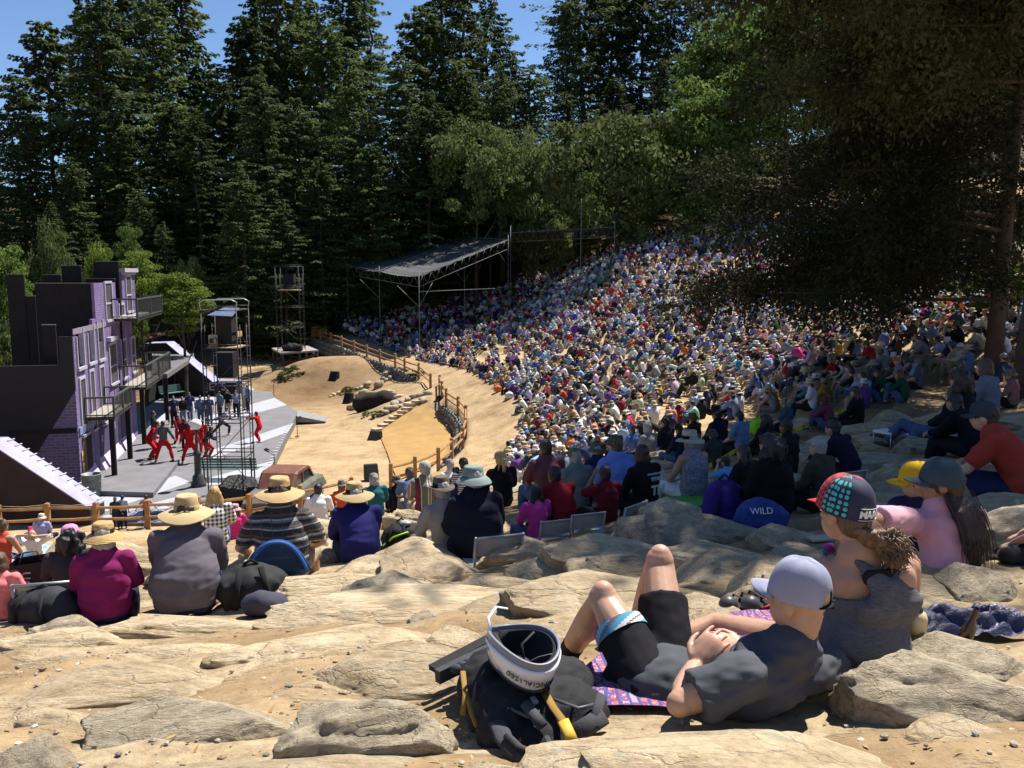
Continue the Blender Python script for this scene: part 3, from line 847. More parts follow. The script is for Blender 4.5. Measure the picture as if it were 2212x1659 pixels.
def window(s0, s1, z0, z1, sash=None, pane=True, fr=.11, out=.06):
 mb = MB()
 fbox(mb, s0, s0 + fr, z0, z1, -out, .003); fbox(mb, s1 - fr, s1, z0, z1, -out, .003)
 fbox(mb, s0 + fr, s1 - fr, z1 - fr, z1, -out, .003); fbox(mb, s0 - .04, s1 + .04, z0 - fr, z0, -out - .05, .003)
 if sash: fbox(mb, s0 + fr, s1 - fr, z0 + (z1 - z0) * sash - .04, z0 + (z1 - z0) * sash + .04, -out + .01, .003)
 w_ = mb.build('window', MTRIM, setroot)
 if pane:
  mb = MB(); fbox(mb, s0 + fr * .9, s1 - fr * .9, z0, z1 - fr * .9, -.022, .004); mb.build('pane', MPANE, w_)
 return w_
for i, (a, b_, zt, zb) in enumerate(wq):
 mb = MB(); fbox(mb, a, a + .1, zb, zt, -.06, .14); fbox(mb, b_ - .1, b_, zb, zt + (.3 if i < 2 else 0), -.06, .14); fbox(mb, a - .04, b_ + .04, zb - .12, zb, -.1, .14)
 w_ = mb.build('window', MTRIM, setroot)
 if i == 2:
  mb = MB(); fbox(mb, a + .09, b_ - .09, zb, zb + .75, -.02, .06); mb.build('pane', MPANE, w_)
for (x0, y0, x1, y1, mode, sash) in [(985,1600,1105,1659+610,3,None),(1110,1500,1215,1659+550,3,None),(1235,1450,1340,1659+480,3,None),
        (1355,1165,1480,1630,3,.42),(1515,1110,1600,1570,3,.45),(1635,1080,1710,1500,3,.45),
        (1300,380,1420,850,3,.42),(1480,660,1560,800,3,None),(1565,300,1660,745,3,.44)]:
 a = fsz(*c3(x0, y0)); b_ = fsz(*c3(x1, y1)); window(a[0], b_[0], b_[1], a[1], sash)
mb = MB()                                                        # cornices
fbox(mb, s5 - .08, s6 + .1, z5t - .02, z5t + .18, -.2, .1); fbox(mb, s5, s6, z5t - .16, z5t - .021, -.1, .0); mb.build('cornice', MTRIM, setroot); mb = MB()
a = fsz(*c3(1340,1130)); b_ = fsz(*c3(1430,1100)); fbox(mb, a[0], b_[0] + .1, a[1] - .06, a[1] + .14, -.2, -.001)
mb.build('window_head', MTRIM, setroot)
for k in range(1, 10): mb = MB(); fbox(mb, 1.22 * k, 1.22 * k + .02, SZ, zf2 - .3, -.006, -.001); mb.build('panel_joint', MDARKV_, setroot)
mb = MB(); fbox(mb, -.02, 2.6, zband - .28, zband + .02, -.06, -.001); mb.build('sign_band', M('blue_grey_band', (.20, .24, .42), .6), setroot)
mb = MB(); fbox(mb, -.03, s_end, zf2 - .2, zf2 + .02, -.03, -.001); mb.build('floor_band', M('grey_band', (.25, .22, .27), .7), setroot)
# shop front: doorway, shutter, posters, flared apron
MDARKV = M('dark_violet_shop', (.07, .06, .12), .7, .3)
for nm, s0, s1, z0, z1, mt in [('shop_door', .9, 1.9, SZ + .05, zband - .5, MATBLK), ('shop_blind', .45, .95, SZ + .5, zband - .45, M('brown_blind', (.16, .115, .07), .8)), ('shop_window', 3.4, 5.2, SZ + .55, zband - .45, MDARKV), ('shop_window', 5.6, 7.3, SZ + .55, zband - .45, MDARKV), ('shop_window', 8.0, 9.6, SZ + .55, zband - .45, MDARKV)]:
 mb = MB(); fbox(mb, s0, s1, z0, z1, -.03, -.001); mb.build(nm, mt, setroot)
for s0, z0, ww, hh, cc in [(.10, 1.45, .24, .42, (.75, .45, .16)), (.12, .95, .22, .40, (.70, .36, .10)), (.08, .62, .16, .2, (.55, .06, .08)), (.18, .5, .16, .16, (.2, .3, .6)), (.25, .78, .14, .14, (.7, .5, .2)), (5.75, 1.5, .3, .3, (.45, .45, .55)), (6.2, 1.7, .28, .34, (.35, .33, .45)), (3.6, 1.6, .34, .28, (.3, .32, .45))]:
 mb = MB(); fbox(mb, s0, s0 + ww, z0, z0 + hh, -.045, -.031); mb.build('poster', M('poster', cc, .8, .4, 14.0), setroot)
for s0, s1 in ((.5, 2.3), (3.2, 7.6), (7.8, 10.4)):
 mb = MB(); mb.add([(s0, -.002, SZ + .55), (s1, -.002, SZ + .55), (s1 + .1, -.22, SZ + .006), (s0, -.22, SZ + .006), (s0, -.002, SZ + .006), (s1, -.002, SZ + .006)], [(0,1,2,3)[::-1],(0,3,4),(1,5,2)]); mb.build('apron', M('pale_lilac_apron', (.58, .50, .68), .7), setroot)
# balconies
def balcony(xa, ya, xb, yb, xc, yc, ytop, ybot, out):
 sa, z_t = fsz(*c_(xa, ya), out); sb, z_t2 = fsz(*c_(xc, yc), out); _, z_b = fsz(*c_(xb, ybot), out)
 y1 = -out
 mb = MB(); mb.box(((sa + sb) / 2, y1 / 2 - .003, z_b + .06), (sb - sa, out, .12)); bal = mb.build('balcony', MDSTEEL, setroot)
 mb = MB(); mb.box(((sa + sb) / 2, y1 / 2 - .003, z_b + .135), (sb - sa - .05, out - .05, .02)); mb.build('deck', M('beige_deck', (.30, .27, .23), .8), bal)
 mb = MB(); zt = z_t
 for p0, p1 in (((sa, -.02), (sa, y1)), ((sa, y1), (sb, y1)), ((sb, y1), (sb, -.02))):
  mb.bar((*p0, zt), (*p1, zt), .08, .07); mb.bar((*p0, z_b + .2), (*p1, z_b + .2), .05, .05)
  L = math.hypot(p1[0] - p0[0], p1[1] - p0[1]); n = max(2, int(L / .19))
  for i in range(1, n): t = i / n; x, y = p0[0] + (p1[0] - p0[0]) * t, p0[1] + (p1[1] - p0[1]) * t; mb.bar((x, y, z_b + .12), (x, y, zt), .022, .022)
 for x, y in ((sa, y1), (sb, y1), ((sa + sb) / 2, y1), (sa, -.03), (sb, -.03)): mb.bar((x, y, z_b + .1), (x, y, zt + .01), .09, .09)
 mb.build('railing', M('grey_green_railing', (.075, .08, .075), .5, .2), bal)
 return sa, sb, z_b
c_ = c4; bx1 = balcony(1425,262, 1420,570, 1640,112, 0, 560, 1.15)
c_ = c3; bx2 = balcony(1830,1445, 1830,1659+120, 2130,1245, 0, 1659+100, 1.25)
c_ = c3; bx3 = balcony(1715,608, 1720,885, 2025,482, 0, 885, 1.15)
mb = MB()
for s_, zt in ((bx1[0] + .15, bx1[2]), (bx1[1] - .1, bx1[2]), (bx2[0] + .1, bx2[2]), (bx2[1] - .2, bx2[2])):
 mb.box((s_, -1.0, (SZ + zt) / 2), (.2, .2, zt - SZ)); mb.build('balcony_post', MATBLK, setroot); mb = MB()
# return wall that faces the seats, and the black flats behind
mb = MB(); zl = PY(60, 793, fa.y - 1).z
mb.box((-.07, .25, (SZ + zA) / 2), (.12, .5, zA - SZ)); mb.box((-.068, 6.25, (SZ + zl) / 2), (.116, 11.5, zl - SZ))
ret = mb.mesh('side_wall')
rt = empty('black_side_wall', (fa.x, fa.y, 0), math.atan2(fd.y, fd.x), 'black side wall of the purple set with dim painted bricks by its corner', 'stage flat')
ro = obj('wall', ret, MBRK, rt)
# object space for the brick: rebuild with x across the wall
ret.transform(Matrix.Rotation(PI / 2, 4, 'Z')); ro.rotation_euler.z = -PI / 2
mb = MB(); mb.box((-.066, 1.3, zband - .05), (.13, 2.5, .22)); mb.build('ledge', MATBLK, rt)
for k, (x0, x1, yt, off, w_) in enumerate([(700,1290,848,.35,'lower black flat with a pale top edge just behind the ruined windows'),(525,700,932,.5,'short black flat left of the ruined windows'),(440,1195,408,2.35,'broad black flat behind the upper windows'),(80,300,295,4.5,'black flat with a stepped corner at the far left'),(300,445,570,4.52,'low black flat beside the stepped one at the far left'),
           (1090,1445,350,3.2,'narrow black flat behind the top sash window'),(1170,1522,252,s5,'black flat joined to the corniced window bay'),(550,765,300,6.0,'small black flat low among the rear flats'),(770,1022,185,7.0,'black flat with a slanting brace behind it'),(1175,1490,133,9.0,'tallest black flat at the back of the set')]):
 if k in (0, 2, 5, 6): off = fsz(*c3(x1, yt))[0] + .12
 Yp = fa.y + fd.y * off
 a, b_ = PY(*c3(x0, yt), Yp), PY(*c3(x1, yt), Yp)
 mb = MB(); mb.box(((a.x + b_.x) / 2, Yp, (a.z + .2) / 2), (b_.x - a.x, .06, a.z - .2)); mb.mat(1); mb.box(((a.x + b_.x) / 2, Yp, a.z + .012), (b_.x - a.x + .01, .07, .03))
 tag(mb.build('black_flat', [MATBLK, M('pale_edge', (.22, .21, .2), .8)]), w_, 'stage flat', 'black flats behind the set')
p0, p1 = PY(*c3(950,405), 46), PY(*c3(1000,220), 46)
tag(MB().bar(p0, p1, .12, .06).build('brace_board', MLIGHT), 'pale slanting brace board between the black flats', 'board')

# ---- sloping lavender-topped walls
def slope_wall(pts_top, yn, yf, zbase, name, lbl, side_mat, pegs=0):
 """pts_top: [(x, z)] along the slope; near face at y = yn, far at yf"""
 e = empty(name, (pts_top[0][0], yn, zbase), 0, lbl, 'stage set', None)
 o = Vector(e.location); n = len(pts_top)
 mb = MB()
 V = [(x - o.x, 0, -.0) for x, z in pts_top] + [(x - o.x, 0, z - o.z) for x, z in pts_top] + [(x - o.x, yf - yn, 0) for x, z in pts_top] + [(x - o.x, yf - yn, z - o.z) for x, z in pts_top]
 Fs = []
 for i in range(n - 1): Fs += [(i, i + 1, n + i + 1, n + i), (2 * n + i, 3 * n + i, 3 * n + i + 1, 2 * n + i + 1)]
 Fs += [(0, n, 3 * n, 2 * n), (n - 1, 3 * n - 1, 4 * n - 1, 2 * n - 1)]
 mb.add(V, Fs); mb.build('side', side_mat, e)
 mb = MB()
 for i in range(n - 1):
  (x0, z0), (x1, z1) = pts_top[i], pts_top[i + 1]
  mb.add([(x0 - o.x, -.03, z0 - o.z + .004), (x1 - o.x, -.03, z1 - o.z + .004), (x1 - o.x, yf - yn + .03, z1 - o.z + .004), (x0 - o.x, yf - yn + .03, z0 - o.z + .004),
    (x0 - o.x, -.03, z0 - o.z + .05), (x1 - o.x, -.03, z1 - o.z + .05), (x1 - o.x, yf - yn + .03, z1 - o.z + .05), (x0 - o.x, yf - yn + .03, z0 - o.z + .05)], [(0,3,2,1),(4,5,6,7),(0,1,5,4),(2,3,7,6),(1,2,6,5),(3,0,4,7)])
 mb.build('top_board', MLAV, e)
 (x0, z0), (x1, z1) = pts_top[-3 if n > 3 else -2 - (n > 2) + 0], pts_top[-1]
 (x0, z0), (x1, z1) = pts_top[1], pts_top[2]
 for k in range(pegs):
  t = (k + .6) / pegs; x, z = x0 + (x1 - x0) * t - o.x, z0 + (z1 - z0) * t - o.z + .07
  MB().tube([(x, yf - yn - .30, z), (x, yf - yn + .14, z)], .022, 6).build('peg', M('pale_peg', (.45, .45, .5), .5), e)
 return e
MSIDE = M('dark_brown_wall', (.045, .033, .035), .85, .5, 1.2, .2, 12.0, c2=(.028, .02, .022))
q0, q1, q2, q3 = PY(17, 947, 30.6), PY(225, 1084, 30.6), PY(-260, 945, 30.6), PY(233, 1090, 30.6)
slope_wall([(q2.x, q0.z), (q0.x, q0.z), (q1.x, q1.z)], 29.55, 30.6, .3, 'sloping_wall', 'dark sloping wall with a lavender top and pegs at the near left of the stage', MSIDE, 13)
g0, g1, g2 = PY(*c5(-40,560), 62.6), PY(*c5(215,552), 62.6), PY(*c5(790,1035), 62.6)
sw = slope_wall([(g0.x, g0.z), (g1.x, g1.z), (g2.x, g2.z), (g2.x + 1.6, g2.z)], 61.2, 62.6, SZ - .3, 'sloping_wall', 'dark sloping wall with pale top and graffiti at the back of the stage', MATBLK, 6)
jt = PY(*c5(745,1120), 61.17)
tx = text_obj('graffiti_lettering', 'JETS', basis(jt, (1, 0, 0), (0, 0, 1)), .8, M('chalk_paint', (.34, .34, .36), .9), None, .003, .0)
tx.parent = sw; tx.matrix_parent_inverse = sw.matrix_basis.inverted()

# ---- awning roof, corrugated panel and loudspeaker cabinets at the back of the stage
r_ = [PY(*c5(60,690), 60), PY(*c5(430,715), 62), PY(*c5(390,790), 55), PY(*c5(120,960), 50), PY(*c5(-60,960), 50), PY(*c5(-60,690), 60)]
aw = empty('awning_roof', (r_[0].x, r_[0].y, 0), 0, 'flat grey awning roof on thin posts at the left back of the stage', 'awning')
zt = r_[2].z
mb = MB(); L_ = [Vector((p.x, p.y, zt)) for p in (PZ(*c5(-60,700), zt), PZ(*c5(425,715), zt), PZ(*c5(390,785), zt), PZ(*c5(130,955), zt), PZ(*c5(-60,955), zt))]
if sum(a.x * b.y - b.x * a.y for a, b in zip(L_, L_[1:] + L_[:1])) < 0: L_.reverse()
mb.prism([(p.x, p.y) for p in L_], zt - .25, zt); local(mb.build('roof_slab', M('grey_felt', (.13, .125, .12), .9, .2), aw), aw)

for xx, yb_ in ((100,1440),(235,1240),(350,1230)):
 b_ = PZ(*c5(xx, yb_), SZ); local(MB().tube([b_, (b_.x, b_.y, zt - .25)], .05, 8).build('post', MDSTEEL, aw), aw)
mb = MB(); a, b_ = PZ(*c5(-40,1330), SZ), PZ(*c5(420,1130), SZ)
mb.bar((a.x - .8, a.y + 1, (SZ + zt) / 2 - .2), (b_.x - .6, b_.y + 1.2, (SZ + zt) / 2 - .2), .1, zt - SZ - .35, ref=(0, 0, 1)); local(mb.build('back_wall', MATBLK, aw), aw)
a, b_ = PZ(*c5(418,1200), SZ), PZ(*c5(488,1175), SZ)
tg = PY(*c5(445,700), (a.y + b_.y) / 2).z
mb = MB(); n = 17
mb.grid(lambda s, t: (a.x + (b_.x - a.x) * s, a.y + (b_.y - a.y) * s + .03 * math.sin(s * n * PI), SZ + (tg - SZ) * t), 60, 2)
tag(mb.build('corrugated_panel', M('corrugated_iron', (.30, .33, .33), .5, .25, 3.0, metal=.4)), 'tall corrugated iron panel standing at the end of the awning', 'panel')
def cabinet(u0, u1, v0, v1, Y, d, lbl, rz=0.0, name='loudspeaker', tilt=0.0, grp=None, mt=None):
 a, b_ = PY(u0, v1, Y), PY(u1, v0, Y); wd, h = b_.x - a.x, b_.z - a.z
 e = empty(name, ((a.x + b_.x) / 2, Y + d / 2, a.z), rz, lbl, 'loudspeaker', grp)
 mb = MB(); mb.add([(-wd/2, -d/2, 0), (wd/2, -d/2, 0), (wd/2, d/2, 0), (-wd/2, d/2, 0), (-wd/2, -d/2 + tilt, h), (wd/2, -d/2 + tilt, h), (wd/2, d/2, h), (-wd/2, d/2, h)], [(3,2,1,0),(4,5,6,7),(0,1,5,4),(1,2,6,5),(2,3,7,6),(3,0,4,7)])
 mb.build('cabinet', mt or MATBLK, e)
 mb = MB(); mb.add([(-wd*.42, -d/2 + tilt*.06 - .01, h*.06), (wd*.42, -d/2 + tilt*.06 - .01, h*.06), (wd*.42, -d/2 + tilt*.94 - .01, h*.94), (-wd*.42, -d/2 + tilt*.94 - .01, h*.94)], [(0,1,2,3)])
 mb.build('grille', M('speaker_cloth', (.02, .02, .021), .95), e)
 mb = MB(); mb.bar((wd/2 + .01, -.08, h*.6), (wd/2 + .01, .08, h*.6), .02, .03); mb.build('handle', MDSTEEL, e)
 return e
u, v = c5(720,1010); u1, v1 = c5(950,690)
cabinet(u, u1, v1, v, 64.5, 1.4, 'tall black loudspeaker stack behind the scaffold tower')
for (x0, y0, x1, y1, w_) in [(345,1125,440,1245,'black wedge monitor beside the dark cave opening'),(640,1580,770,1680,'brown-black wedge monitor at the foot of the orange bank'),(175,870,275,980,'black wedge monitor leaning on the dark mound'),(1440,1160,1500,1225,'small black speaker beside the kink in the rail fence')]:
 u, v = 677.7 + x0 * .1838, 643.8 + y1 * .1838; hp = hit((u * 2 + (x1 - x0) * .1838) / 2, v)
 cabinet(u, 677.7 + x1 * .1838, 643.8 + y0 * .1838, v, hp.y, .6, w_, R(-25), tilt=.35, grp='stage monitors on the dirt')
hp = hit(800, 1042)
cabinet(786, 814, 1008, 1040, hp.y, .6, 'black wedge monitor near the rail fence behind the beanie wearer', R(20), tilt=.35, grp='stage monitors on the dirt')

# ---- scaffold towers
def scaffold(name, lbl, cx, cy, z0, z1, wd, dp, lifts, m, tilt=0.0):
 e = empty(name, (cx, cy, z0), 0, lbl, 'scaffold')
 H = z1 - z0
 for sx in (-1, 1):
  for sy in (-1, 1):
   MB().tube([(sx * wd / 2, sy * dp / 2, 0), (sx * wd / 2, sy * dp / 2, H)], .026, 6).build('upright', m, e)
 for sx in (-1, 1):                                     # ladder frames
  mb = MB()
  for k in range(int(H / .38)):
   z = .2 + k * .38
   mb.tube([(sx * wd / 2, -dp / 2, z), (sx * wd / 2, -dp / 2 + .35, z)], .014, 5); mb.tube([(sx * wd / 2, dp / 2, z), (sx * wd / 2, dp / 2 - .35, z)], .014, 5)
  for sy in (-1, 1): mb.tube([(sx * wd / 2, sy * (dp / 2 - .35), .1), (sx * wd / 2, sy * (dp / 2 - .35), H - .6)], .018, 6)
  mb.build('ladder_frame', m, e)
 for k in range(lifts + 1):
  z = .25 + (H - .3) * k / lifts
  mb = MB()
  for sy in (-1, 1):
   mb.tube([(-wd / 2, sy * dp / 2, z), (wd / 2, sy * dp / 2, z)], .022, 6); mb.tube([(-wd / 2, sy * dp / 2, z + .14), (wd / 2, sy * dp / 2, z + .14)], .016, 6); mb.tube([(0, sy * dp / 2, z), (0, sy * dp / 2, z + .14)], .014, 5)
  for sx in (-1, 1): mb.tube([(sx * wd / 2, -dp / 2, z), (sx * wd / 2, dp / 2, z)], .022, 6)
  mb.build('ledger', m, e)
 for k in range(lifts):
  za, zb = .25 + (H - .3) * k / lifts, .25 + (H - .3) * (k + 1) / lifts; s = 1 if k % 2 else -1
  MB().tube([(-wd / 2 * s, dp / 2 + .03, za), (wd / 2 * s, dp / 2 + .03, zb)], .014, 5).build('brace', m, e)
 return e
tb = PZ(489, 1086, .35)
ztop = PY(489, 668, tb.y).z
tw = scaffold('scaffold_tower', 'tall dark scaffold tower with a lighting platform standing in front of the stage', tb.x, tb.y + .75, .35, ztop, 1.32, 1.5, 5, MDSTEEL)
zp = PY(*c5(700,640), tb.y).z - .35
for k in range(5): MB().box((-.45 + .26 * k if k < 4 else .45, -.1 + (.1 if k == 4 else 0), zp + .02 + .003 * k), (.22, 1.2, .04)).build('plank', MWOOD, tw)
MB().box((-.38, -.2, zp + .28), (.34, .3, .42)).build('wooden_box', MWOOD, tw)
MB().box((.48, .1, zp + .5), (.06, .5, .2)).build('side_board', MWOOD, tw)
MB().box((.02, .0, zp + .62), (.6, .6, 1.1)).build('follow_spot_body', MATBLK, tw)
MB().lathe([(.0, 0), (.12, 0), (.13, .3), (.10, .34)], (-.28, -.45, zp + .3), 12, Matrix.Rotation(PI / 2, 3, 'X')).build('lamp', MSTEEL, tw)
mb = MB(); mb.add([(-.5, -.55, zp + 1.25), (.42, -.45, zp + 1.2), (.42, .45, zp + 1.48), (-.2, .5, zp + 1.5)], [(0,1,2,3)]); mb.build('tarpaulin_cover', M('blue_grey_tarp', (.10, .13, .2), .4, .3, spec=.5), tw)
for sy in (-1, 1): MB().tube([(-.66, sy * .75, ztop - .35), (-.70, sy * .75, ztop - .1), (-.5, sy * .75, ztop + .0), (.5, sy * .75, ztop + .0), (.70, sy * .75, ztop - .1), (.66, sy * .75, ztop - .35)], .02, 6).build('guard_rail', MSTEEL, tw)

# ---- lighting platform on posts, with the second tower
pz = 2.7
pp = [PZ(*c5(1445,628), pz), PZ(*c5(1555,690), pz), PZ(*c5(2035,655), pz), PZ(*c5(1900,600), pz)]
pl = empty('lighting_platform', (pp[0].x, pp[0].y, G(pp[0].x, pp[0].y)), 0, 'grey timber platform on posts at the edge of the dirt mound', 'platform')
if sum(a.x * b.y - b.x * a.y for a, b in zip(pp, pp[1:] + pp[:1])) < 0: pp.reverse()
local(sheet(pp, pz - .14, pz, 'deck', M('weathered_boards', (.27, .25, .22), .85, .25), pl), pl)
cen = sum(pp, Vector()) / 4
for i in range(4):
 for t in (0.04, .5):
  p = pp[i].lerp(pp[(i + 1) % 4], t).lerp(cen, .05); g = G(p.x, p.y)
  if pz - .14 - g > .3: local(MB().bar((p.x, p.y, g - .1), (p.x, p.y, pz - .14), .16, .16).build('post', MEDGE, pl), pl)
a = pp[0];
for i in range(4):
 p, q = pp[i].lerp(cen, .05), pp[(i + 1) % 4].lerp(cen, .05)
 local(MB().bar((p.x, p.y, max(G(p.x, p.y), .9) + .1), (q.x, q.y, pz - .3), .07, .12).build('brace', MEDGE, pl), pl)
t2b = PZ(630, 757, pz)
tw2 = scaffold('scaffold_tower', 'slim grey scaffold tower rising from the lighting platform under the trees', t2b.x, t2b.y, pz, PY(630, 575, t2b.y).z, 1.9, 1.7, 4, MDSTEEL)
H2 = PY(630, 575, t2b.y).z - pz
MB().box((0, 0, H2 * .72), (1.6, 1.5, .08)).build('plank_deck', MWOOD, tw2); MB().box((0, 0, H2 * .83), (.9, .8, 1.1)).build('lamp_housing', MATBLK, tw2)
mb = MB(); mb.ell((.2, -.2, .25), (.9, .6, .42)); tp_ = blend(mb, .08, 2, .5, None, 'black_tarpaulin'); warp(tp_, .12, 3.0)
to = obj('black_tarpaulin', tp_, MATBLK); to.location = (t2b.x, t2b.y - .3, pz); tag(to, 'crumpled black tarpaulin lying on the lighting platform', 'tarpaulin')
p0 = PY(690, 640, 88); tag(MB().box((0, 0, .5), (1.6, 1.2, 1.0)).box((0, 0, 1.02), (1.7, 1.3, .06)).build('equipment_bin', M('yellow_bin', (.22, .15, .02), .7)), 'yellow bin among the dark trunks left of the canopy', 'bin')
yb = bpy.data.objects['equipment_bin']; yb.location = on(p0.x, 88)

# ---- shade canopies
def cp5(x, y): return (745.5 + x * .1838, 474.4 + y * .1838)
MCLOTH = M('shade_cloth', (.075, .077, .078), .6, .25, 2.0, .15, 60.0)
def post_at(e, ub, vb, vt, r=.04, extra=.5, Yf=None):
 b_ = hit(ub, vb) if Yf is None else on(PY(ub, vb, Yf).x, Yf)
 top = PY(ub, vt, b_.y); top.x = b_.x
 o = MB().tube([(b_.x, b_.y, b_.z - .2), (top.x, top.y, top.z + extra)], r, 7).build('post', MPIPE, e); local(o, e)
 return b_, Vector((b_.x, b_.y, top.z))
def truss(e, p, q, drop, n):
 mb = MB(); a, b_ = p - Vector((0, 0, drop)), q - Vector((0, 0, drop))
 mb.tube([p, q], .024, 6); mb.tube([a, b_], .024, 6)
 for i in range(n):
  s, t = i / n, (i + .5) / n; mb.tube([a.lerp(b_, s), p.lerp(q, t)], .016, 5); mb.tube([p.lerp(q, t), a.lerp(b_, (i + 1) / n)], .016, 5)
 local(mb.build('truss', MPIPE, e), e)
def cloth(e, a, b_, c, d, sag, waves, seed):
 mb = MB()
 def fn(s, t):
  p = a.lerp(b_, s).lerp(d.lerp(c, s), t)
  z = -sag * 4 * s * (1 - s) * (.5 + .5 * math.sin(t * PI)) - .10 * abs(math.sin(t * waves * PI)) - .05 * noise.noise(Vector((s * 4, t * 9, seed)))
  return (p.x, p.y, p.z + z)
 mb.grid(fn, 14, 44); local(mb.build('shade_cloth', MCLOTH, e), e)
can = empty('shade_canopy', (-8, 75, 2), 0, 'big black shade cloth canopy on steel posts over the far seats', 'canopy')
bFR, tFR = post_at(can, 907, 768, 597); bFM, tFM = post_at(can, 822, 738, 586); bFL, tFL = post_at(can, 753, 716, 574)
b2, t2 = post_at(can, 1004, 722, 551); b3, t3 = post_at(can, 1098, 688, 518)
dv = (t3 - tFR)
tRL = PY(922, 506, tFL.y + dv.y * .96); tRM = (tRL + t3) / 2
tMm = (tFL + tFR) / 2; tMm.z = tFM.z
for (u_, v_, vt_) in ((843, 676, 560), (916, 692, 540), (1059, 645, 525)): post_at(can, u_, v_, vt_, extra=.0)
cloth(can, tFL, tMm, tRM, tRL, .35, 7, 1.0); cloth(can, tMm, tFR, t3, tRM, .35, 8, 5.0)
truss(can, tFL, tFR, .9, 9); truss(can, tFR, t3, .9, 12)
mb = MB(); mb.tube([tFL, tRL], .04, 6); mb.tube([tMm, tRM], .045, 6); mb.tube([tRL, t3], .04, 6); local(mb.build('roof_beam', MPIPE, can), can)
for b_, t_, dd in ((bFR, tFR, (-1.9, 0.2)), (bFR, tFR, (1.0, 2.0)), (bFM, tFM, (-1.9, .3)), (b2, t2, (-1.1, -2.2)), (b2, t2, (1.1, 2.2)), (b3, t3, (-1.1, -2.2))):
 local(MB().tube([(b_.x, b_.y, t_.z - 2.6), (b_.x + dd[0], b_.y + dd[1], t_.z - .8 + dd[1] * .14)], .028, 5).build('brace', MPIPE, can), can)
mb = MB(); mb.tube([(bFR.x, bFR.y, tFR.z - 1.3), (b3.x, b3.y, PY(1098, 622, b3.y).z)], .03, 6); local(mb.build('cross_pipe', MPIPE, can), can)
can2 = empty('shade_canopy', (5, 88, 7), 0, 'farther shade canopy seen edge on beside the big one', 'canopy')
q1_, k1 = post_at(can2, 1103, 680, 498); q2_, k2 = post_at(can2, 1254, 618, 494, extra=2.6); q3_, k3 = post_at(can2, 1327, 566, 492)
k4 = PY(1060, 495, k1.y + 9); k5 = PY(1330, 488, k3.y + 9)
k1.z = k2.z = k3.z = (k1.z + k2.z + k3.z) / 3; k4.z = k5.z = k1.z + .25
truss(can2, k1, k3, .9, 14); truss(can2, k4, k1, .9, 5); cloth(can2, k1, k3, k5, k4, .08, 3, 2.0)
for p in (k4, k5):
 g = G(p.x, p.y); local(MB().tube([(p.x, p.y, g), p], .03, 6).build('post', MPIPE, can2), can2)

# ---- rail fences
def fence(posts, lbl, h, rails=(.42, .82), drop=0, r=.055, grp=None):
 p0 = posts[0]; e = empty('rail_fence', p0, 0, lbl, 'fence', 'split rail fences round the arena')
 for i, p in enumerate(posts):
  mb = MB(); hh = h * random.uniform(.96, 1.06); a = random.uniform(-.3, .3)
  Mx = Matrix.Rotation(a, 3, 'Z') @ Matrix.Rotation(random.uniform(-.03, .03), 3, 'X')
  w2 = .075
  mb.box(p - p0 + Vector((0, 0, hh / 2 - .1)), (w2 * 2, w2 * 2, hh + .2), M=Mx)
  mb.add([p - p0 + Mx @ Vector(q) for q in ((-w2, -w2, hh), (w2, -w2, hh), (w2, w2, hh), (-w2, w2, hh), (0, 0, hh + .04))], [(0,1,4),(1,2,4),(2,3,4),(3,0,4)])
  mb.build('post', MPOST, e)
 for a, b_ in zip(posts[:-1], posts[1:]):
  if (b_ - a).length > 6: continue
  for rr in rails:
   d0, d1 = random.uniform(-.04, .04), random.uniform(-.04, .04)
   MB().tube([a - p0 + Vector((0, 0, h * rr + d0)), (a + b_) / 2 - p0 + Vector((0, 0, h * rr + (d0 + d1) / 2 - .02)), b_ - p0 + Vector((0, 0, h * rr + d1))], [r * 1.15, r, r * .8], 6, smooth=False).build('rail', MPOST, e)
def on_wall(px):
 """points at their place along the wall line"""
 out = []
 for u, v in px:
  best = min(range(len(WALL) - 1), key=lambda k: abs((WALL[k][0] + WALL[k+1][0]) / 2 - u) + abs((WALL[k][1] + WALL[k+1][1]) / 2 - v))
  a, b_ = WALL[best], WALL[best + 1]
  du, dv_ = b_[0] - a[0], b_[1] - a[1]; t = max(0, min(1, ((u - a[0]) * du + (v - a[1]) * dv_) / (du * du + dv_ * dv_)))
  z = a[2] + (b_[2] - a[2]) * t; p = PZ(u, v, z)
  out.append(p)
 return out
fence(on_wall([(645,713),(660.6,720),(676,727),(693,734),(715,741),(738,749),(765,759),(793,770),(821,781),(854,793),(874,803),(905,816),(930,839)]), 'rail fence along the far path above the stone wall', 1.0)
fence(on_wall([(950,840),(955,858),(964,875),(990,893),(1006,915),(1006,942),(999,966),(976,990),(947,1016),(897,1037),(845,1052)]), 'rail fence curving round the orange bank', .95)
ff = on_wall([(760,1085),(650,1108),(540,1126),(430,1136),(320,1143),(210,1147),(105,1150),(0,1154),(-110,1159),(-220,1163)])
fence(ff, 'weathered rail fence between the stage and the front seats', 1.0)
wr = MB()
for a, b_ in zip(ff[5:-1], ff[6:]): wr.tube([a + Vector((0, 0, .95)), (a + b_) / 2 + Vector((0, 0, .9)), b_ + Vector((0, 0, .95))], .008, 4)
tag(wr.build('rope', M('pale_rope', (.45, .42, .36), .9)), 'thin rope strung between the posts of the near rail fence', 'rope')

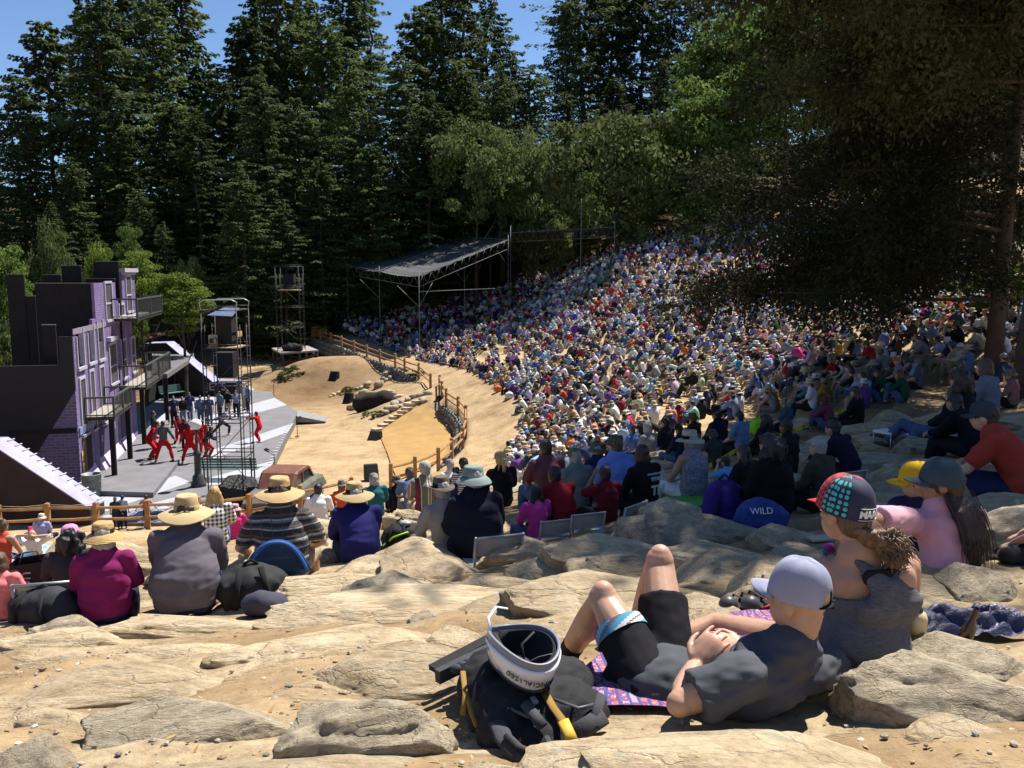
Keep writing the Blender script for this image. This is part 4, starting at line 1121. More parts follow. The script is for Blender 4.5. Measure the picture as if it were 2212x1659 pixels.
# ---- stones: retaining walls, cave mouth, steps
def rock_mat(name, a, b_, c, sc=1.0, lich=(.30, .30, .22)):
 m, t, b = nodes(name); g = coords(t, 'Object')
 oi = t.nodes.new('ShaderNodeObjectInfo'); ad = N(t, 'ShaderNodeVectorMath', operation='ADD'); t.links.new(g, ad.inputs[0])
 cx = t.nodes.new('ShaderNodeCombineXYZ'); mm = N(t, 'ShaderNodeMath', operation='MULTIPLY'); mm.inputs[1].default_value = 37.0; t.links.new(oi.outputs['Random'], mm.inputs[0]); t.links.new(mm.outputs[0], cx.inputs[0]); t.links.new(cx.outputs[0], ad.inputs[1]); v = ad.outputs[0]
 f1 = noise_out(t, 2.2 * sc, 8, .65, v); f2 = noise_out(t, 11 * sc, 8, .75, v); f3 = noise_out(t, 5.0 * sc, 3, .5, v)
 c1 = ramp(t, [(.30, c), (.48, a), (.68, b_)], f1).outputs['Color']
 c1 = mixc(t, c1, ramp(t, [(.25, (.4, .37, .34)), (.5, (1, 1, 1)), (.8, (1.3, 1.26, 1.16))], f2).outputs['Color'], .85, 'MULTIPLY')
 c1 = mixc(t, c1, lich, ramp(t, [(.60, (0, 0, 0)), (.68, (.6, .6, .6))], f3).outputs['Color'])
 # rusty dust in hollows of the stone's own layering
 wv = N(t, 'ShaderNodeTexWave', Scale=1.6 * sc, Distortion=9.0, Detail=5.0); wv.inputs['Detail Scale'].default_value = 1.2; t.links.new(v, wv.inputs['Vector'])
 c1 = mixc(t, c1, (.62, .56, .44), ramp(t, [(.95, (0, 0, 0)), (1, (.18, .18, .18))], wv.outputs['Fac']).outputs['Color'])
 geo = t.nodes.new('ShaderNodeNewGeometry')
 h = N(t, 'ShaderNodeHueSaturation'); mr = N(t, 'ShaderNodeMapRange'); mr.inputs['To Min'].default_value = .82; mr.inputs['To Max'].default_value = 1.15
 t.links.new(oi.outputs['Random'], mr.inputs['Value']); t.links.new(mr.outputs['Result'], h.inputs['Value']); t.links.new(c1, h.inputs['Color'])
 t.links.new(h.outputs['Color'], b.inputs['Base Color']); b.inputs['Roughness'].default_value = .9; b.inputs['Specular IOR Level'].default_value = .2
 vo = N(t, 'ShaderNodeTexVoronoi', Scale=1.8 * sc, feature='DISTANCE_TO_EDGE'); dm = mixc(t, v, noise_out(t, 3.0 * sc, 5, .6, v, 'Color'), .25); t.links.new(dm, vo.inputs['Vector'])
 crack = ramp(t, [(0, (0, 0, 0)), (.03, (1, 1, 1))], vo.outputs['Distance'])
 cm_ = N(t, 'ShaderNodeMath', operation='MAXIMUM'); t.links.new(crack.outputs['Color'], cm_.inputs[0]); t.links.new(ramp(t, [(.42, (1, 1, 1)), (.5, (0, 0, 0))], noise_out(t, .9 * sc, 2, .5, v)).outputs['Color'], cm_.inputs[1])
 ssum = N(t, 'ShaderNodeMath', operation='MULTIPLY_ADD'); t.links.new(cm_.outputs[0], ssum.inputs[0]); ssum.inputs[1].default_value = .55; t.links.new(f2, ssum.inputs[2])
 bump(t, b, ssum.outputs[0], .75, .035 / sc)
 return m
ROCK_TAN = rock_mat('tan_rock', (.48, .37, .23), (.60, .49, .33), (.32, .235, .14))
ROCK_GREY = rock_mat('grey_rock', (.38, .315, .22), (.54, .455, .32), (.19, .155, .11), 1.4)
ROCK_WALL = rock_mat('wall_stone', (.16, .155, .135), (.27, .26, .22), (.09, .085, .075), 2.0, (.2, .2, .17))
def rock_mesh(seed, sub=3, rough=.28, flat=1.0, fine=.05):
 bm = bmesh.new(); bmesh.ops.create_icosphere(bm, subdivisions=sub, radius=1.0)
 g = random.Random(seed); o = Vector((g.random() * 50, g.random() * 50, g.random() * 50))
 for v in bm.verts:
  p = v.co.copy()
  # boxier than a ball
  q = Vector([math.copysign(abs(c) ** .62, c) for c in p]); q = q.normalized().lerp(q, .5)
  d = noise.fractal(p * 1.1 + o, 1.0, 2.0, 3) * rough + noise.noise(p * 4.5 + o) * fine + noise.noise(p * 11 + o) * fine * .4
  r_ = noise.cell(p * 1.6 + o) * .05
  v.co = q * (1 + d + r_)
 for k in range(12):                                    # broken faces
  pn = Vector((g.gauss(0, 1), g.gauss(0, 1), g.gauss(.2, 1))).normalized(); dd = g.uniform(.62, .95)
  for v in bm.verts:
   e_ = v.co.dot(pn) - dd
   if e_ > 0: v.co -= pn * e_ * .88
 for v in bm.verts: v.co += v.co.normalized() * (noise.noise(v.co * 7 + o) * fine * .5 + noise.noise(v.co * 17 + o) * fine * .25)
 me = bpy.data.meshes.new('rock'); bm.to_mesh(me); bm.free()
 me.polygons.foreach_set('use_smooth', [True] * len(me.polygons))
 return me
STONES = [rock_mesh(400 + i, 2, .22, fine=.04) for i in range(6)]
def stone(parent, p, s, rz, m, name='stone', o0=None):
 o = obj(name, random.choice(STONES), m, parent); o.location = Vector(p) - (o0 or Vector()); o.scale = s; o.rotation_euler = (random.uniform(-.12, .12), random.uniform(-.12, .12), rz); return o
def stone_wall(i0, i1, lbl, rows, size, inset=.0):
 pts = WP[i0:i1 + 1]; e = empty('stone_wall', pts[0], 0, lbl, 'wall', 'dry stone retaining walls')
 cum = [0]
 for a, b_ in zip(pts[:-1], pts[1:]): cum.append(cum[-1] + math.hypot(b_.x - a.x, b_.y - a.y))
 for rrow in range(rows):
  s = random.uniform(0, .3)
  while s < cum[-1]:
   ln = size * random.uniform(.75, 1.45); k = max(i for i in range(len(cum) - 1) if cum[i] <= s); t = (s - cum[k]) / (cum[k + 1] - cum[k])
   p = pts[k].lerp(pts[k + 1], t); d = (pts[k + 1] - pts[k]); d.z = 0; d.normalize(); nrm = Vector((d.y, -d.x, 0))
   if nrm.dot(Vector((-14, 48, 0)) - p) < 0: nrm = -nrm
   zt = p.z - .02; q = p + nrm * (.30 + rrow * .09); zz = zt - .18 - rrow * size * .62
   if zz > G(q.x, q.y) - .3: stone(e, (q.x, q.y, zz), (ln * .56, .30, size * .42), math.atan2(d.y, d.x), ROCK_WALL, o0=pts[0])
   s += ln * 1.02
 return e
sw1 = stone_wall(1, 6, 'long grey stone retaining wall under the far fence', 3, .62)
for px, py, sz in [(870,838,.62),(905,845,.55),(935,865,.6),(850,900,.5),(880,880,.55),(1010,825,.35),(895,930,.4),(810,930,.25),(850,955,.3)]:
 p = hit(677.7 + px * .1838, 643.8 + py * .1838 + 6); stone(sw1, p + Vector((0, 0, sz * .3)), (sz * .8, sz * .6, sz * .6), random.random() * 3, ROCK_GREY, o0=WP[1])
sw2 = stone_wall(9, 14, 'low dark stone wall curving under the near fence', 3, .5)
def hc(x, y): return hit(677.7 + x * .1838, 643.8 + y * .1838)
# cave mouth: ring of stones round a dark recess in the bank
cv = hc(690, 1290)
cave = empty('stone_grotto', cv, 0, 'dark grotto opening with a stone rim in the dry grass bank', 'grotto')
mb = MB()
rim = [hc(560,1200), hc(600,1090), hc(690,1100), hc(780,1170), hc(850,1230), hc(870,1290), hc(830,1330)]
back = [Vector((p.x + .6, p.y + .5, max(p.z, .5) + .35)) for p in rim]
for i in range(len(rim)):
 p = rim[i]; b_ = back[i]
 for k in range(3): stone(cave, b_ + Vector((random.uniform(-.5, .5), random.uniform(-.3, .3), -.35 * k + random.uniform(-.1, .1))), (.42, .34, .26), random.random() * 3, ROCK_GREY, o0=cv)
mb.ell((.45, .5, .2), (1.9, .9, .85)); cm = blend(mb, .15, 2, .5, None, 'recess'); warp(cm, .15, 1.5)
obj('recess', cm, M('painted_cave_shade', (.02, .016, .012), .95, .4), cave)  # cave mouth's shade is put into this lump's near-black colour
for px, py, sz in [(490,1280,.62),(455,1270,.4),(520,1060,.3),(440,1080,.3),(300,1110,.35),(230,1130,.35),(200,1150,.25),(520,1130,.35),(560,1050,.35),(840,1340,.35),(790,1360,.25),(900,1310,.5),(950,1290,.4),(990,1270,.3),(1180,1150,.4),(1230,1140,.4),(1330,1120,.4),(1270,1190,.35),(1100,1180,.3),(820,920,.3),(1290,1210,.35)]:
 p = hc(px, py + 20); r_ = obj('rock', random.choice(STONES), ROCK_GREY if px > 700 else ROCK_TAN); r_.location = p + Vector((0, 0, sz * .15)); r_.scale = (sz, sz * .7, sz * .55); r_.rotation_euler.z = random.random() * 3
 tag(r_, uniq('pale rock ' + ('beside the grotto mouth' if px < 700 else 'at the right rim of the grotto' if px < 1000 else 'near the top of the stone steps'), ['half buried', 'with a flat top', 'with a dark side', 'small and round', 'lying on its side', 'next to dry grass']), 'rock', 'rocks on the bank')
stp = empty('stone_steps', hc(770, 1560), 0, 'rough stone steps climbing from the dirt beside the orange bank', 'steps')
o0 = Vector(stp.location)
for x, y, wd in [(745,1560,130),(820,1515,110),(890,1470,120),(940,1425,100),(1000,1395,100),(1055,1360,110),(1100,1310,110),(1150,1265,150),(1220,1230,120)]:
 p = hc(x, y); Y = p.y; wm = wd * .1838 / FPX * Y
 mb = MB(); n = 9; pl_ = [(wm * .62 * math.cos(2 * PI * k / n + .2) * random.uniform(.85, 1.1), .33 * math.sin(2 * PI * k / n + .2) * random.uniform(.8, 1.1)) for k in range(n)]
 mb.prism(pl_, -.25, .05); o = mb.build('step', ROCK_TAN, stp); o.location = p - o0 + Vector((0, 0, .1)); o.rotation_euler.z = R(12)
# orange jute-covered bank
bk = [(913,876),(930,884),(955,905),(972,930),(975,955),(962,985),(935,1008),(895,1024),(860,1042),(846,1010),(838,985),(818,938),(850,915),(885,892)]
bp = [hit(u, v) for u, v in bk]; cen = sum(bp, Vector()) / len(bp)
mb = MB(); rings = 9; V = [cen]; Fs = []
for k in range(1, rings + 1):
 for p in bp: q = cen.lerp(p, k / rings); V.append(q)
Vz = Gv(np.array([v.x for v in V]), np.array([v.y for v in V])); V = [(v.x, v.y, z + .07) for v, z in zip(V, Vz)]; n = len(bp)
for i in range(n): Fs.append((0, 1 + i, 1 + (i + 1) % n))
for k in range(rings - 1):
 for i in range(n): Fs.append((1 + k * n + i, 1 + (k + 1) * n + i, 1 + (k + 1) * n + (i + 1) % n, 1 + k * n + (i + 1) % n))
mb.add(V, Fs, True)
tag(mb.build('jute_bank_cover', M('orange_jute', (.30, .185, .07), .95, .3, 1.4, .6, 30.0, c2=(.42, .25, .085))), 'orange-brown jute netting spread over the bank under the fence', 'ground cover')

# ---- lamp post, benches, bin, car, black rock, microphones
lb = PZ(429, 1050, SZ)
lp = empty('street_lamp', lb, 0, 'black street lamp with a white globe near the front of the stage', 'street lamp')
hl = PY(414, 922, lb.y).z - SZ
MB().lathe([(.0, 0), (.30, 0), (.30, .12), (.24, .2), (.22, .42), (.15, .5), (.135, .55), (.13, 1.25), (.17, 1.3), (.17, 1.4), (.06, 1.5), (.05, hl - .25), (.12, hl - .18), (.12, hl - .1), (0, hl - .1)], n=16).build('post', M('black_iron', (.05, .055, .05), .5, .3), lp)
MB().ell((0, 0, hl + .1), (.23, .23, .23), n=20, k=14).build('globe', M('white_globe', (.85, .83, .78), .3, 0), lp)
def bench(p, rz, lbl, L=2.4):
 e = empty('park_bench', p, rz, lbl, 'bench', 'green park benches'); mg = M('green_bench_paint', (.10, .20, .17), .6, .2)
 for k in range(4): MB().box((0, -.25 + .13 * k, .45), (L, .09, .035)).build('seat_slat', mg, e)
 for k in range(4): MB().box((0, .22 + .03 * k, .55 + .12 * k), (L, .03, .085)).build('back_slat', mg, e)
 for sx in (-.4, .4): MB().bar((sx * L, -.22, 0), (sx * L, -.22, .43), .05, .05).bar((sx * L, .2, 0), (sx * L, .2, .43), .05, .05).bar((sx * L, .2, .43), (sx * L, .35, 1.0), .05, .04).bar((sx * L, -.25, .42), (sx * L, .22, .42), .05, .04).build('leg', M('iron', (.03, .03, .03), .6), e)
bench(PZ(496, 1034, SZ), PI, 'green slatted park bench behind the scaffold tower legs', 2.5)
bench(PZ(*c5(200,1270), SZ), R(60), 'bright green bench under the awning at the back of the stage', 1.8)
tb_ = PZ(200, 1072, SZ)
mb = MB(); mb.lathe([(.30, 0), (.31, .02), (.36, .86), (.38, .88), (.37, .9), (.34, .9), (.29, .05)], n=24)
tc = empty('trash_can', tb_, 0, 'dented galvanised trash can by the corner of the purple facade', 'trash can')
mb.build('bin_body', M('dull_zinc', (.20, .22, .21), .6, .3, 4.0, metal=.3), tc)
MB().lathe([(.30, .3), (.345, .31), (.335, .34)], n=24).lathe([(.33, .6), (.36, .61), (.35, .64)], n=24).build('hoop', M('dull_zinc', (.20, .22, .21), .6, .3, 4.0, metal=.3), tc)
# old car
cb = PZ(596, 1112, .25)
car = empty('old_car', (cb.x, cb.y + 1.5, .1), R(84), 'rusty old car with a red-brown roof parked at the front corner of the stage', 'car')
RUST = M('rusty_red_paint', (.15, .06, .04), .6, .3, 2.0, .15, 20.0); DUSTY = M('dusty_grey_paint', (.13, .13, .11), .6, .25, 2.0)
mb = MB()
prof = [(-2.2,.45),(-2.25,.75),(-1.9,.95),(-1.0,1.02),(1.2,1.02),(2.0,.92),(2.2,.72),(2.18,.45)]
def loft(mb, prof, ys):
 n = len(prof); V = []
 for y, sx, dz in ys: V += [(x * sx, y, z + (dz if z > .6 else 0)) for x, z in prof]
 Fs = [(j * n + i, (j + 1) * n + i, (j + 1) * n + (i + 1) % n, j * n + (i + 1) % n) for j in range(len(ys) - 1) for i in range(n)]
 Fs += [tuple(range(n))[::-1], tuple((len(ys) - 1) * n + i for i in range(n))]
 mb.add(V, Fs, False)
loft(mb, prof, [(-.88, .94, -.12), (-.80, .99, -.02), (0, 1, .03), (.80, .99, -.02), (.88, .94, -.12)]); mb.build('car_body', DUSTY, car)
mb = MB(); loft(mb, [(-1.15,1.0),(-.7,1.52),(-.5,1.58),(.55,1.58),(.8,1.52),(1.35,1.0),(1.25,1.0),(.72,1.47),(-.62,1.47),(-1.05,1.0)], [(-.70,.96,-.03),(-.62,1,.0),(.62,1,0),(.70,.96,-.03)]); mb.build('roof', RUST, car)
for sy in (-1, 1):
 mb = MB(); mb.add([(-1.02, sy * .665, 1.02), (-.05, sy * .665, 1.02), (-.05, sy * .665, 1.44), (-.6, sy * .665, 1.44)], [(0,1,2,3)]); mb.add([(.08, sy * .665, 1.02), (1.2, sy * .665, 1.02), (.7, sy * .665, 1.44), (.08, sy * .665, 1.44)], [(0,1,2,3)]); mb.build('side_window', M('car_glass', (.02, .03, .03), .15, 0, spec=.6), car)
 MB().bar((.02, sy * .68, 1.0), (.02, sy * .68, 1.5), .1, .03).build('door_pillar', RUST, car)
mb = MB(); mb.add([(1.28, -.6, 1.03), (1.28, .6, 1.03), (.78, .56, 1.48), (.78, -.56, 1.48)], [(0,1,2,3)]); mb.add([(-1.1, .6, 1.03), (-1.1, -.6, 1.03), (-.68, -.56, 1.48), (-.68, .56, 1.48)], [(0,1,2,3)]); mb.build('windscreen', M('car_glass', (.02, .03, .03), .15, 0, spec=.6), car)
for sx in (-1.35, 1.35):
 for sy in (-.82, .82):
  w_ = MB().lathe([(.0, -.1), (.33, -.1), (.35, -.06), (.35, .06), (.33, .1), (0, .1)], (sx, sy, .35), 18, Matrix.Rotation(PI / 2, 3, 'X')).build('wheel', M('black_rubber', (.02, .02, .02), .9, 0), car)
  MB().lathe([(0, -.12), (.16, -.12), (.18, -.1), (.18, .1), (.16, .12), (0, .12)], (sx, sy, .35), 14, Matrix.Rotation(PI / 2, 3, 'X')).build('hubcap', MSTEEL, w_)
for sy in (-.6, .6): MB().ell((2.2, sy, .74), (.06, .12, .12)).build('headlight', M('lamp_glass', (.6, .6, .55), .2, 0), car)
for sx in (-2.28, 2.25): MB().box((sx, 0, .5), (.1, 1.7, .14)).build('bumper', MSTEEL, car)
br_ = obj('black_boulder', rock_mesh(77, 4, .25), M('black_plastic_rock', (.012, .014, .015), .45, .4, 6.0, 1.0, 6.0, spec=.6, dist=.2)); bp_ = PZ(*c6(850,1330), .3); br_.location = bp_ + Vector((.1, .6, .35)); br_.scale = (.85, .6, .8)
tag(br_, 'glossy black fake boulder at the foot of the scaffold tower', 'boulder')
def mic(p, lbl):
 e = empty('microphone_stand', p, random.random() * 6, lbl, 'microphone', 'microphones along the stage edge')
 MB().tube([(0, 0, 0), (0, 0, .75)], .012, 5).lathe([(.13, 0), (.13, .02), (0, .03)], n=10).build('stand', MATBLK, e)
 MB().tube([(0, 0, .75), (-.25, .05, .95)], .012, 5).tube([(-.25, .05, .95), (-.40, .08, 1.05)], [.035, .045], 8, dome=True).build('microphone', MATBLK, e)
 MB().tube([(.05, .03, .0), (.06, .03, .8), (-.15, .12, 1.0)], .01, 5).tube([(-.15, .12, 1.0), (-.3, .15, 1.08)], [.03, .04], 8, dome=True).build('second_microphone', MATBLK, e)
mic(PZ(*c6(1650,520), 0.0), 'pair of microphones on a stand half way along the stage edge'); mic(PZ(*c6(1380,930), .1), 'pair of microphones on a stand at the near stage corner by the car'); mic(PZ(*c5(1470,1230), 0), 'microphone stand at the far corner of the stage')
p = PZ(*c5(1570,1140), .05); tag(MB().box(p + Vector((0, 0, .03)), (1.1, .5, .05), .1).build('floor_plate', M('grey_plate', (.33, .33, .30), .8)), 'flat grey plate lying on the dirt behind the stage', 'plate')
# hut roofs under the trees
for u, v, Y, lbl in [(600, 545, 100, 'pale shed roof glimpsed between the dark trunks'), (590, 632, 96, 'small white stall under the firs behind the tower')]:
 p = PY(u, v, Y); g = G(p.x, Y); e = empty('shed', (p.x, Y, g), R(10), lbl, 'shed')
 MB().box((0, 0, (p.z - g) / 2), (2.6, 2.0, p.z - g)).build('wall', MEDGE, e); mb = MB(); mb.add([(-1.6, -1.3, p.z - g - .1), (1.6, -1.3, p.z - g - .1), (1.6, 0, p.z - g + .7), (-1.6, 0, p.z - g + .7), (-1.6, 1.3, p.z - g - .1), (1.6, 1.3, p.z - g - .1)], [(0,1,2,3),(3,2,5,4)]); mb.build('roof', M('pale_shed_roof', (.5, .45, .36), .8), e)
# grey-green shrubs on the dirt mound
SHR = clump_crown(.8, .8, .45, 901, 26, 60, .10, .3)
for x, y, s_, w_ in [(1350,790,1.3,'grey-green low shrub on the slope left of the platform'),(1680,960,1.5,'low grey-green shrub on the dirt mound'),(1660,1040,.5,'small dark tuft on the mound below the shrub')]:
 p = hit(*c5(x, y)); e = obj('shrub', SHR, L_OAK); e.location = p + Vector((0, 0, .1)); e.scale = (s_,) * 3; tag(e, w_, 'shrub', 'low shrubs on the mound')
for x, y, s_, w_ in [(400,1120,.9,'green weed clump beside the grotto rocks'),(1060,890,.7,'dark weed clump at the foot of a fence post'),(1230,930,.9,'tall weeds under the rail fence'),(760,1390,.6,'weeds below the grotto'),(620,1390,.5,'dry weeds in the grotto mouth')]:
 p = hc(x, y); e = obj('weeds', SHR, L_BAY); e.location = p + Vector((0, 0, .1)); e.scale = (s_,) * 3; e.rotation_euler.z = x; tag(e, w_, 'weeds', 'weed clumps on the bank')
# ------------------------------------------------------------------ people
SKIN = {'fair': M('fair_skin', (.56, .345, .245), .55, .10, 9.0, spec=.35), 'tan': M('tanned_skin', (.43, .245, .155), .55, .10, 9.0, spec=.35), 'brown': M('brown_skin', (.20, .105, .06), .55, .1, 9.0, spec=.35)}
def cloth_mat(name, c, bmp=.25):
 return M('cloth_' + name, c, .9, .10, 5.0, bmp, 220.0, spec=.12, dist=.004)
def hair_mat(name, c):
 key = ('hair_' + name, c)
 if key in MATS: return MATS[key]
 m, t, b = nodes('hair_' + name); v = coords(t, 'Object')
 mp = N(t, 'ShaderNodeMapping'); mp.inputs['Scale'].default_value = (60, 60, 6); t.links.new(v, mp.inputs[0])
 f = noise_out(t, 1.6, 4, .7, mp.outputs[0])
 t.links.new(ramp(t, [(.3, tuple(x * .55 for x in c)), (.7, tuple(min(1, x * 1.45) for x in c))], f).outputs['Color'], b.inputs['Base Color'])
 b.inputs['Roughness'].default_value = .5; bump(t, b, f, .5, .008); MATS[key] = m
 return m
HAIR = {k: hair_mat(k, c) for k, c in {'black': (.014, .012, .011), 'dark brown': (.04, .022, .013), 'brown': (.10, .055, .028), 'auburn': (.13, .05, .025), 'blond': (.42, .27, .11), 'grey': (.33, .32, .30), 'white': (.62, .60, .56)}.items()}

def lerp3(a, b, t): return Vector(a).lerp(Vector(b), t)
def joints(kind, g=None):
 """joint positions of an adult; origin at the seat (or between the feet when standing), facing +Y"""
 J = dict(lean=0.0)
 if kind.startswith('stand') or kind in ('lunge', 'point', 'crouch', 'walk'):
  J.update(pel=(0,0,.94), wai=(0,.0,1.08), che=(0,.0,1.28), nek=(0,-.01,1.46), hed=(0,.03,1.61),
     shL=(-.185,-.01,1.42), shR=(.185,-.01,1.42), elL=(-.24,-.02,1.14), elR=(.24,-.02,1.14), haL=(-.25,.08,.90), haR=(.25,.08,.90),
     hiL=(-.09,0,.92), hiR=(.09,0,.92), knL=(-.10,.03,.50), knR=(.10,.03,.50), anL=(-.11,-.02,.08), anR=(.11,-.02,.08))
  if kind == 'stand_wide': J.update(anL=(-.34,-.05,.08), anR=(.34,-.02,.08), knL=(-.24,.08,.48), knR=(.24,.08,.48), pel=(0,0,.88), hiL=(-.1,0,.86), hiR=(.1,0,.86), elL=(-.34,-.06,1.14), elR=(.34,-.06,1.14), haL=(-.40,.12,.94), haR=(.40,.12,.94))
  if kind == 'stand_armsout': J.update(elL=(-.36,0,1.2), elR=(.36,0,1.2), haL=(-.52,.04,.99), haR=(.52,.04,.99))
  if kind == 'stand_hold': J.update(elL=(-.22,.02,1.16), elR=(.22,.02,1.16), haL=(-.06,.2,1.2), haR=(.06,.2,1.2))
  if kind == 'lunge': J.update(pel=(0,.05,.82), wai=(0,.10,.98), che=(0,.20,1.16), nek=(0,.28,1.33), hed=(0,.36,1.47), shL=(-.19,.26,1.29), shR=(.19,.26,1.29), elL=(-.30,.42,1.1), elR=(.28,.40,1.08), haL=(-.18,.66,1.16), haR=(.16,.66,1.06), hiL=(-.09,.05,.80), hiR=(.09,.05,.80), knL=(-.13,.46,.48), anL=(-.14,.40,.08), knR=(.16,-.26,.44), anR=(.2,-.62,.10))
  if kind == 'point': J.update(pel=(0,-.05,.84), wai=(0,-.02,1.0), che=(0,.05,1.19), nek=(0,.08,1.36), hed=(0,.13,1.51), shL=(-.18,.07,1.33), shR=(.18,.07,1.33), elL=(-.2,.36,1.26), elR=(.2,.36,1.24), haL=(-.13,.64,1.3), haR=(.13,.62,1.22), hiL=(-.09,-.05,.82), hiR=(.09,-.05,.82), knL=(-.12,.14,.46), knR=(.12,.22,.50), anL=(-.12,-.12,.08), anR=(.13,.02,.08))
  if kind == 'crouch': J.update(pel=(0,-.14,.78), wai=(0,-.06,.94), che=(0,.06,1.10), nek=(0,.14,1.25), hed=(0,.22,1.38), shL=(-.2,.12,1.21), shR=(.2,.12,1.21), elL=(-.34,.12,.98), elR=(.34,.12,.98), haL=(-.30,.34,.86), haR=(.30,.34,.86), hiL=(-.1,-.12,.77), hiR=(.1,-.12,.77), knL=(-.25,.16,.46), knR=(.25,.16,.46), anL=(-.30,-.08,.08), anR=(.30,-.08,.08))
  if kind == 'walk': J.update(knL=(-.1,.18,.52), anL=(-.1,.24,.10), knR=(.1,-.02,.50), anR=(.1,-.26,.12), elL=(-.25,-.1,1.15), haL=(-.26,-.05,.9), elR=(.25,.08,1.15), haR=(.24,.24,.98))
 else:
  J.update(pel=(0,0,.10), wai=(0,-.03,.26), che=(0,-.01,.44), nek=(0,.03,.61), hed=(0,.075,.755),
     shL=(-.185,.01,.565), shR=(.185,.01,.565), elL=(-.25,.10,.33), elR=(.25,.10,.33), haL=(-.10,.34,.21), haR=(.10,.34,.21),
     hiL=(-.09,.04,.09), hiR=(.09,.04,.09), knL=(-.15,.45,.13), knR=(.15,.45,.13), anL=(-.14,.52,-.28), anR=(.14,.52,-.28))
  if kind == 'hug': J.update(wai=(0,-.05,.25), che=(0,.0,.42), nek=(0,.07,.58), hed=(0,.13,.715), shL=(-.18,.05,.54), shR=(.18,.05,.54), knL=(-.12,.36,.42), knR=(.12,.36,.42), anL=(-.11,.42,-.0), anR=(.11,.42,-.0), elL=(-.25,.25,.36), elR=(.25,.25,.36), haL=(-.04,.46,.32), haR=(.05,.46,.30))
  if kind == 'fwd': J.update(wai=(0,-.02,.25), che=(0,.10,.41), nek=(0,.20,.56), hed=(0,.28,.685), shL=(-.19,.16,.53), shR=(.19,.16,.53), elL=(-.22,.36,.27), elR=(.22,.36,.27), haL=(-.03,.56,.24), haR=(.03,.56,.22))
  if kind == 'back': J.update(wai=(0,-.07,.24), che=(0,-.16,.41), nek=(0,-.22,.57), hed=(0,-.20,.72), shL=(-.2,-.21,.53), shR=(.2,-.21,.53), elL=(-.30,-.36,.30), elR=(.30,-.36,.30), haL=(-.28,-.38,.05), haR=(.28,-.38,.05), knL=(-.13,.42,.26), knR=(.12,.46,.16), anL=(-.13,.66,-.04), anR=(.12,.84,.02))
  if kind == 'cross': J.update(knL=(-.34,.28,.12), knR=(.34,.28,.12), anL=(.12,.34,.06), anR=(-.12,.38,.06), haL=(-.16,.28,.2), haR=(.16,.28,.2))
  if kind == 'raise': J.update(elL=(-.30,.12,.50), haL=(-.12,.16,.74))
  if kind == 'reach': J.update(elL=(-.42,.18,.50), haL=(-.62,.34,.52))
  if kind == 'wide': J.update(elL=(-.34,.10,.32), elR=(.34,.10,.32), haL=(-.26,.34,.20), haR=(.26,.34,.20), knL=(-.28,.40,.13), knR=(.28,.40,.13), anL=(-.3,.46,-.3), anR=(.3,.46,-.3))
  if kind == 'behind_head': J.update(wai=(0,-.07,.24), che=(0,-.17,.38), nek=(0,-.24,.53), hed=(0,-.20,.67), shL=(-.2,-.2,.50), shR=(.2,-.2,.50), elL=(-.44,-.18,.66), elR=(.44,-.18,.66), haL=(-.06,-.29,.71), haR=(.06,-.29,.67), knL=(-.12,.5,.14), knR=(.12,.5,.14), anL=(-.12,.9,.02), anR=(.12,.9,.02))
 J = {k: (Vector(v) if isinstance(v, tuple) else v) for k, v in J.items()}
 return J
def head_parts(mb, c, Mx, s=1.0, face=True):
 c = Vector(c)
 f = lambda x, y, z: c + Mx @ (Vector((x, y, z)) * s)
 mb.ell(f(0, -.012, .028), (.075 * s, .096 * s, .098 * s), Mx); mb.ell(f(0, .030, -.045), (.056 * s, .062 * s, .066 * s), Mx)
 if face:
  mb.ell(f(0, .088, -.022), (.013 * s, .024 * s, .024 * s), Mx, 8, 6)
  for sx in (-1, 1): mb.ell(f(sx * .076, -.004, -.012), (.012 * s, .024 * s, .034 * s), Mx, 8, 6)
  mb.ell(f(0, .080, -.066), (.024 * s, .012 * s, .013 * s), Mx, 8, 6)
def hand(mb, wrist, d, up, s=1.0, curl=.5, fingers=True, side=1):
 """palm and five separate bent fingers; d = pointing direction, up = back of the hand"""
 d = Vector(d).normalized(); up = Vector(up); up = (up - d * up.dot(d)).normalized(); sd = d.cross(up) * side
 w0 = Vector(wrist)
 palm = [w0, w0 + d * .045 * s, w0 + d * .085 * s]
 mb.tube(palm, [.026 * s, .040 * s, .040 * s], 10, True, .42, up, dome=True)
 if not fingers:
  mb.tube([w0 + d * .08 * s, w0 + d * .12 * s - up * .02 * s, w0 + d * .14 * s - up * .05 * s], [.038 * s, .034 * s, .026 * s], 8, True, .45, up, dome=True); return
 for i, (off, L) in enumerate(((-.037, .068), (-.0125, .078), (.0125, .073), (.036, .057))):
  p = w0 + d * .082 * s + sd * off * s; a = 0; pts = [p - d * .02 * s, p]
  q = p
  for k, fr in enumerate((.45, .32, .23)):
   a += curl * (.75 + .12 * i); q = q + (d * math.cos(a) - up * math.sin(a)) * L * fr * s; pts.append(q)
  mb.tube(pts, [.0092 * s, .0088 * s, .0082 * s, .0076 * s, .0064 * s], 8, dome=True)
 b = w0 + d * .025 * s - sd * .028 * s; q1 = b + (d * .6 - sd * .75 - up * .25).normalized() * .036 * s; q2 = q1 + (d * .85 - sd * .3 - up * .35).normalized() * .030 * s; q3 = q2 + (d * .95 - up * .35).normalized() * .024 * s
 mb.tube([b, q1, q2, q3], [.015 * s, .012 * s, .0105 * s, .008 * s], 8, dome=True)
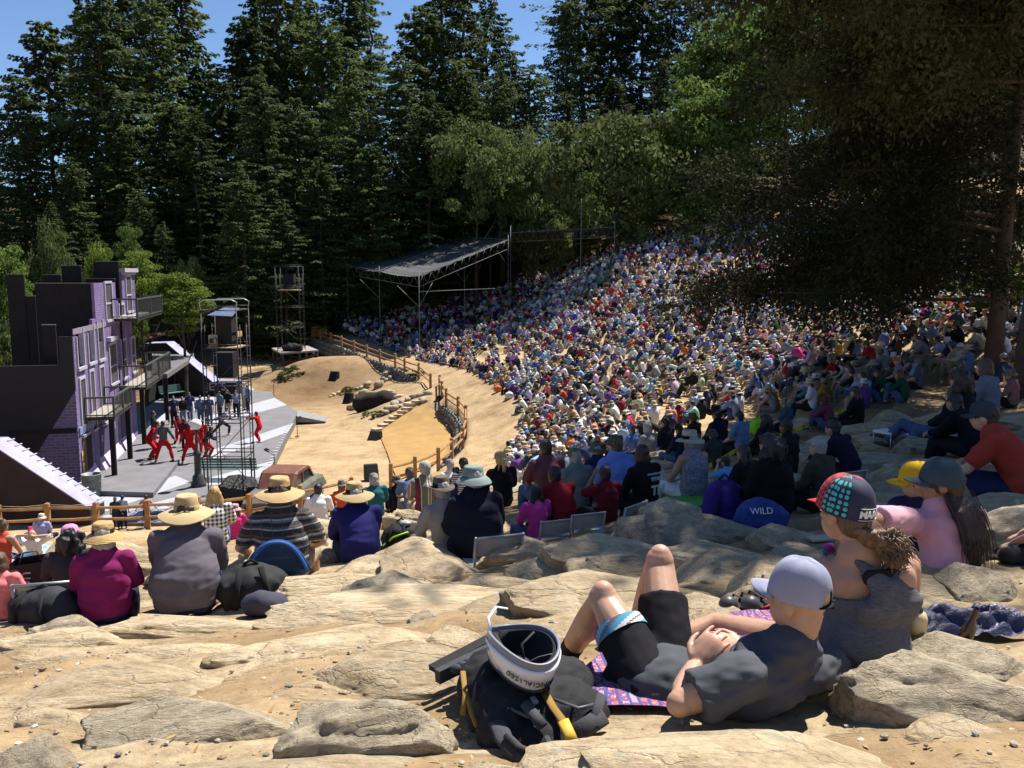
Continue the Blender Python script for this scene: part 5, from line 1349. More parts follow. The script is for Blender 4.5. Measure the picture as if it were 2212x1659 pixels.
def torso_tube(mb, J, k=1.0, add=0.0, lo=0.0, hi=1.0, bw=1.0, belly=0.0, chestf=1.0):
 p, w_, c, n = J['pel'], J['wai'], J['che'], J['nek']
 d0 = (w_ - p).normalized() if 'fr' in J else Vector((0, 0, 1)); fr = J.get('fr', Vector((0, 1, 0)))
 pts = [p - d0 * .085, p, lerp3(p, w_, .6), w_ + fr * belly * .5, lerp3(w_, c, .5) + fr * belly * .2, c, lerp3(c, n, .5), lerp3(c, n, .8)]
 rad = [.125, .172, .162 + belly * .5, .150 + belly, .158 + belly * .6, .172 * chestf, .165 * chestf, .12]
 a, b = int(lo * 7.99), int(hi * 7.99)
 mb.tube(pts[a:b + 1], [r * bw + add for r in rad][a:b + 1], 18, True, .70, fr, dome=True)
def limbs(mb, ps, rs, add=0.0, t1=1.0, n=10, flat_end=True, t0=0.0):
 """a chain cut at the fraction t1 of its length"""
 L = [(ps[i + 1] - ps[i]).length for i in range(len(ps) - 1)]; tot = sum(L) * t1; out, rr, acc = [ps[0]], [rs[0] + add], 0
 for i in range(len(ps) - 1):
  m_ = 3
  for k in range(1, m_ + 1):
   d = acc + L[i] * k / m_
   t = k / m_ if d <= tot else max(0, (tot - acc) / L[i])
   out.append(ps[i].lerp(ps[i + 1], t)); bulge = .006 * math.sin(t * PI)
   rr.append(rs[i] + (rs[i + 1] - rs[i]) * t + add + bulge)
   if d >= tot: break
  acc += L[i]
  if acc >= tot - 1e-6: break
 # rounded root, flat cut end
 mb.tube(out, rr, n, True)
 mb.ell(ps[0], (rs[0] + add,) * 3, None, n, 7)
 for i in range(1, len(ps) - 1):
  if sum(L[:i]) < tot - .03: mb.ell(ps[i], (rs[i] + add,) * 3, None, n, 7)
ARM_R, LEG_R = (.058, .044, .030), (.092, .060, .040)
def body_mesh(J, HM, voxel, bw=1.0, fingers=True, smooth=5, hs=1.0, dec=None, belly=0.0, lowhead=False):
 mb = MB(); aw = .92 + (bw - 1) * .6
 torso_tube(mb, J, bw=bw * .96, belly=belly)
 up_ = (J['nek'] - J['che']).normalized()
 mb.tube([J['shL'], J['shR']], .062 * aw, 10, True, dome=True)
 mb.tube([lerp3(J['che'], J['nek'], .75), J['nek'] + up_ * .03, J['hed'] + HM @ Vector((0, -.02, -.03))], [.085, .058, .054], 12, True, dome=True)
 head_parts(mb, J['hed'], HM, hs, not lowhead)
 for s, S_ in ((-1, 'L'), (1, 'R')):
  limbs(mb, [J['sh' + S_], J['el' + S_], J['ha' + S_]], [r * aw for r in ARM_R])
  limbs(mb, [J['hi' + S_], J['kn' + S_], J['an' + S_]], [r * (.95 + (bw - 1) * .5) for r in LEG_R])
  d = (J['ha' + S_] - J['el' + S_]); hd = (d.normalized() + J.get('hdir', Vector((0, .2, -.1)))).normalized()
  hand(mb, J['ha' + S_], hd, J.get('hup', Vector((0, .2, 1))), 1.0, .4, fingers, -s)
  a = J['an' + S_]; fd_ = J.get('foot', Vector((0, 1, 0)))
  mb.tube([a + Vector((0, 0, -.03)) - fd_ * .04, a + Vector((0, 0, -.05)) + fd_ * .06, a + Vector((0, 0, -.058)) + fd_ * .15], [.034, .036, .026], 8, True, .7, dome=True)
 return blend(mb, voxel, smooth, .5, dec, 'body')
def shirt_mesh(J, voxel, sleeve=.45, bw=1.0, add=.016, seed=0, hem=0.0, smooth=4, dec=None, belly=0.0, wr=.016, collar=False):
 mb = MB(); aw = .92 + (bw - 1) * .6
 torso_tube(mb, J, add=add, lo=hem, hi=.95, bw=bw, belly=belly)
 if sleeve > 0:
  mb.tube([lerp3(J['nek'], J['shL'], 1.0), lerp3(J['nek'], J['shR'], 1.0)], .066 * aw + add * .6, 12, True, dome=True)
  for S_ in 'LR': limbs(mb, [J['sh' + S_], J['el' + S_], J['ha' + S_]], [(r + .006) * aw for r in ARM_R], add * 1.15, sleeve, 12)
 else:
  for S_ in (-1, 1):
   j = J['shL' if S_ < 0 else 'shR']; mb.tube([lerp3(J['che'], j, .35), lerp3(J['nek'], j, .55) + Vector((0, 0, -.01)), lerp3(J['che'], j, .55) + Vector((0, .09, .03))], .045, 8, True, dome=True)
 if collar: mb.tube([J['nek'] - Vector((0, 0, .03)), J['nek'] + Vector((0, .005, .035))], [.085, .070], 12)
 me = blend(mb, voxel, smooth, .5, dec, 'shirt')
 if wr: warp(me, wr * .9, 4.6, seed, (1.2, 1.0, 2.6), wr * .3)
 return me
def trousers_mesh(J, voxel, length=.97, bw=1.0, add=.014, seed=0, smooth=4, dec=None, wr=.007):
 mb = MB()
 p = J['pel']; d0 = (J['wai'] - p).normalized() if 'fr' in J else Vector((0, 0, 1))
 mb.tube([p - d0 * .092, p - d0 * .04, p + d0 * .02, lerp3(p, J['wai'], .40)], [.13 * bw, .165 * bw + add, .162 * bw + add, .150 * bw], 18, True, .72, J.get('fr', Vector((0, 1, 0))), dome=True)
 for S_ in 'LR': limbs(mb, [J['hi' + S_], J['kn' + S_], J['an' + S_]], [(r + .008) * (.95 + (bw - 1) * .5) for r in LEG_R], add, length, 12)
 me = blend(mb, voxel, smooth, .5, dec, 'trousers')
 if wr: warp(me, wr, 6.0, seed + 3, (1, 1, 1.3), wr * .6)
 return me
def shoes_mesh(J, voxel=.018):
 mb = MB(); f = J.get('foot', Vector((0, 1, 0)))
 for S_ in 'LR':
  a = J['an' + S_]
  mb.tube([a + Vector((0, 0, -.035)) - f * .05, a + Vector((0, 0, -.045)) + f * .05, a + Vector((0, 0, -.055)) + f * .17], [.045, .048, .036], 10, True, .75, dome=True)
 return mb.mesh('shoes')
def eyes_mesh(c, HM, s=1.0):
 mb = MB()
 for sx in (-1, 1):
  f = lambda x, y, z: Vector(c) + HM @ (Vector((x, y, z)) * s)
  mb.mat(0).ell(f(sx * .030, .076, .004), (.012 * s, .008 * s, .007 * s), HM, 8, 6); mb.mat(1).ell(f(sx * .030, .082, .004), (.005 * s, .004 * s, .005 * s), HM, 8, 5)
  mb.mat(1).tube([f(sx * .016, .086, .022), f(sx * .032, .085, .027), f(sx * .048, .074, .021)], .0035 * s, 5)
 return mb.mesh('eyes')
def hair_mesh(style, voxel=.014, seed=0, dec=None, wr=.008):
 """in head space: origin at the head's centre, face towards +Y"""
 mb = MB(); g = random.Random(seed)
 mb.ell((0, -.022, .036), (.085, .100, .100), None, 16, 10); mb.ell((0, -.055, -.02), (.074, .06, .075), None, 14, 8)
 if style == 'bob': mb.ell((0, -.045, -.05), (.098, .075, .10)); [mb.ell((sx * .072, -.005, -.03), (.03, .05, .085)) for sx in (-1, 1)]
 if style == 'long':
  for k in range(9):
   a = (k - 4) / 4; mb.tube([(a * .07, -.05, .02), (a * .095, -.075, -.10), (a * .10 + g.gauss(0, .01), -.085, -.24), (a * .075 + g.gauss(0, .015), -.08, -.36 + .05 * abs(a))], [.035, .034, .030, .012], 8, dome=True)
 if style == 'wild':
  for k in range(46):
   d = Vector((g.gauss(0, 1), g.gauss(-.4, .8), g.gauss(-.25, .9))).normalized();
   if d.y > .45: continue
   b = Vector((0, -.02, .01)) + Vector((d.x * .085, d.y * .10, d.z * .1)); mb.tube([b, b + d * .05 + Vector((0, 0, -.03)), b + d * .06 + Vector((0, 0, -.10))], [.03, .028, .012], 6, dome=True)
 if style == 'pony':
  for k in range(7): o = Vector((g.gauss(0, .014), g.gauss(0, .012), 0)); mb.tube([Vector((0, -.11, .03)), Vector((0, -.155, .02)) + o, Vector((0, -.17, -.07)) + o * 2, Vector((0, -.155, -.19)) + o * 2.5], [.022, .026, .024, .008], 7, dome=True)
 if style == 'bun': mb.ell((0, -.07, .125), (.045, .045, .04))
 me = blend(mb, voxel, 3, .5, dec, 'hair')
 if wr: warp(me, wr, 26, seed, (1.6, 1.6, .5), wr * .6)
 return me
# hats, in head space
def hat_meshes():
 H = {}
 def mk(fn): mb = MB(); fn(mb); return mb.mesh('hat')
 def brimmed(R_, droop, crown_r, crown_h, taper=.9, dent=.0, roll=0.0, band=True, n=28):
  mb = MB(); prof = [(crown_r * .98, .045)]
  for k in range(1, 7):
   t = k / 6; r = crown_r + (R_ - crown_r) * t; prof.append((r, .045 - droop * t ** 1.6 + .008 * math.sin(t * 3)))
  V0 = [(r, z - .006) for r, z in prof][::-1]
  full = V0 + prof[::-1][:1]
  def wob(a): return roll * math.cos(2 * a)
  for pr in (prof, [(r, z - .007) for r, z in prof][::-1]):
   V = [];
   for r, z in pr:
    for k in range(n):
     a = 2 * PI * k / n; t = max(0, (r - crown_r) / (R_ - crown_r)); V.append((r * math.cos(a) * .93, r * math.sin(a) * 1.06, z + wob(a) * t * t))
   mb.add(V, [(i * n + k, i * n + (k + 1) % n, (i + 1) * n + (k + 1) % n, (i + 1) * n + k) for i in range(len(pr) - 1) for k in range(n)], True)
  cr = [(crown_r, .040), (crown_r * .985, .07), (crown_r * (taper + .05), .04 + crown_h * .6), (crown_r * taper, .04 + crown_h * .9), (crown_r * taper * .86, .04 + crown_h), (crown_r * taper * .5, .04 + crown_h - dent), (.001, .04 + crown_h - dent * 1.2)]
  mb.lathe(cr, n=n, sx=.93, sy=1.06)
  if band: mb.mat(1).lathe([(crown_r * 1.005, .044), (crown_r * 1.02, .048), (crown_r * 1.012, .082), (crown_r * .99, .084)], n=n, sx=.93, sy=1.06)
  return mb.mesh('hat')
 H['straw hat'] = brimmed(.19, .035, .098, .115, .93, .018, .012)
 H['wide straw hat'] = brimmed(.225, .05, .098, .12, .9, .02, .02)
 H['sun hat'] = brimmed(.18, .06, .098, .10, .95, .0, .006)
 H['bucket hat'] = brimmed(.150, .055, .099, .095, .92, .0, .0, False)
 H['fedora'] = brimmed(.150, .012, .097, .12, .85, .03, .02)
 H['cowboy hat'] = brimmed(.20, .0, .097, .13, .85, .03, -.05)
 def cap(mb):
  n = 20; V = []; pr = [(.0985, .018), (.101, .035), (.098, .075), (.082, .115), (.05, .135), (.001, .142)]
  mb.lathe(pr, n=n, sx=.90, sy=1.06); mb.lathe([(r * .97, z - .004) for r, z in pr][::-1], n=n, sx=.9, sy=1.06)
  for dz in (0, -.006):
   V = []; m = 9
   for j in range(m):
    a = PI * (.16 + .68 * j / (m - 1))
    for t in (0, .5, 1): V.append((math.cos(a) * (.088 + .0 * t), math.sin(a) * .098 + t * .078 * math.sin(a) ** 1.2, .032 - .012 * t - .02 * abs(math.cos(a)) * t + dz))
   mb.add(V, [(j * 3 + i, (j + 1) * 3 + i, (j + 1) * 3 + i + 1, j * 3 + i + 1) for j in range(m - 1) for i in range(2)], True)
  mb.ell((0, 0, .142), (.009, .009, .005), None, 8, 4)
 H['cap'] = mk(cap)
 def beanie(mb): mb.lathe([(.098, -.01), (.103, .0), (.103, .035), (.100, .04), (.098, .075), (.078, .118), (.045, .136), (.001, .142)], n=20, sx=.92, sy=1.06)
 H['beanie'] = mk(beanie)
 return H
HATS = hat_meshes()
for k_, m_ in HATS.items():
 if k_ not in ('cap', 'beanie'): warp(m_, .007, 9.0, 2.0, (1, 1, 1), .004)
HATH = {'straw hat': .05, 'wide straw hat': .055, 'sun hat': .035, 'bucket hat': .03, 'fedora': .05, 'cowboy hat': .06, 'cap': .03, 'beanie': .03}
MBAND = cloth_mat('dark hat band', (.03, .024, .02))
STRAW = M('straw', (.50, .345, .16), .8, .2, 10.0, .5, 160.0, dist=.004)
def straw_ring_mat(name, c):
 key = ('straw_' + name, c)
 if key in MATS: return MATS[key]
 m, t, b = nodes('straw_' + name); v = coords(t, 'Object')
 wv = N(t, 'ShaderNodeTexWave', Scale=34.0, Distortion=.6, Detail=2.0, bands_direction='Z'); wv.wave_type = 'RINGS'; wv.rings_direction = 'Z'; t.links.new(v, wv.inputs['Vector'])
 f = noise_out(t, 60, 4, .6, v)
 cc = mixc(t, ramp(t, [(.0, tuple(x * .72 for x in c)), (1, c)], wv.outputs['Fac']).outputs['Color'], ramp(t, [(.3, (.8, .8, .78)), (.7, (1.12, 1.1, 1.05))], f).outputs['Color'], .7, 'MULTIPLY')
 t.links.new(cc, b.inputs['Base Color']); b.inputs['Roughness'].default_value = .75; bump(t, b, wv.outputs['Fac'], .5, .004); MATS[key] = m
 return m
TPL = {}
def template(pose, sleeve, legs, bw=1.0, belly=0.0, voxel=.018, low=False, seed=0):
 key = (pose, sleeve, legs, bw, belly, voxel, low)
 if key in TPL: return TPL[key]
 J = joints(pose); HM = Matrix.Rotation(R(-4), 3, 'X')
 if low:
  T = dict(J=J, HM=HM, body=body_mesh(J, HM, voxel, bw, False, 2, 1.0, .8, belly, True), shirt=shirt_mesh(J, voxel, sleeve, bw, .02, seed, 0.0, 2, .8, belly, 0), trousers=trousers_mesh(J, voxel, legs, bw, .018, seed, 2, .8, 0))
 else:
  T = dict(J=J, HM=HM, body=body_mesh(J, HM, voxel * .85, bw, True, 4, 1.0, None, belly), shirt=shirt_mesh(J, voxel, sleeve, bw, .016, seed, 0.0, 4, None, belly), trousers=trousers_mesh(J, voxel, legs, bw, .014, seed), shoes=shoes_mesh(J), eyes=eyes_mesh(J['hed'], HM))
 TPL[key] = T
 return T
HAIRM = {}
def hairm(style, low=False):
 k = (style, low)
 if k not in HAIRM: HAIRM[k] = hair_mesh(style, .035 if low else .013, hash_(style), .6 if low else None, 0 if low else .008)
 return HAIRM[k]
def hash_(s): return sum(ord(c) * (i + 3) for i, c in enumerate(s)) % 97
MSHOE = cloth_mat('dark shoe', (.05, .045, .045)); MWSHOE = cloth_mat('white shoe', (.65, .65, .65))
EYEM = [M('eye_white', (.7, .68, .65), .3, 0), M('dark_iris', (.03, .02, .015), .3, 0)]
def person(loc, rz, s, T, skin, shirt, trousers, hair=None, hat=None, label=None, group=None, low=False, shoe=None, cat='person', yaw=0.0, tiltb=0.0):
 e = empty('person', loc, rz, label, cat, group); e.scale = (s, s, s)
 obj('body', T['body'], SKIN[skin], e); obj('shirt', T['shirt'], shirt, e); obj('trousers', T['trousers'], trousers, e)
 hm = Matrix.Translation(T['J']['hed']) @ T['HM'].to_4x4()
 if hair: o = obj('hair', hairm(hair[0], low), HAIR[hair[1]], e); o.matrix_local = hm
 if hat:
  kind, hm_, band = (list(hat) + [None])[:3]
  me = HATS[kind]; two = kind not in ('cap', 'beanie', 'bucket hat')
  o = obj('hat', me, [hm_, band or MBAND] if two else [hm_], e)
  o.matrix_local = hm @ Matrix.Rotation(tiltb, 4, 'X') @ Matrix.Rotation(yaw, 4, 'Z')
 if not low:
  obj('shoes', T['shoes'], shoe or MSHOE, e); obj('eyes', T['eyes'], EYEM, e)
 return e
STAGE_C = Vector((-13, 44, 0))
def face_to(p, q): return math.atan2(-(q[0] - p[0]), q[1] - p[1])
SIT_H = .865
# ------------------------------------------------------------------ people near the camera, each from its own place
CL = lambda n, c: cloth_mat(n, c)
def check_mat(name, a, b_, sc, rotz=0.0, thin=None):
 key = ('chk_' + name, a)
 if key in MATS: return MATS[key]
 m, t, b = nodes(name); v = coords(t, 'Object'); sp = t.nodes.new('ShaderNodeSeparateXYZ'); t.links.new(v, sp.inputs[0])
 def stripe(o, k):
  mm = N(t, 'ShaderNodeMath', operation='MULTIPLY'); mm.inputs[1].default_value = k; t.links.new(o, mm.inputs[0])
  fr = N(t, 'ShaderNodeMath', operation='FRACT'); t.links.new(mm.outputs[0], fr.inputs[0])
  gt = N(t, 'ShaderNodeMath', operation='GREATER_THAN'); gt.inputs[1].default_value = .5; t.links.new(fr.outputs[0], gt.inputs[0]); return gt.outputs[0]
 s1, s2 = stripe(sp.outputs['X'], sc), stripe(sp.outputs['Z'], sc)
 ad = N(t, 'ShaderNodeMath', operation='ADD'); t.links.new(s1, ad.inputs[0]); t.links.new(s2, ad.inputs[1]); hf = N(t, 'ShaderNodeMath', operation='MULTIPLY'); hf.inputs[1].default_value = .5; t.links.new(ad.outputs[0], hf.inputs[0])
 t.links.new(ramp(t, [(0, a), (.5, tuple((x + y) / 2 for x, y in zip(a, b_))), (1, b_)], hf.outputs[0]).outputs['Color'], b.inputs['Base Color']); b.inputs['Roughness'].default_value = .9
 bump(t, b, noise_out(t, 18, 4, .6, v), .4, .01); MATS[key] = m
 return m
def band_mat(name, stops, axis_='Z', sc=1.0, off=0.0, grid=None):
 """repeating bands across one axis, as printed or woven cloth"""
 key = ('band_' + name, tuple(stops[0][1]))
 if key in MATS: return MATS[key]
 m, t, b = nodes(name); v = coords(t, 'Object'); sp = t.nodes.new('ShaderNodeSeparateXYZ'); t.links.new(v, sp.inputs[0])
 mm = N(t, 'ShaderNodeMath', operation='MULTIPLY_ADD'); mm.inputs[1].default_value = sc; mm.inputs[2].default_value = off; t.links.new(sp.outputs[axis_], mm.inputs[0])
 fr = N(t, 'ShaderNodeMath', operation='FRACT'); t.links.new(mm.outputs[0], fr.inputs[0])
 c = ramp(t, stops, fr.outputs[0], 'CONSTANT').outputs['Color']
 if grid:
  m2 = N(t, 'ShaderNodeMath', operation='MULTIPLY'); m2.inputs[1].default_value = grid; t.links.new(sp.outputs['X'], m2.inputs[0]); f2 = N(t, 'ShaderNodeMath', operation='FRACT'); t.links.new(m2.outputs[0], f2.inputs[0])
  g2 = N(t, 'ShaderNodeMath', operation='LESS_THAN'); g2.inputs[1].default_value = .06; t.links.new(f2.outputs[0], g2.inputs[0]); c = mixc(t, c, (.10, .09, .085), g2.outputs[0])
 t.links.new(c, b.inputs['Base Color']); b.inputs['Roughness'].default_value = .9; bump(t, b, noise_out(t, 18, 4, .6, v), .4, .01); MATS[key] = m
 return m
JEANS, KHAKI, BLACKT = CL('blue jeans', (.07, .11, .20)), CL('khaki', (.36, .29, .19)), CL('black', (.016, .016, .018))
NAVY, GREYT, WHITE = CL('navy', (.022, .026, .07)), CL('grey', (.24, .24, .25)), CL('white', (.72, .72, .74))
CHAIRS_AT = []
def seat(u, vt, vs_, pose, T, skin, shirt, trousers, hair, hat, label, rz=0.0, Y=None, lift=0.0, group='spectators on the near rows', smin=.55, smax=1.25, yaw=0.0, tiltb=0.0, shoe=None):
 p = hit(u, vs_) if Y is None else on(PY(u, vs_, Y).x, Y)
 p = p + Vector((0, 0, lift))
 hh = T['J']['hed'].z + .125 + (HATH.get(hat[0], 0) if hat else 0)
 # the head's forward offset moves it a little farther away
 f = face_to(p, STAGE_C) + rz
 hy = p.y + T['J']['hed'].y * math.cos(f)
 s = (PY(u, vt, hy).z - p.z) / hh
 s = max(smin, min(smax, s))
 e = person(p, f, s, T, skin, shirt, trousers, hair, hat, label, group, yaw=yaw, tiltb=tiltb, shoe=shoe)
 return e
def folding_chair(p, rz, lbl, s=1.0, mt=None):
 e = empty('folding_chair', p, rz, lbl, 'chair', 'folding chairs among the near spectators'); e.scale = (s,) * 3
 mt = mt or M('grey_chair_paint', (.40, .39, .36), .6, .15)
 MB().grid(lambda a, b: ((a - .5) * .44, -.21 - .02 * math.cos((a - .5) * 3) - b * .05, .13 + b * .17), 9, 4).build('back_panel', mt, e)
 MB().box((0, .0, -.02), (.40, .38, .03)).build('seat', mt, e)
 for sx in (-.21, .21):
  MB().tube([(sx, -.28, .32), (sx, -.22, .02), (sx, .16, -.36)], .012, 6).build('leg', MSTEEL, e); MB().tube([(sx * .93, .14, -.02), (sx * .93, -.24, -.36)], .012, 6).build('leg', MSTEEL, e)
 MB().tube([(-.21, -.285, .31), (.21, -.285, .31)], .012, 6).build('top_bar', MSTEEL, e)
 return e
SH, LG, SL = .45, .97, .96
t = template
# ---- first row
seat(160, 1128, 1318, 'sit', t('sit', SH, LG), 'brown', CL('charcoal', (.045, .045, .05)), BLACKT, ('wild', 'black'), ('cap', CL('pink cap', (.62, .26, .46))), 'woman in a pink cap with wild black hair, half hidden by the purple sweater', .12, lift=.0)
e_p1 = seat(232, 1122, 1345, 'fwd', t('sit', SL, LG, 1.12, .04, .015), 'fair', CL('magenta', (.20, .016, .095)), NAVY, ('bob', 'grey'), ('sun hat', straw_ring_mat('gold', (.52, .35, .13)), MBAND), 'woman in a magenta sweater and gold straw sun hat on the grey stone', .05)
e_p2 = seat(402, 1062, 1330, 'sit', t('fwd', SL, LG, 1.22, .05, .015), 'fair', CL('plum grey', (.125, .11, .13)), NAVY, ('bob', 'dark brown'), ('wide straw hat', CL('tan canvas hat', (.46, .35, .185)), CL('tan canvas hat', (.46, .35, .185))), 'broad man in a plum grey sweater and tan canvas hat with a knotted cord', -.05)
seat(468, 1050, 1180, 'sit', t('sit', SH, LG, .95), 'fair', check_mat('black_white_gingham', (.02, .02, .02), (.72, .72, .72), 17), JEANS, ('long', 'blond'), None, 'blond woman in a black and white gingham shirt', .1)
seat(511, 1090, 1166, 'cross', t('cross', SH, LG, .95), 'fair', CL('hot pink', (.60, .04, .20)), JEANS, ('long', 'auburn'), ('bucket hat', CL('pale pink', (.60, .32, .36))), 'girl in a pale pink bucket hat and hot pink top', .1)
seat(612, 1025, 1262, 'wide', t('wide', SH, .55, 1.2, .03, .015), 'tan', band_mat('striped_polo', [(0, (.035, .033, .032)), (.16, (.42, .41, .40)), (.22, (.09, .085, .08)), (.34, (.03, .028, .028)), (.5, (.20, .19, .19)), (.58, (.42, .42, .42)), (.66, (.05, .045, .04)), (.78, (.13, .09, .06)), (.86, (.035, .033, .032))], 'Z', 6.0, 0.1, 12.0), KHAKI, ('short', 'brown'), ('wide straw hat', straw_ring_mat('natural', (.56, .38, .17)), CL('black band', (.012, .01, .01))), 'man in a grey striped polo and black banded straw hat', .02)
seat(780, 1035, 1225, 'fwd', t('fwd', SL, LG, 1.15, .02), 'fair', CL('royal navy', (.022, .022, .12)), NAVY, ('bob', 'grey'), ('wide straw hat', straw_ring_mat('pale', (.46, .34, .17)), None), 'person in a navy blue jacket and pale straw hat leaning forward', .05)
seat(962, 1025, 1212, 'sit', t('sit', SL, LG, .98), 'tan', CL('oatmeal', (.33, .31, .29)), CL('olive khaki', (.17, .14, .10)), ('short', 'grey'), ('fedora', CL('brown fedora', (.14, .105, .08))), 'older man in an oatmeal shirt and brown fedora', .2)
seat(1030, 1002, 1212, 'sit', t('sit', SL, LG, 1.25, .05), 'tan', CL('ink', (.012, .013, .026)), NAVY, ('short', 'grey'), ('sun hat', CL('sage hat', (.20, .26, .24)), CL('sage hat', (.20, .26, .24))), 'large person in an ink blue coat and sage green brimmed hat', .05)
seat(1160, 1045, 1168, 'sit', t('sit', SL, LG, .95), 'brown', CL('bright pink hoodie', (.62, .06, .30)), JEANS, ('long', 'black'), None, 'girl in a bright pink hoodie with long black hair', .15)
seat(1222, 1005, 1150, 'sit', t('fwd', SH, LG), 'brown', CL('deep red', (.20, .010, .018)), BLACKT, ('short', 'black'), None, 'boy in a deep red shirt bending forward beside the pink hoodie', .2)
seat(1310, 1005, 1138, 'raise', t('raise', SH, LG, .95), 'brown', CL('maroon', (.11, .010, .016)), BLACKT, ('short', 'black'), None, 'boy in a maroon shirt holding a hand to his face', .1)
# ---- second row
seat(690, 1045, 1140, 'sit', t('sit', SH, LG), 'brown', WHITE, JEANS, ('short', 'black'), None, 'man in a plain white t-shirt beside the orange jacket', .0)
seat(741, 1015, 1112, 'sit', t('sit', SL, LG), 'fair', CL('rust orange', (.50, .07, .03)), JEANS, ('bob', 'brown'), ('fedora', CL('grey green felt', (.15, .165, .14)), CL('black band', (.012, .01, .01))), 'person in a rust orange jacket and grey-green felt hat', .05)
seat(812, 1020, 1120, 'sit', t('sit', SL, LG), 'fair', CL('teal', (.02, .12, .14)), JEANS, ('bob', 'grey'), ('beanie', CL('grey beanie', (.22, .21, .19))), 'person in a teal shirt and grey beanie', .1)
seat(862, 1025, 1110, 'hug', t('hug', SH, LG), 'tan', BLACKT, BLACKT, ('short', 'black'), ('bucket hat', CL('olive hat', (.16, .14, .09))), 'person in black with an olive bucket hat near the fence', .1)
seat(892, 1008, 1110, 'fwd', t('fwd', SH, LG), 'fair', CL('slate blue', (.13, .19, .30)), KHAKI, ('short', 'brown'), ('cap', CL('charcoal cap', (.06, .055, .06))), 'man in a slate blue t-shirt and charcoal cap', -.1)
seat(922, 993, 1120, 'fwd', t('sit', SH, .5, 1.08), 'tan', band_mat('olive_stripes', [(0, (.15, .17, .11)), (.30, (.60, .56, .50)), (.36, (.35, .16, .10)), (.46, (.60, .56, .50)), (.5, (.15, .17, .11)), (.7, (.17, .02, .04)), (.95, (.55, .5, .45))], 'X', 3.4, .35), KHAKI, ('short', 'grey'), ('cap', CL('stone cap', (.40, .37, .28))), 'man in an olive shirt with maroon and cream stripes', .0)
seat(988, 1007, 1090, 'sit', t('sit', SH, LG), 'fair', NAVY, JEANS, ('short', 'brown'), ('cap', CL('navy cap', (.03, .03, .06))), 'person in a navy cap peeping over the brown fedora', .0)
seat(976, 990, 1085, 'sit', t('sit', SH, LG), 'fair', WHITE, JEANS, ('short', 'grey'), ('cap', CL('mauve cap', (.22, .19, .22))), 'person in a white shirt and mauve grey cap by the path', .1)
seat(1005, 987, 1088, 'sit', t('sit', SL, LG), 'brown', band_mat('breton', [(0, (.02, .02, .025)), (.5, (.62, .6, .56))], 'Z', 26.0), JEANS, ('short', 'black'), ('cap', CL('black cap', (.015, .015, .016))), 'person in a black and white hooped top and black cap', .0)
seat(1085, 972, 1095, 'sit', t('sit', SL, LG), 'fair', CL('puffer black', (.014, .014, .016)), BLACKT, ('pony', 'blond'), ('cap', CL('tan cap', (.30, .24, .16))), 'blond woman in a black puffer jacket and tan cap with ponytail', .1)
seat(1182, 950, 1092, 'sit', t('sit', SH, LG, 1.1), 'tan', CL('dusty maroon', (.15, .055, .06)), JEANS, ('short', 'dark brown'), None, 'dark haired man in a dusty maroon shirt', .0)
seat(1246, 965, 1105, 'sit', t('sit', SL, LG, 1.12), 'fair', CL('sage green', (.17, .20, .175)), KHAKI, ('short', 'grey'), ('cap', CL('olive cap', (.14, .14, .09))), 'man in a sage green shirt and olive cap behind the red shirt', .1)
seat(1290, 955, 1060, 'sit', t('sit', SH, LG), 'tan', NAVY, JEANS, ('short', 'grey'), ('bucket hat', CL('moss hat', (.11, .12, .09))), 'person in navy with a moss grey bucket hat', .15)
seat(1334, 937, 1095, 'sit', t('sit', SH, LG, 1.22, .04), 'fair', CL('cornflower', (.16, .24, .58)), JEANS, ('short', 'brown'), ('cap', CL('forest cap', (.07, .09, .06))), 'big man in a cornflower blue t-shirt and forest green cap', .1)
e_tit = seat(1392, 960, 1112, 'sit', t('sit', SL, LG, 1.05, 0.0, .014), 'tan', CL('sweatshirt black', (.012, .012, .014)), BLACKT, ('bob', 'dark brown'), None, 'person in a black sweatshirt with white team print on the green mat', .25)
seat(1496, 925, 1082, 'sit', t('sit', .0, LG, 1.1, .02), 'tan', M('navy_print', (.035, .035, .08), .9, .2, 60.0, c2=(.42, .40, .46)), WHITE, ('short', 'grey'), ('straw hat', straw_ring_mat('cream', (.55, .48, .32)), CL('black band', (.012, .01, .01))), 'woman in a straw hat with black bow and sleeveless navy print top', .15)
seat(1570, 985, 1075, 'raise', t('raise', SH, LG, .9), 'fair', CL('pool blue', (.14, .36, .66)), JEANS, ('short', 'dark brown'), None, 'child in a pool blue shirt raising a hand', .3, smin=.4)
seat(1668, 935, 1130, 'sit', t('sit', SL, LG, 1.2, .03), 'tan', CL('pitch', (.010, .010, .012)), BLACKT, ('wild', 'black'), None, 'large dark figure with a mass of black hair behind the purple pack', .25)
seat(1610, 960, 1090, 'sit', t('sit', SL, LG), 'tan', BLACKT, BLACKT, ('long', 'dark brown'), None, 'dark haired woman in black left of the mass of black hair', .3)
seat(1772, 945, 1100, 'sit', t('sit', SL, LG, 1.08), 'fair', CL('dark olive', (.05, .055, .04)), BLACKT, ('short', 'grey'), None, 'grey haired man in dark olive beyond the cycling cap', .3)
seat(1702, 905, 1030, 'sit', t('sit', SL, LG), 'brown', BLACKT, BLACKT, ('short', 'black'), None, 'dark haired person in black beside the yellow tape', .3)
seat(1835, 905, 1040, 'sit', t('fwd', SL, LG), 'tan', CL('midnight', (.012, .014, .03)), BLACKT, ('short', 'black'), None, 'person in midnight blue near the white folding table', .3)
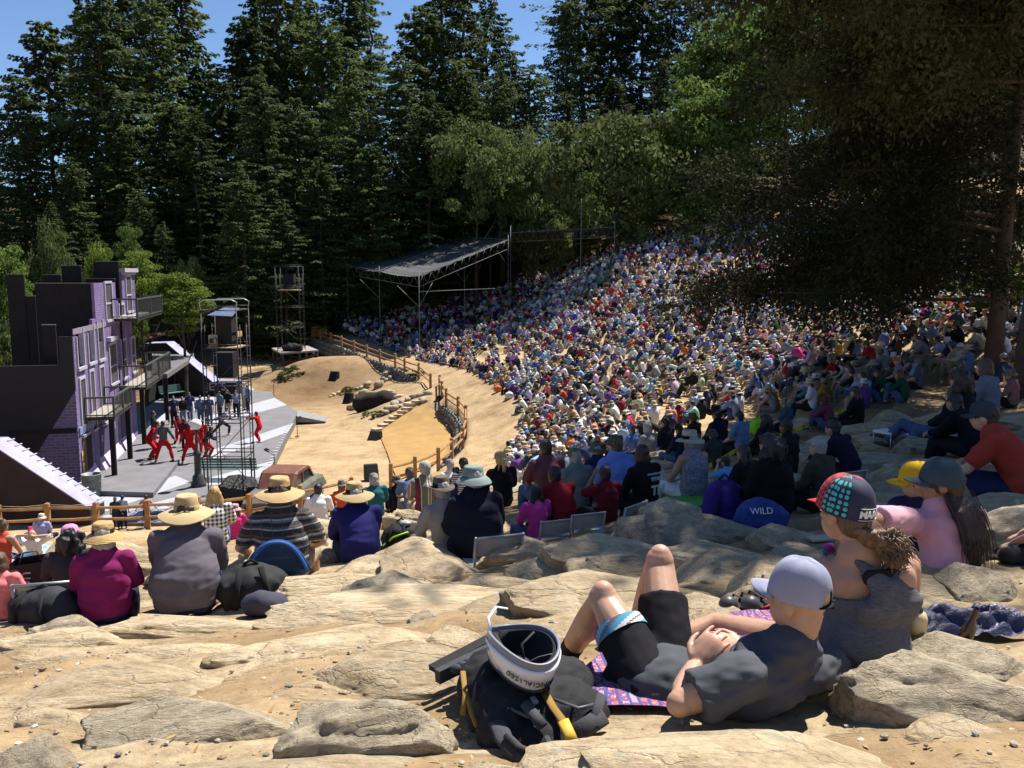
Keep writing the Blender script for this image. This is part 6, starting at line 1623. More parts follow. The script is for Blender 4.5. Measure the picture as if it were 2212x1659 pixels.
# ---- rows in the tree's shade beyond
shade = [(1368,915,995,'sit',SH,'fair',(.12,.20,.42),('short','brown'),('cap',(.10,.17,.36)),'man in a denim blue shirt and blue cap at the shade edge'),
 (1402,912,1000,'sit',SH,'fair',(.22,.22,.24),('bob','grey'),None,'grey haired woman in a grey t-shirt at the shade edge'),
 (1440,902,990,'sit',SL,'tan',(.02,.02,.03),('short','black'),None,'person in black with short black hair behind the straw hat with bow'),
 (1500,890,970,'sit',SL,'tan',(.03,.03,.03),('short','brown'),('bucket hat',(.12,.09,.05)),'person in a brown bowl-shaped hat at the shade edge'),
 (1552,873,985,'sit',SL,'tan',(.015,.017,.03),('short','black'),('cowboy hat',(.012,.012,.014)),'man in a black cowboy hat and dark jacket'),
 (1600,888,980,'sit',SH,'fair',(.13,.20,.34),('short','black'),None,'man in a faded blue shirt beside the black cowboy hat'),
 (1542,925,1010,'sit',SL,'fair',(.05,.05,.045),('short','brown'),('bucket hat',(.07,.08,.06)),'person in a dark moss bucket hat next to the green bag'),
 (1655,895,985,'sit',SL,'brown',(.02,.018,.02),('wild','black'),None,'person in black with bushy hair right of the green bag'),
 (1788,855,930,'hug',SL,'tan',(.20,.035,.07),('bob','black'),('beanie',(.20,.035,.07)),'hooded person in burgundy sitting by the tape'),
 (1850,835,925,'sit',SL,'tan',(.012,.012,.014),('long','dark brown'),None,'long haired person in black right of the burgundy hood'),
 (1505,935,1015,'sit',SH,'fair',(.35,.30,.28),('long','brown'),None,'long haired person in beige below the cowboy hat'),
 (1470,915,1000,'sit',SL,'tan',(.02,.025,.05),('short','black'),('cap',(.02,.02,.03)),'person in a dark cap beside the straw hat with bow'),
 (1700,860,935,'sit',SH,'fair',(.05,.09,.14),('short','grey'),('bucket hat',(.20,.19,.13)),'person in a khaki bucket hat left of the burgundy hood'),
 (2020,835,960,'back',SL,'fair',(.26,.26,.28),('short','brown'),None,'person in a pale grey top and jeans leaning back beyond the tape'),
 (2075,800,960,'sit',SL,'tan',(.014,.014,.016),('wild','dark brown'),None,'tall dark figure sitting upright beside the jeans'),
 (2130,775,920,'sit',SH,'fair',(.16,.18,.22),('bob','brown'),None,'person in blue grey with brown hair left of the trunk'),
 (2098,850,985,'fwd',SL,'tan',(.010,.010,.012),('long','black'),None,'hunched dark figure with long black hair under the tree'),
 (1950,800,870,'hug',SL,'fair',(.015,.07,.045),('bob','auburn'),None,'red haired woman in a dark green top'),
 (1905,795,870,'hug',SL,'tan',(.012,.06,.04),('long','dark brown'),None,'brown haired woman in dark green beside the red haired one'),
 (1985,772,840,'sit',SH,'fair',(.09,.10,.14),('short','brown'),('beanie',(.12,.22,.26)),'person in a teal grey beanie near the trunk'),
 (1940,770,835,'sit',SH,'fair',(.32,.29,.30),('short','grey'),('cap',(.60,.17,.08)),'person in a grey and orange cap near the trunk'),
 (1890,775,845,'sit',SL,'tan',(.10,.09,.08),('bob','brown'),('bucket hat',(.38,.35,.28)),'person in a cream bucket hat in front of the dark green tops'),
 (2185,795,880,'sit',SL,'fair',(.16,.09,.10),('short','dark brown'),('bucket hat',(.17,.13,.09)),'person in a brown bucket hat right of the trunk')]
for u, vt, vs_, po, sl, sk, c, hr, ht, lbl in shade:
 nm = 'shade_%d' % u
 seat(u, vt, vs_, po, t(po, sl, LG), sk, CL(nm, c), JEANS if 'jeans' in lbl or u % 3 == 0 else BLACKT, hr, (ht[0], CL(nm + '_hat', ht[1])) if ht else None, lbl, .15, smin=.5)
# ---- right edge
seat(2195, 862, 1085, 'fwd', t('fwd', SH, .5, 1.15), 'fair', CL('brick red', (.36, .05, .035)), NAVY, ('short', 'dark brown'), ('cap', CL('slate cap', (.05, .06, .07))), 'man in a brick red t-shirt and slate cap at the right edge with folded hands', .55)
seat(2268, 1010, 1225, 'cross', t('cross', SH, LG), 'fair', CL('pitch', (.010, .010, .012)), CL('charcoal leggings', (.03, .032, .035)), ('long', 'dark brown'), None, 'person in black cut off by the right frame edge', .5)
# ---- left front, lower rows
seat(5, 1195, 1345, 'sit', t('sit', SL, LG, .95), 'fair', CL('coral pink', (.78, .22, .22)), JEANS, ('bob', 'brown'), None, 'person in a coral pink top at the left frame edge', -.1)
seat(8, 1120, 1232, 'sit', t('sit', 0.0, LG), 'tan', CL('tomato', (.5, .08, .05)), JEANS, ('bun', 'brown'), None, 'woman with a high bun and glasses at the left edge', -.3)
seat(82, 1150, 1208, 'behind_head', t('behind_head', SH, LG), 'fair', WHITE, CL('light blue denim', (.25, .42, .55)), ('bob', 'blond'), None, 'fair haired person in white leaning back with hands behind the head', -.1, smin=.5)
seat(92, 1108, 1172, 'cross', t('cross', SH, LG), 'fair', CL('lavender', (.32, .33, .55)), NAVY, ('short', 'blond'), ('bucket hat', CL('cream sun hat', (.58, .50, .36))), 'toddler in a cream sun hat and lavender shirt', .2, smin=.42)
seat(66, 1136, 1180, 'cross', t('cross', SH, LG), 'fair', CL('lavender', (.32, .33, .55)), NAVY, ('short', 'brown'), ('bucket hat', CL('magenta hat', (.65, .03, .22))), 'small child in a magenta hat behind the person in white', .0, smin=.4)
def stand(u, v, h_px, pose, T, skin, shirt, trousers, hair, hat, lbl, rz, z=None, grp=None, shoe=None, smin=.5, cat='person'):
 p = PZ(u, v, z) if z is not None else hit(u, v)
 tot = T['J']['hed'].z + .13
 s = (PY(u, v - h_px, p.y).z - p.z) / tot if h_px else 1.0
 s = max(smin, min(1.15, s))
 return person(p, rz, s, T, skin, shirt, trousers, hair, hat, lbl, grp, shoe=shoe, cat=cat)
stand(252, 1146, 72, 'stand', t('stand', SH, LG), 'fair', CL('dark green tee', (.03, .05, .04)), NAVY, ('short', 'brown'), ('cap', CL('green cap', (.06, .12, .09))), 'child in a green cap and dark shirt watching at the near fence', .3, grp='children at the near fence')
stand(268, 1144, 74, 'stand', t('stand', SH, LG), 'tan', CL('pale blue tee', (.36, .42, .55)), NAVY, ('short', 'black'), None, 'black haired child in a pale blue shirt at the near fence', .2, grp='children at the near fence')
stand(319, 1141, 72, 'stand_armsout', t('stand_armsout', SH, .5), 'tan', CL('dusty rose', (.45, .26, .26)), BLACKT, ('bob', 'dark brown'), None, 'girl in a dusty rose tunic holding her arms out at the near fence', .1, grp='children at the near fence')
# ---- the cast on the stage
RED, REDV, DENIM, GREYV = CL('scarlet', (.48, .012, .02)), CL('black vest', (.03, .025, .03)), CL('denim jacket', (.13, .19, .29)), CL('grey vest', (.11, .11, .115))
cast = [(376.6,923,68,'stand',SH,CL('dark blue vest',(.03,.035,.08)),BLACKT,-2.4,'black','man in a dark blue vest and black trousers at the left of the blue group'),
 (396,919,62,'stand',SL,CL('black leather',(.02,.02,.022)),CL('light jeans',(.17,.24,.34)),-2.6,'brown','man in a black jacket and light jeans in the blue group'),
 (411.5,911,64,'walk',SH,CL('blue vest',(.05,.06,.12)),JEANS,-2.9,'black','man in a blue vest stepping forward in the blue group'),
 (434.5,918,64,'stand',SL,DENIM,JEANS,-2.8,'black','man in a denim jacket half behind the tower leg'),
 (453,919,65,'stand',SH,CL('sleeveless denim',(.06,.08,.13)),JEANS,-2.7,'black','man in a sleeveless denim vest behind the tower rungs'),
 (476,905,60,'stand',SL,DENIM,CL('navy trousers',(.025,.03,.06)),2.6,'black','man in a denim jacket talking in the rear trio'),
 (493,904,62,'stand',SH,BLACKT,CL('beige trousers',(.36,.31,.26)),2.9,'dark brown','man in a black vest and beige trousers in the rear trio'),
 (511,903,60,'walk',SH,CL('pale denim',(.22,.28,.40)),BLACKT,-2.8,'black','man in pale denim and black trousers in the rear trio'),
 (478,942,62,'lunge',SH,CL('grey vest on white',(.42,.42,.48)),CL('charcoal trousers',(.03,.03,.035)),-1.2,'black','man in a grey vest lunging towards the red leader'),
 (536.5,891,60,'stand',SL,DENIM,CL('navy trousers',(.025,.03,.06)),2.3,'brown','man in an open denim jacket standing alone at the rear'),
 (530,886,60,'stand',SH,CL('white cast shirt',(.6,.6,.6)),KHAKI,2.5,'grey','man in white hidden behind the lone denim jacket'),
 (560,955,66,'point',SL,RED,RED,1.35,'black','leader in bright red with both arms stretched forward'),
 (331,990,86,'crouch',SL,RED,RED,-1.4,'black','dancer in red stooping at the far left of the red group'),
 (334,968,80,'stand',SL,REDV,RED,-1.2,'black','dancer in a black vest over red behind the stooping one'),
 (355.5,997,88,'stand_wide',SL,GREYV,RED,.2,'black','dancer in a grey vest and red trousers with legs apart seen from behind'),
 (386.7,966,70,'walk',SL,CL('dark red shirt',(.22,.015,.025)),RED,-2.0,'black','dancer in a dark red shirt looking up at the tower'),
 (400,972,68,'stand',SL,CL('oxblood',(.12,.02,.03)),BLACKT,.1,'black','dancer in oxblood and black trousers behind the lamp globe'),
 (412,1000,84,'stand_wide',SL,RED,RED,.3,'dark brown','dancer in all red with legs apart behind the lamp post'),
 (430,981,66,'stand',SH,RED,RED,.3,'black','dancer in a short red shirt beside the lamp post'),
 (440,976,66,'stand',SL,CL('crimson',(.30,.014,.03)),RED,.1,'black','dancer in crimson behind the tower leg'),
 (450,988,66,'crouch',SL,REDV,RED,-.9,'black','dancer in a black vest reaching out behind the tower')]
for i, (u, v, hp, po, sl, sh, tr, rz, hc_, lbl) in enumerate(cast):
 sk = 'tan' if i > 10 else 'fair'
 zst = SZ + (.2 if u < 372 else 0)
 stand(u, v, hp, po, t(po, sl, LG, .95), sk, sh, tr, ('short', hc_), None, lbl, rz, zst, 'actors on the stage', MWSHOE if i in (9, 11, 8, 15) else MSHOE, .9, 'actor')
# ------------------------------------------------------------------ the audience on the terraces
gr = random.Random(21)
poly_uv = np.array([(700,700),(760,672),(860,612),(1000,560),(1150,552),(1250,540),(1340,508),(1460,482),(1560,470),(1700,470),(1760,400),(1900,420),(2000,480),(2260,520),(2300,760),(2230,850),(2050,800),(1930,865),(1840,880),(1700,885),(1560,905),(1420,940),(1330,985),(1240,1030),(1120,1040),(1082,1000),(1098,930),(1075,880),(1040,840),(990,812),(925,790),(900,775),(840,760),(770,735)], float)
def inside(u, v, P_):
 r = np.zeros(len(u), bool); j = len(P_) - 1
 for i in range(len(P_)):
  c = ((P_[i, 1] > v) != (P_[j, 1] > v)) & (u < (P_[j, 0] - P_[i, 0]) * (v - P_[i, 1]) / (P_[j, 1] - P_[i, 1] + 1e-9) + P_[i, 0])
  r ^= c; j = i
 return r
cx, cy = np.meshgrid(np.arange(-26, 46, .22), np.arange(16.5, 96, .22), indexing='ij')
cx = cx.ravel() + rng.uniform(-.1, .1, cx.size); cy = cy.ravel() + rng.uniform(-.1, .1, cy.size)
zb = tps_eval(BOWL, cx, cy); sdv = wall_sd(cx, cy)
u_, v_, d_ = proj(np.stack([cx, cy, zb], -1))
fr_ = zb / STEP - np.floor(zb / STEP)
ok = inside(u_, v_, poly_uv) & (sdv > 3.1) & ((fr_ < .30) | (seat_mask(cx, cy, sdv) < .5))
# aisles and thinner patches
nzz = np.array([noise.noise(Vector((x * .16, y * .16, 3.3))) for x, y in zip(cx, cy)])
ok &= nzz > -.44
idx = np.nonzero(ok)[0]; rng.shuffle(idx)
cell = {}; seats = []
NEARP = [(o.location.x, o.location.y) for o in S.objects if o.name.startswith('person') and o.parent is None]
for x, y in NEARP: cell.setdefault((int(x // .6), int(y // .6)), []).append((x, y))
for i in idx:
 x, y = cx[i], cy[i]; k = (int(x // .6), int(y // .6)); m_ = .50 + .40 * gr.random() ** 2.2
 if any((x - a) ** 2 + (y - b_) ** 2 < m_ * m_ for dx in (-1, 0, 1) for dy in (-1, 0, 1) for a, b_ in cell.get((k[0] + dx, k[1] + dy), ())): continue
 cell.setdefault(k, []).append((x, y)); seats.append((x, y, d_[i], u_[i], v_[i]))
seats.sort(key=lambda s_: s_[2])
SEATZ = Gv(np.array([s_[0] for s_ in seats]), np.array([s_[1] for s_ in seats]))
SHIRTS = {'white': (.70, .70, .72), 'cream': (.58, .54, .45), 'pale pink': (.62, .42, .44), 'sky blue': (.28, .42, .62), 'denim blue': (.13, .20, .36), 'royal blue': (.05, .09, .42), 'navy': (.03, .04, .10), 'black': (.02, .02, .022), 'charcoal': (.07, .07, .075), 'grey': (.26, .26, .27), 'red': (.50, .03, .04), 'coral': (.65, .20, .14), 'orange': (.65, .17, .03), 'mustard': (.50, .30, .05), 'hot pink': (.58, .05, .25), 'lilac': (.40, .32, .55), 'purple': (.14, .05, .25), 'teal': (.03, .22, .26), 'mint': (.30, .52, .42), 'green': (.05, .20, .09), 'olive': (.14, .14, .07), 'beige': (.42, .35, .25), 'brown': (.13, .08, .05), 'maroon': (.17, .03, .05), 'striped blue': (.25, .32, .45)}
SW = {'white': 15, 'cream': 4, 'sky blue': 4, 'denim blue': 6, 'navy': 8, 'black': 10, 'charcoal': 6, 'grey': 4, 'beige': 3, 'pale pink': 1.5, 'lilac': 1.2, 'red': 3.5, 'royal blue': 2.5, 'maroon': 3, 'brown': 3, 'mint': .4, 'hot pink': .8, 'orange': .7, 'teal': 1.5}
HATC = {'straw': (.50, .36, .18), 'pale straw': (.58, .48, .30), 'white': (.66, .66, .64), 'khaki': (.30, .25, .16), 'black': (.02, .02, .02), 'blue': (.06, .11, .30), 'red': (.42, .03, .04), 'grey': (.24, .24, .24), 'olive': (.12, .12, .07)}
HSTY = [(None, None, 7), ('straw hat', 'straw', 3), ('straw hat', 'pale straw', 3), ('sun hat', 'pale straw', 2), ('sun hat', 'white', 2), ('bucket hat', 'khaki', 2), ('bucket hat', 'white', 1.5), ('cap', 'white', 1.5), ('cap', 'blue', 1.3), ('cap', 'black', 1.6), ('cap', 'red', .8), ('cap', 'grey', 1.2), ('bucket hat', 'olive', 1), ('fedora', 'khaki', 1), ('cowboy hat', 'straw', .8)]
TRS = {'jeans': (.07, .10, .19), 'khaki trousers': (.33, .27, .18), 'black trousers': (.02, .02, .022), 'grey trousers': (.16, .16, .17), 'white trousers': (.6, .6, .6), 'shorts': (.20, .19, .17)}
HC = ['black', 'dark brown', 'brown', 'auburn', 'blond', 'grey', 'white']
def wpick(items, ws): return gr.choices(items, ws)[0]
LOWT = [template(p, sl, lg, bw, 0.0, .045, True) for p, sl, lg, bw in [('sit', .45, .97, 1.0), ('fwd', .45, .97, 1.05), ('hug', .96, .97, 1.0), ('sit', .96, .97, 1.12), ('fwd', .0, .5, 1.0), ('raise', .45, .5, 1.0), ('wide', .45, .5, 1.15), ('back', .45, .97, 1.0)]]
TW = [5, 5, 4, 4, 2, 1, 2, 1]
TTR = [0, 0, 0, 0, 1, 1, 1, 0]                     # shorts
def lowhat(kind):
 mb = MB(); n = 9
 if kind in ('cap', 'beanie'):
  mb.lathe([(.105, .02), (.100, .08), (.06, .13), (.001, .14)], n=n, smooth=True)
  if kind == 'cap': mb.add([(-.07, .075, .03), (.07, .075, .03), (.05, .165, .015), (-.05, .165, .015)], [(0, 1, 2, 3)])
 else:
  Rr = {'straw hat': .17, 'sun hat': .16, 'bucket hat': .14, 'fedora': .145, 'cowboy hat': .17}[kind]
  mb.lathe([(Rr, .0), (.1, .045), (.098, .10), (.085, .145), (.001, .15)], n=n, smooth=True)
 return mb.mesh('hat')
LH = {k: lowhat(k) for k in ('straw hat', 'sun hat', 'bucket hat', 'fedora', 'cowboy hat', 'cap', 'beanie')}
def arr(me):
 me.calc_loop_triangles(); n = len(me.vertices); co = np.empty(n * 3, np.float32); me.vertices.foreach_get('co', co)
 t_ = np.empty(len(me.loop_triangles) * 3, np.int32); me.loop_triangles.foreach_get('vertices', t_)
 return co.reshape(-1, 3), t_.reshape(-1, 3)
HAIRLOW = {s_: hairm(s_, True) for s_ in ('short', 'bob', 'long', 'pony')}
n_named = sum(1 for o in S.objects if o.parent is None and o.get('category') in ('person', 'actor'))
N_IND = max(0, 298 - n_named)
HDIST = {}
def where(x, y, u, v):
 sd_ = float(wall_sd(np.array([x]), np.array([y]))[0])
 a = 'front row' if sd_ < 4.4 else 'second row' if sd_ < 6 else 'lower rows' if sd_ < 13 else 'middle rows' if sd_ < 22 else 'upper rows'
 b_ = ''
 if u > 1830: a = 'near the dark tree'
 return a + b_
crowd_rows = []
BODYC = {'fair': (.56, .345, .245), 'tan': (.43, .245, .155), 'brown': (.20, .105, .06)}
HAIRC = {'black': (.014, .012, .011), 'dark brown': (.04, .022, .013), 'brown': (.10, .055, .028), 'auburn': (.13, .05, .025), 'blond': (.42, .27, .11), 'grey': (.33, .32, .30), 'white': (.62, .60, .56)}
for i, (x, y, dd, u, v) in enumerate(seats):
 k = gr.choices(range(len(LOWT)), TW)[0]; T = LOWT[k]
 s_ = gr.gauss(.92, .05) * (gr.choice([.75, .8]) if gr.random() < .08 else 1)
 f = face_to((x, y), STAGE_C) + gr.gauss(0, .28)
 for tries in range(60):
  sh = wpick(list(SHIRTS), [SW.get(n_, 1.3) for n_ in SHIRTS]); hs, hc_, _ = wpick(HSTY, [h_[2] for h_ in HSTY]); tr = 'shorts' if TTR[k] else wpick(['jeans', 'khaki trousers', 'black trousers', 'grey trousers', 'white trousers'], [4, 2, 3, 2, .7])
  hst = wpick(['short', 'bob', 'long', 'pony'], [5, 2, 2, 1]); hcol = wpick(HC, [5, 5, 4, 1, 1.5, 2, 1]); sk = wpick(['fair', 'tan', 'brown'], [6, 3, 1])
  if i >= N_IND: break
  hw_ = (('pale ' if hc_ == 'pale straw' else '') + 'straw ' + (hs if hs == 'sun hat' else hs.replace('straw ', '')) if 'straw' in hc_ else hc_ + ' ' + hs) if hs else hcol + (' hair' if hst == 'short' else ' ponytail' if hst == 'pony' else ' ' + hst + ' hair')
  lbl = f'person in {sh} top, {hw_} and {tr}, ' + where(x, y, u, v)
  if lbl not in used_labels: break
 if i < N_IND:
  used_labels.add(lbl)
  e = empty('person', (x, y, SEATZ[i]), f, lbl, 'person', 'audience seated on the stone terraces'); e.scale = (s_,) * 3
  obj('body', T['body'], SKIN[sk], e); obj('shirt', T['shirt'], cloth_mat(sh, SHIRTS[sh]), e); obj('trousers', T['trousers'], cloth_mat(tr, TRS[tr]), e)
  hm = Matrix.Translation(T['J']['hed']) @ T['HM'].to_4x4()
  o = obj('hair', HAIRLOW[hst], HAIR[hcol], e); o.matrix_local = hm
  if hs: o = obj('hat', LH[hs], cloth_mat('hat ' + hc_, HATC[hc_]), e); o.matrix_local = hm
 else:
  crowd_rows.append((k, x, y, SEATZ[i], f, s_, sh, hs, hc_, tr, hst, hcol, sk))
AR = {}
def simp(me, ratio):
 o = bpy.data.objects.new('tmp', me); COL.objects.link(o); d = o.modifiers.new('d', 'DECIMATE'); d.ratio = ratio
 dg = bpy.context.evaluated_depsgraph_get(); dg.update(); out = bpy.data.meshes.new_from_object(o.evaluated_get(dg)); bpy.data.objects.remove(o); return arr(out)
for k, T in enumerate(LOWT): AR[k] = [simp(T['body'], .42), simp(T['shirt'], .45), simp(T['trousers'], .45)]
AH = {k: arr(m_) for k, m_ in LH.items()}; AHR = {k: simp(m_, .4) for k, m_ in HAIRLOW.items()}
VV, TT, CC, off = [], [], [], 0
def put(a, Mx, c):
 global off
 co, tr = a; R3 = np.array(Mx.to_3x3()); tt = np.array(Mx.translation)
 VV.append(co @ R3.T + tt); TT.append(tr + off); CC.append(np.tile(np.array(c), (len(co), 1))); off += len(co)
for (k, x, y, z, f, s_, sh, hs, hc_, tr, hst, hcol, sk) in crowd_rows:
 T = LOWT[k]; Mx = Matrix.Translation((x, y, z)) @ Matrix.Rotation(f, 4, 'Z') @ Matrix.Scale(s_, 4); hm = Mx @ Matrix.Translation(T['J']['hed']) @ T['HM'].to_4x4()
 j = lambda c: tuple(min(.8, q * gr.uniform(.8, 1.2)) for q in c)
 put(AR[k][0], Mx, BODYC[sk]); put(AR[k][1], Mx, j(SHIRTS[sh])); put(AR[k][2], Mx, j(TRS[tr])); put(AHR[hst], hm, HAIRC[hcol])
 if hs: put(AH[hs], hm, j(HATC[hc_]))
def vcol_mat(name):
 m, t, b = nodes(name); a = t.nodes.new('ShaderNodeVertexColor'); a.layer_name = 'Col'
 f = noise_out(t, 9.0, 3, .6, coords(t, 'Object'))
 t.links.new(mixc(t, a.outputs['Color'], ramp(t, [(.3, (.82, .82, .82)), (.7, (1.12, 1.12, 1.12))], f).outputs['Color'], 1.0, 'MULTIPLY'), b.inputs['Base Color']); b.inputs['Roughness'].default_value = .85; b.inputs['Specular IOR Level'].default_value = .15
 return m
cme = npmesh('crowd', np.concatenate(VV), np.concatenate(TT), True, col=np.concatenate(CC))
tag(obj('crowd', cme, vcol_mat('crowd_clothes')), 'audience filling the farther stone terraces', None, None, 'stuff')
print('audience', len(seats), 'individual', N_IND, 'tris', len(cme.polygons))
# stone seats showing between the people, with bags and coolers
left = [i for i in idx[::7] if all((cx[i] - a) ** 2 + (cy[i] - b_) ** 2 > .30 for dx in (-1, 0, 1) for dy in (-1, 0, 1) for a, b_ in cell.get((int(cx[i] // .6) + dx, int(cy[i] // .6) + dy), ()))]
left = left[:230]
SLAB = [rock_mesh(500 + i, 2, .18, fine=.04) for i in range(4)]
for n_, i in enumerate(left[:150]):
 x, y = cx[i], cy[i]; o = obj('seating_stone', gr.choice(SLAB), ROCK_TAN); f = face_to((x, y), STAGE_C)
 o.location = (x, y, G(x, y) - .03); o.scale = (gr.uniform(.45, .9), gr.uniform(.25, .4), gr.uniform(.12, .2)); o.rotation_euler = (0, 0, f + gr.gauss(0, .15))
 tag(o, 'tan stone seat showing between the seated audience on the terraces', 'stone seat', 'bare stone seats on the terraces')
def bag_mesh():
 mb = MB(); mb.ell((0, 0, .2), (.20, .14, .22)); mb.box((0, 0, .16), (.30, .22, .28)); return blend(mb, .05, 2, .5, None, 'bag')
BAGM = bag_mesh()
bagc = [('black', (.02, .02, .022)), ('red', (.45, .03, .03)), ('royal blue', (.04, .08, .35)), ('orange', (.6, .15, .03)), ('lime green', (.30, .55, .05)), ('white', (.7, .7, .7)), ('purple', (.14, .04, .28)), ('teal', (.03, .25, .25)), ('khaki', (.3, .25, .16)), ('pink', (.6, .15, .3))]
for n_, i in enumerate(left[150:190]):
 x, y = cx[i], cy[i]; nm, c = bagc[n_ % 10]; e = empty('bag', (x, y, G(x, y)), gr.random() * 6, uniq(f'small {nm} bag on the terraces ' + where(x, y, u_[i], v_[i]), ['beside a stone seat', 'between two sitters', 'lying flat']), 'bag', 'bags among the audience')
 obj('sack', BAGM, cloth_mat('bag ' + nm, c), e); MB().tube([(-.1, 0, .38), (0, 0, .46), (.1, 0, .38)], .014, 5).build('handle', cloth_mat('bag ' + nm, c), e)
def cooler(p, rz, c, lbl, s=1.0):
 e = empty('cooler', p, rz, lbl, 'cooler', 'coolers among the audience'); e.scale = (s,) * 3
 MB().box((0, 0, .15), (.5, .3, .3)).build('tub', M('cooler_tub', c, .5, .08), e); MB().box((0, 0, .325), (.52, .32, .05)).build('lid', M('white_plastic', (.75, .75, .75), .5, .05), e); MB().bar((-.22, -.17, .3), (.22, -.17, .3), .03, .03).build('handle', M('white_plastic', (.75, .75, .75), .5, .05), e)
p = hit(1271, 880); cooler(p + Vector((0, 0, .02)), .3, (.5, .03, .03), 'red cooler with a white lid above the near end of the path', 1.25)
p = hit(1845, 672); cooler(p, -.5, (.5, .03, .03), 'red cooler with a white lid under the edge of the dark tree', 1.1)
for (u, v, c, lbl) in [(1640, 942, (.25, .60, .03), 'bright lime green bag with red cloth on the stone in the shade'), (1100, 862, (.65, .65, .66), 'white and grey bag at the near end of the front row'), (1075, 848, (.65, .17, .05), 'orange bag at the feet of the front row')]:
 p = hit(u, v); e = empty('bag', p, .3, lbl, 'bag', 'bags among the audience'); e.scale = (1.3, 1.3, 1.0)
 obj('sack', BAGM, cloth_mat('bag ' + lbl[:12], c), e); MB().tube([(-.1, 0, .38), (0, 0, .46), (.1, 0, .38)], .014, 5).build('handle', cloth_mat('bag ' + lbl[:12], c), e)
# a few people standing at the back
for (u, v, hp, sh, lbl) in [(1332, 603, 40, 'cream', 'person standing in a cream top beside the farther canopy post'), (1250, 545, 26, 'navy', 'person in navy standing at the top of the slope by the tall pole'), (1270, 547, 27, 'orange', 'person in orange standing at the top by the tall pole'), (722, 693, 33, 'pale pink', 'woman in a pale pink jacket and straw hat standing at the far left seats')]:
 stand(u, v, hp, 'stand', t('stand_hold', SH, LG) if 'pink' in sh else t('stand', SH, LG), 'fair', cloth_mat(sh, SHIRTS[sh]), BLACKT, ('short', 'brown'), ('straw hat', STRAW) if 'hat' in lbl else None, lbl, face_to(PY(u, v, 80), STAGE_C), grp='people standing at the back', smin=.8)
# ------------------------------------------------------------------ rocks in the foreground
ROCKS = [rock_mesh(600 + i, 5, .20 + .03 * (i % 3), fine=.055) for i in range(7)]
near_seats = [(o.location.x, o.location.y) for o in S.objects if o.parent is None and o.name.startswith('person') and o.location.y < 16]
def slab(u0, v0, u1, v1, m, lbl, hf=.4, rz=0.0, k=None, name='rock', tilt=0.0):
 p = hit((u0 + u1) / 2, v1); Y = p.y; px = Y / FPX; th = math.atan((v1 - 829.5) / FPX) + PITCH
 wd = (u1 - u0) * px; ext = (v1 - v0) * px; h = max(.02, hf * ext * .8); dep = max(.12, (ext - h * math.cos(th)) / max(.2, math.sin(th)))
 Hh = max(h * 1.5, .10)
 o = obj(name, ROCKS[slab.n % 7 if k is None else k], m); slab.n += 1
 c = p + Vector((0, dep / 2, 0)); g = G(c.x, c.y)
 o.location = (c.x, c.y, max(g, p.z - .02) + h - Hh * .93); o.scale = (wd / 2 * 1.36, dep / 2 * 1.5, Hh * 1.1)
 o.rotation_euler = (R(2), tilt, rz)
 return tag(o, lbl, 'rock', 'rocks of the stone rows')
slab.n = 0
T_, G_ = ROCK_TAN, ROCK_GREY
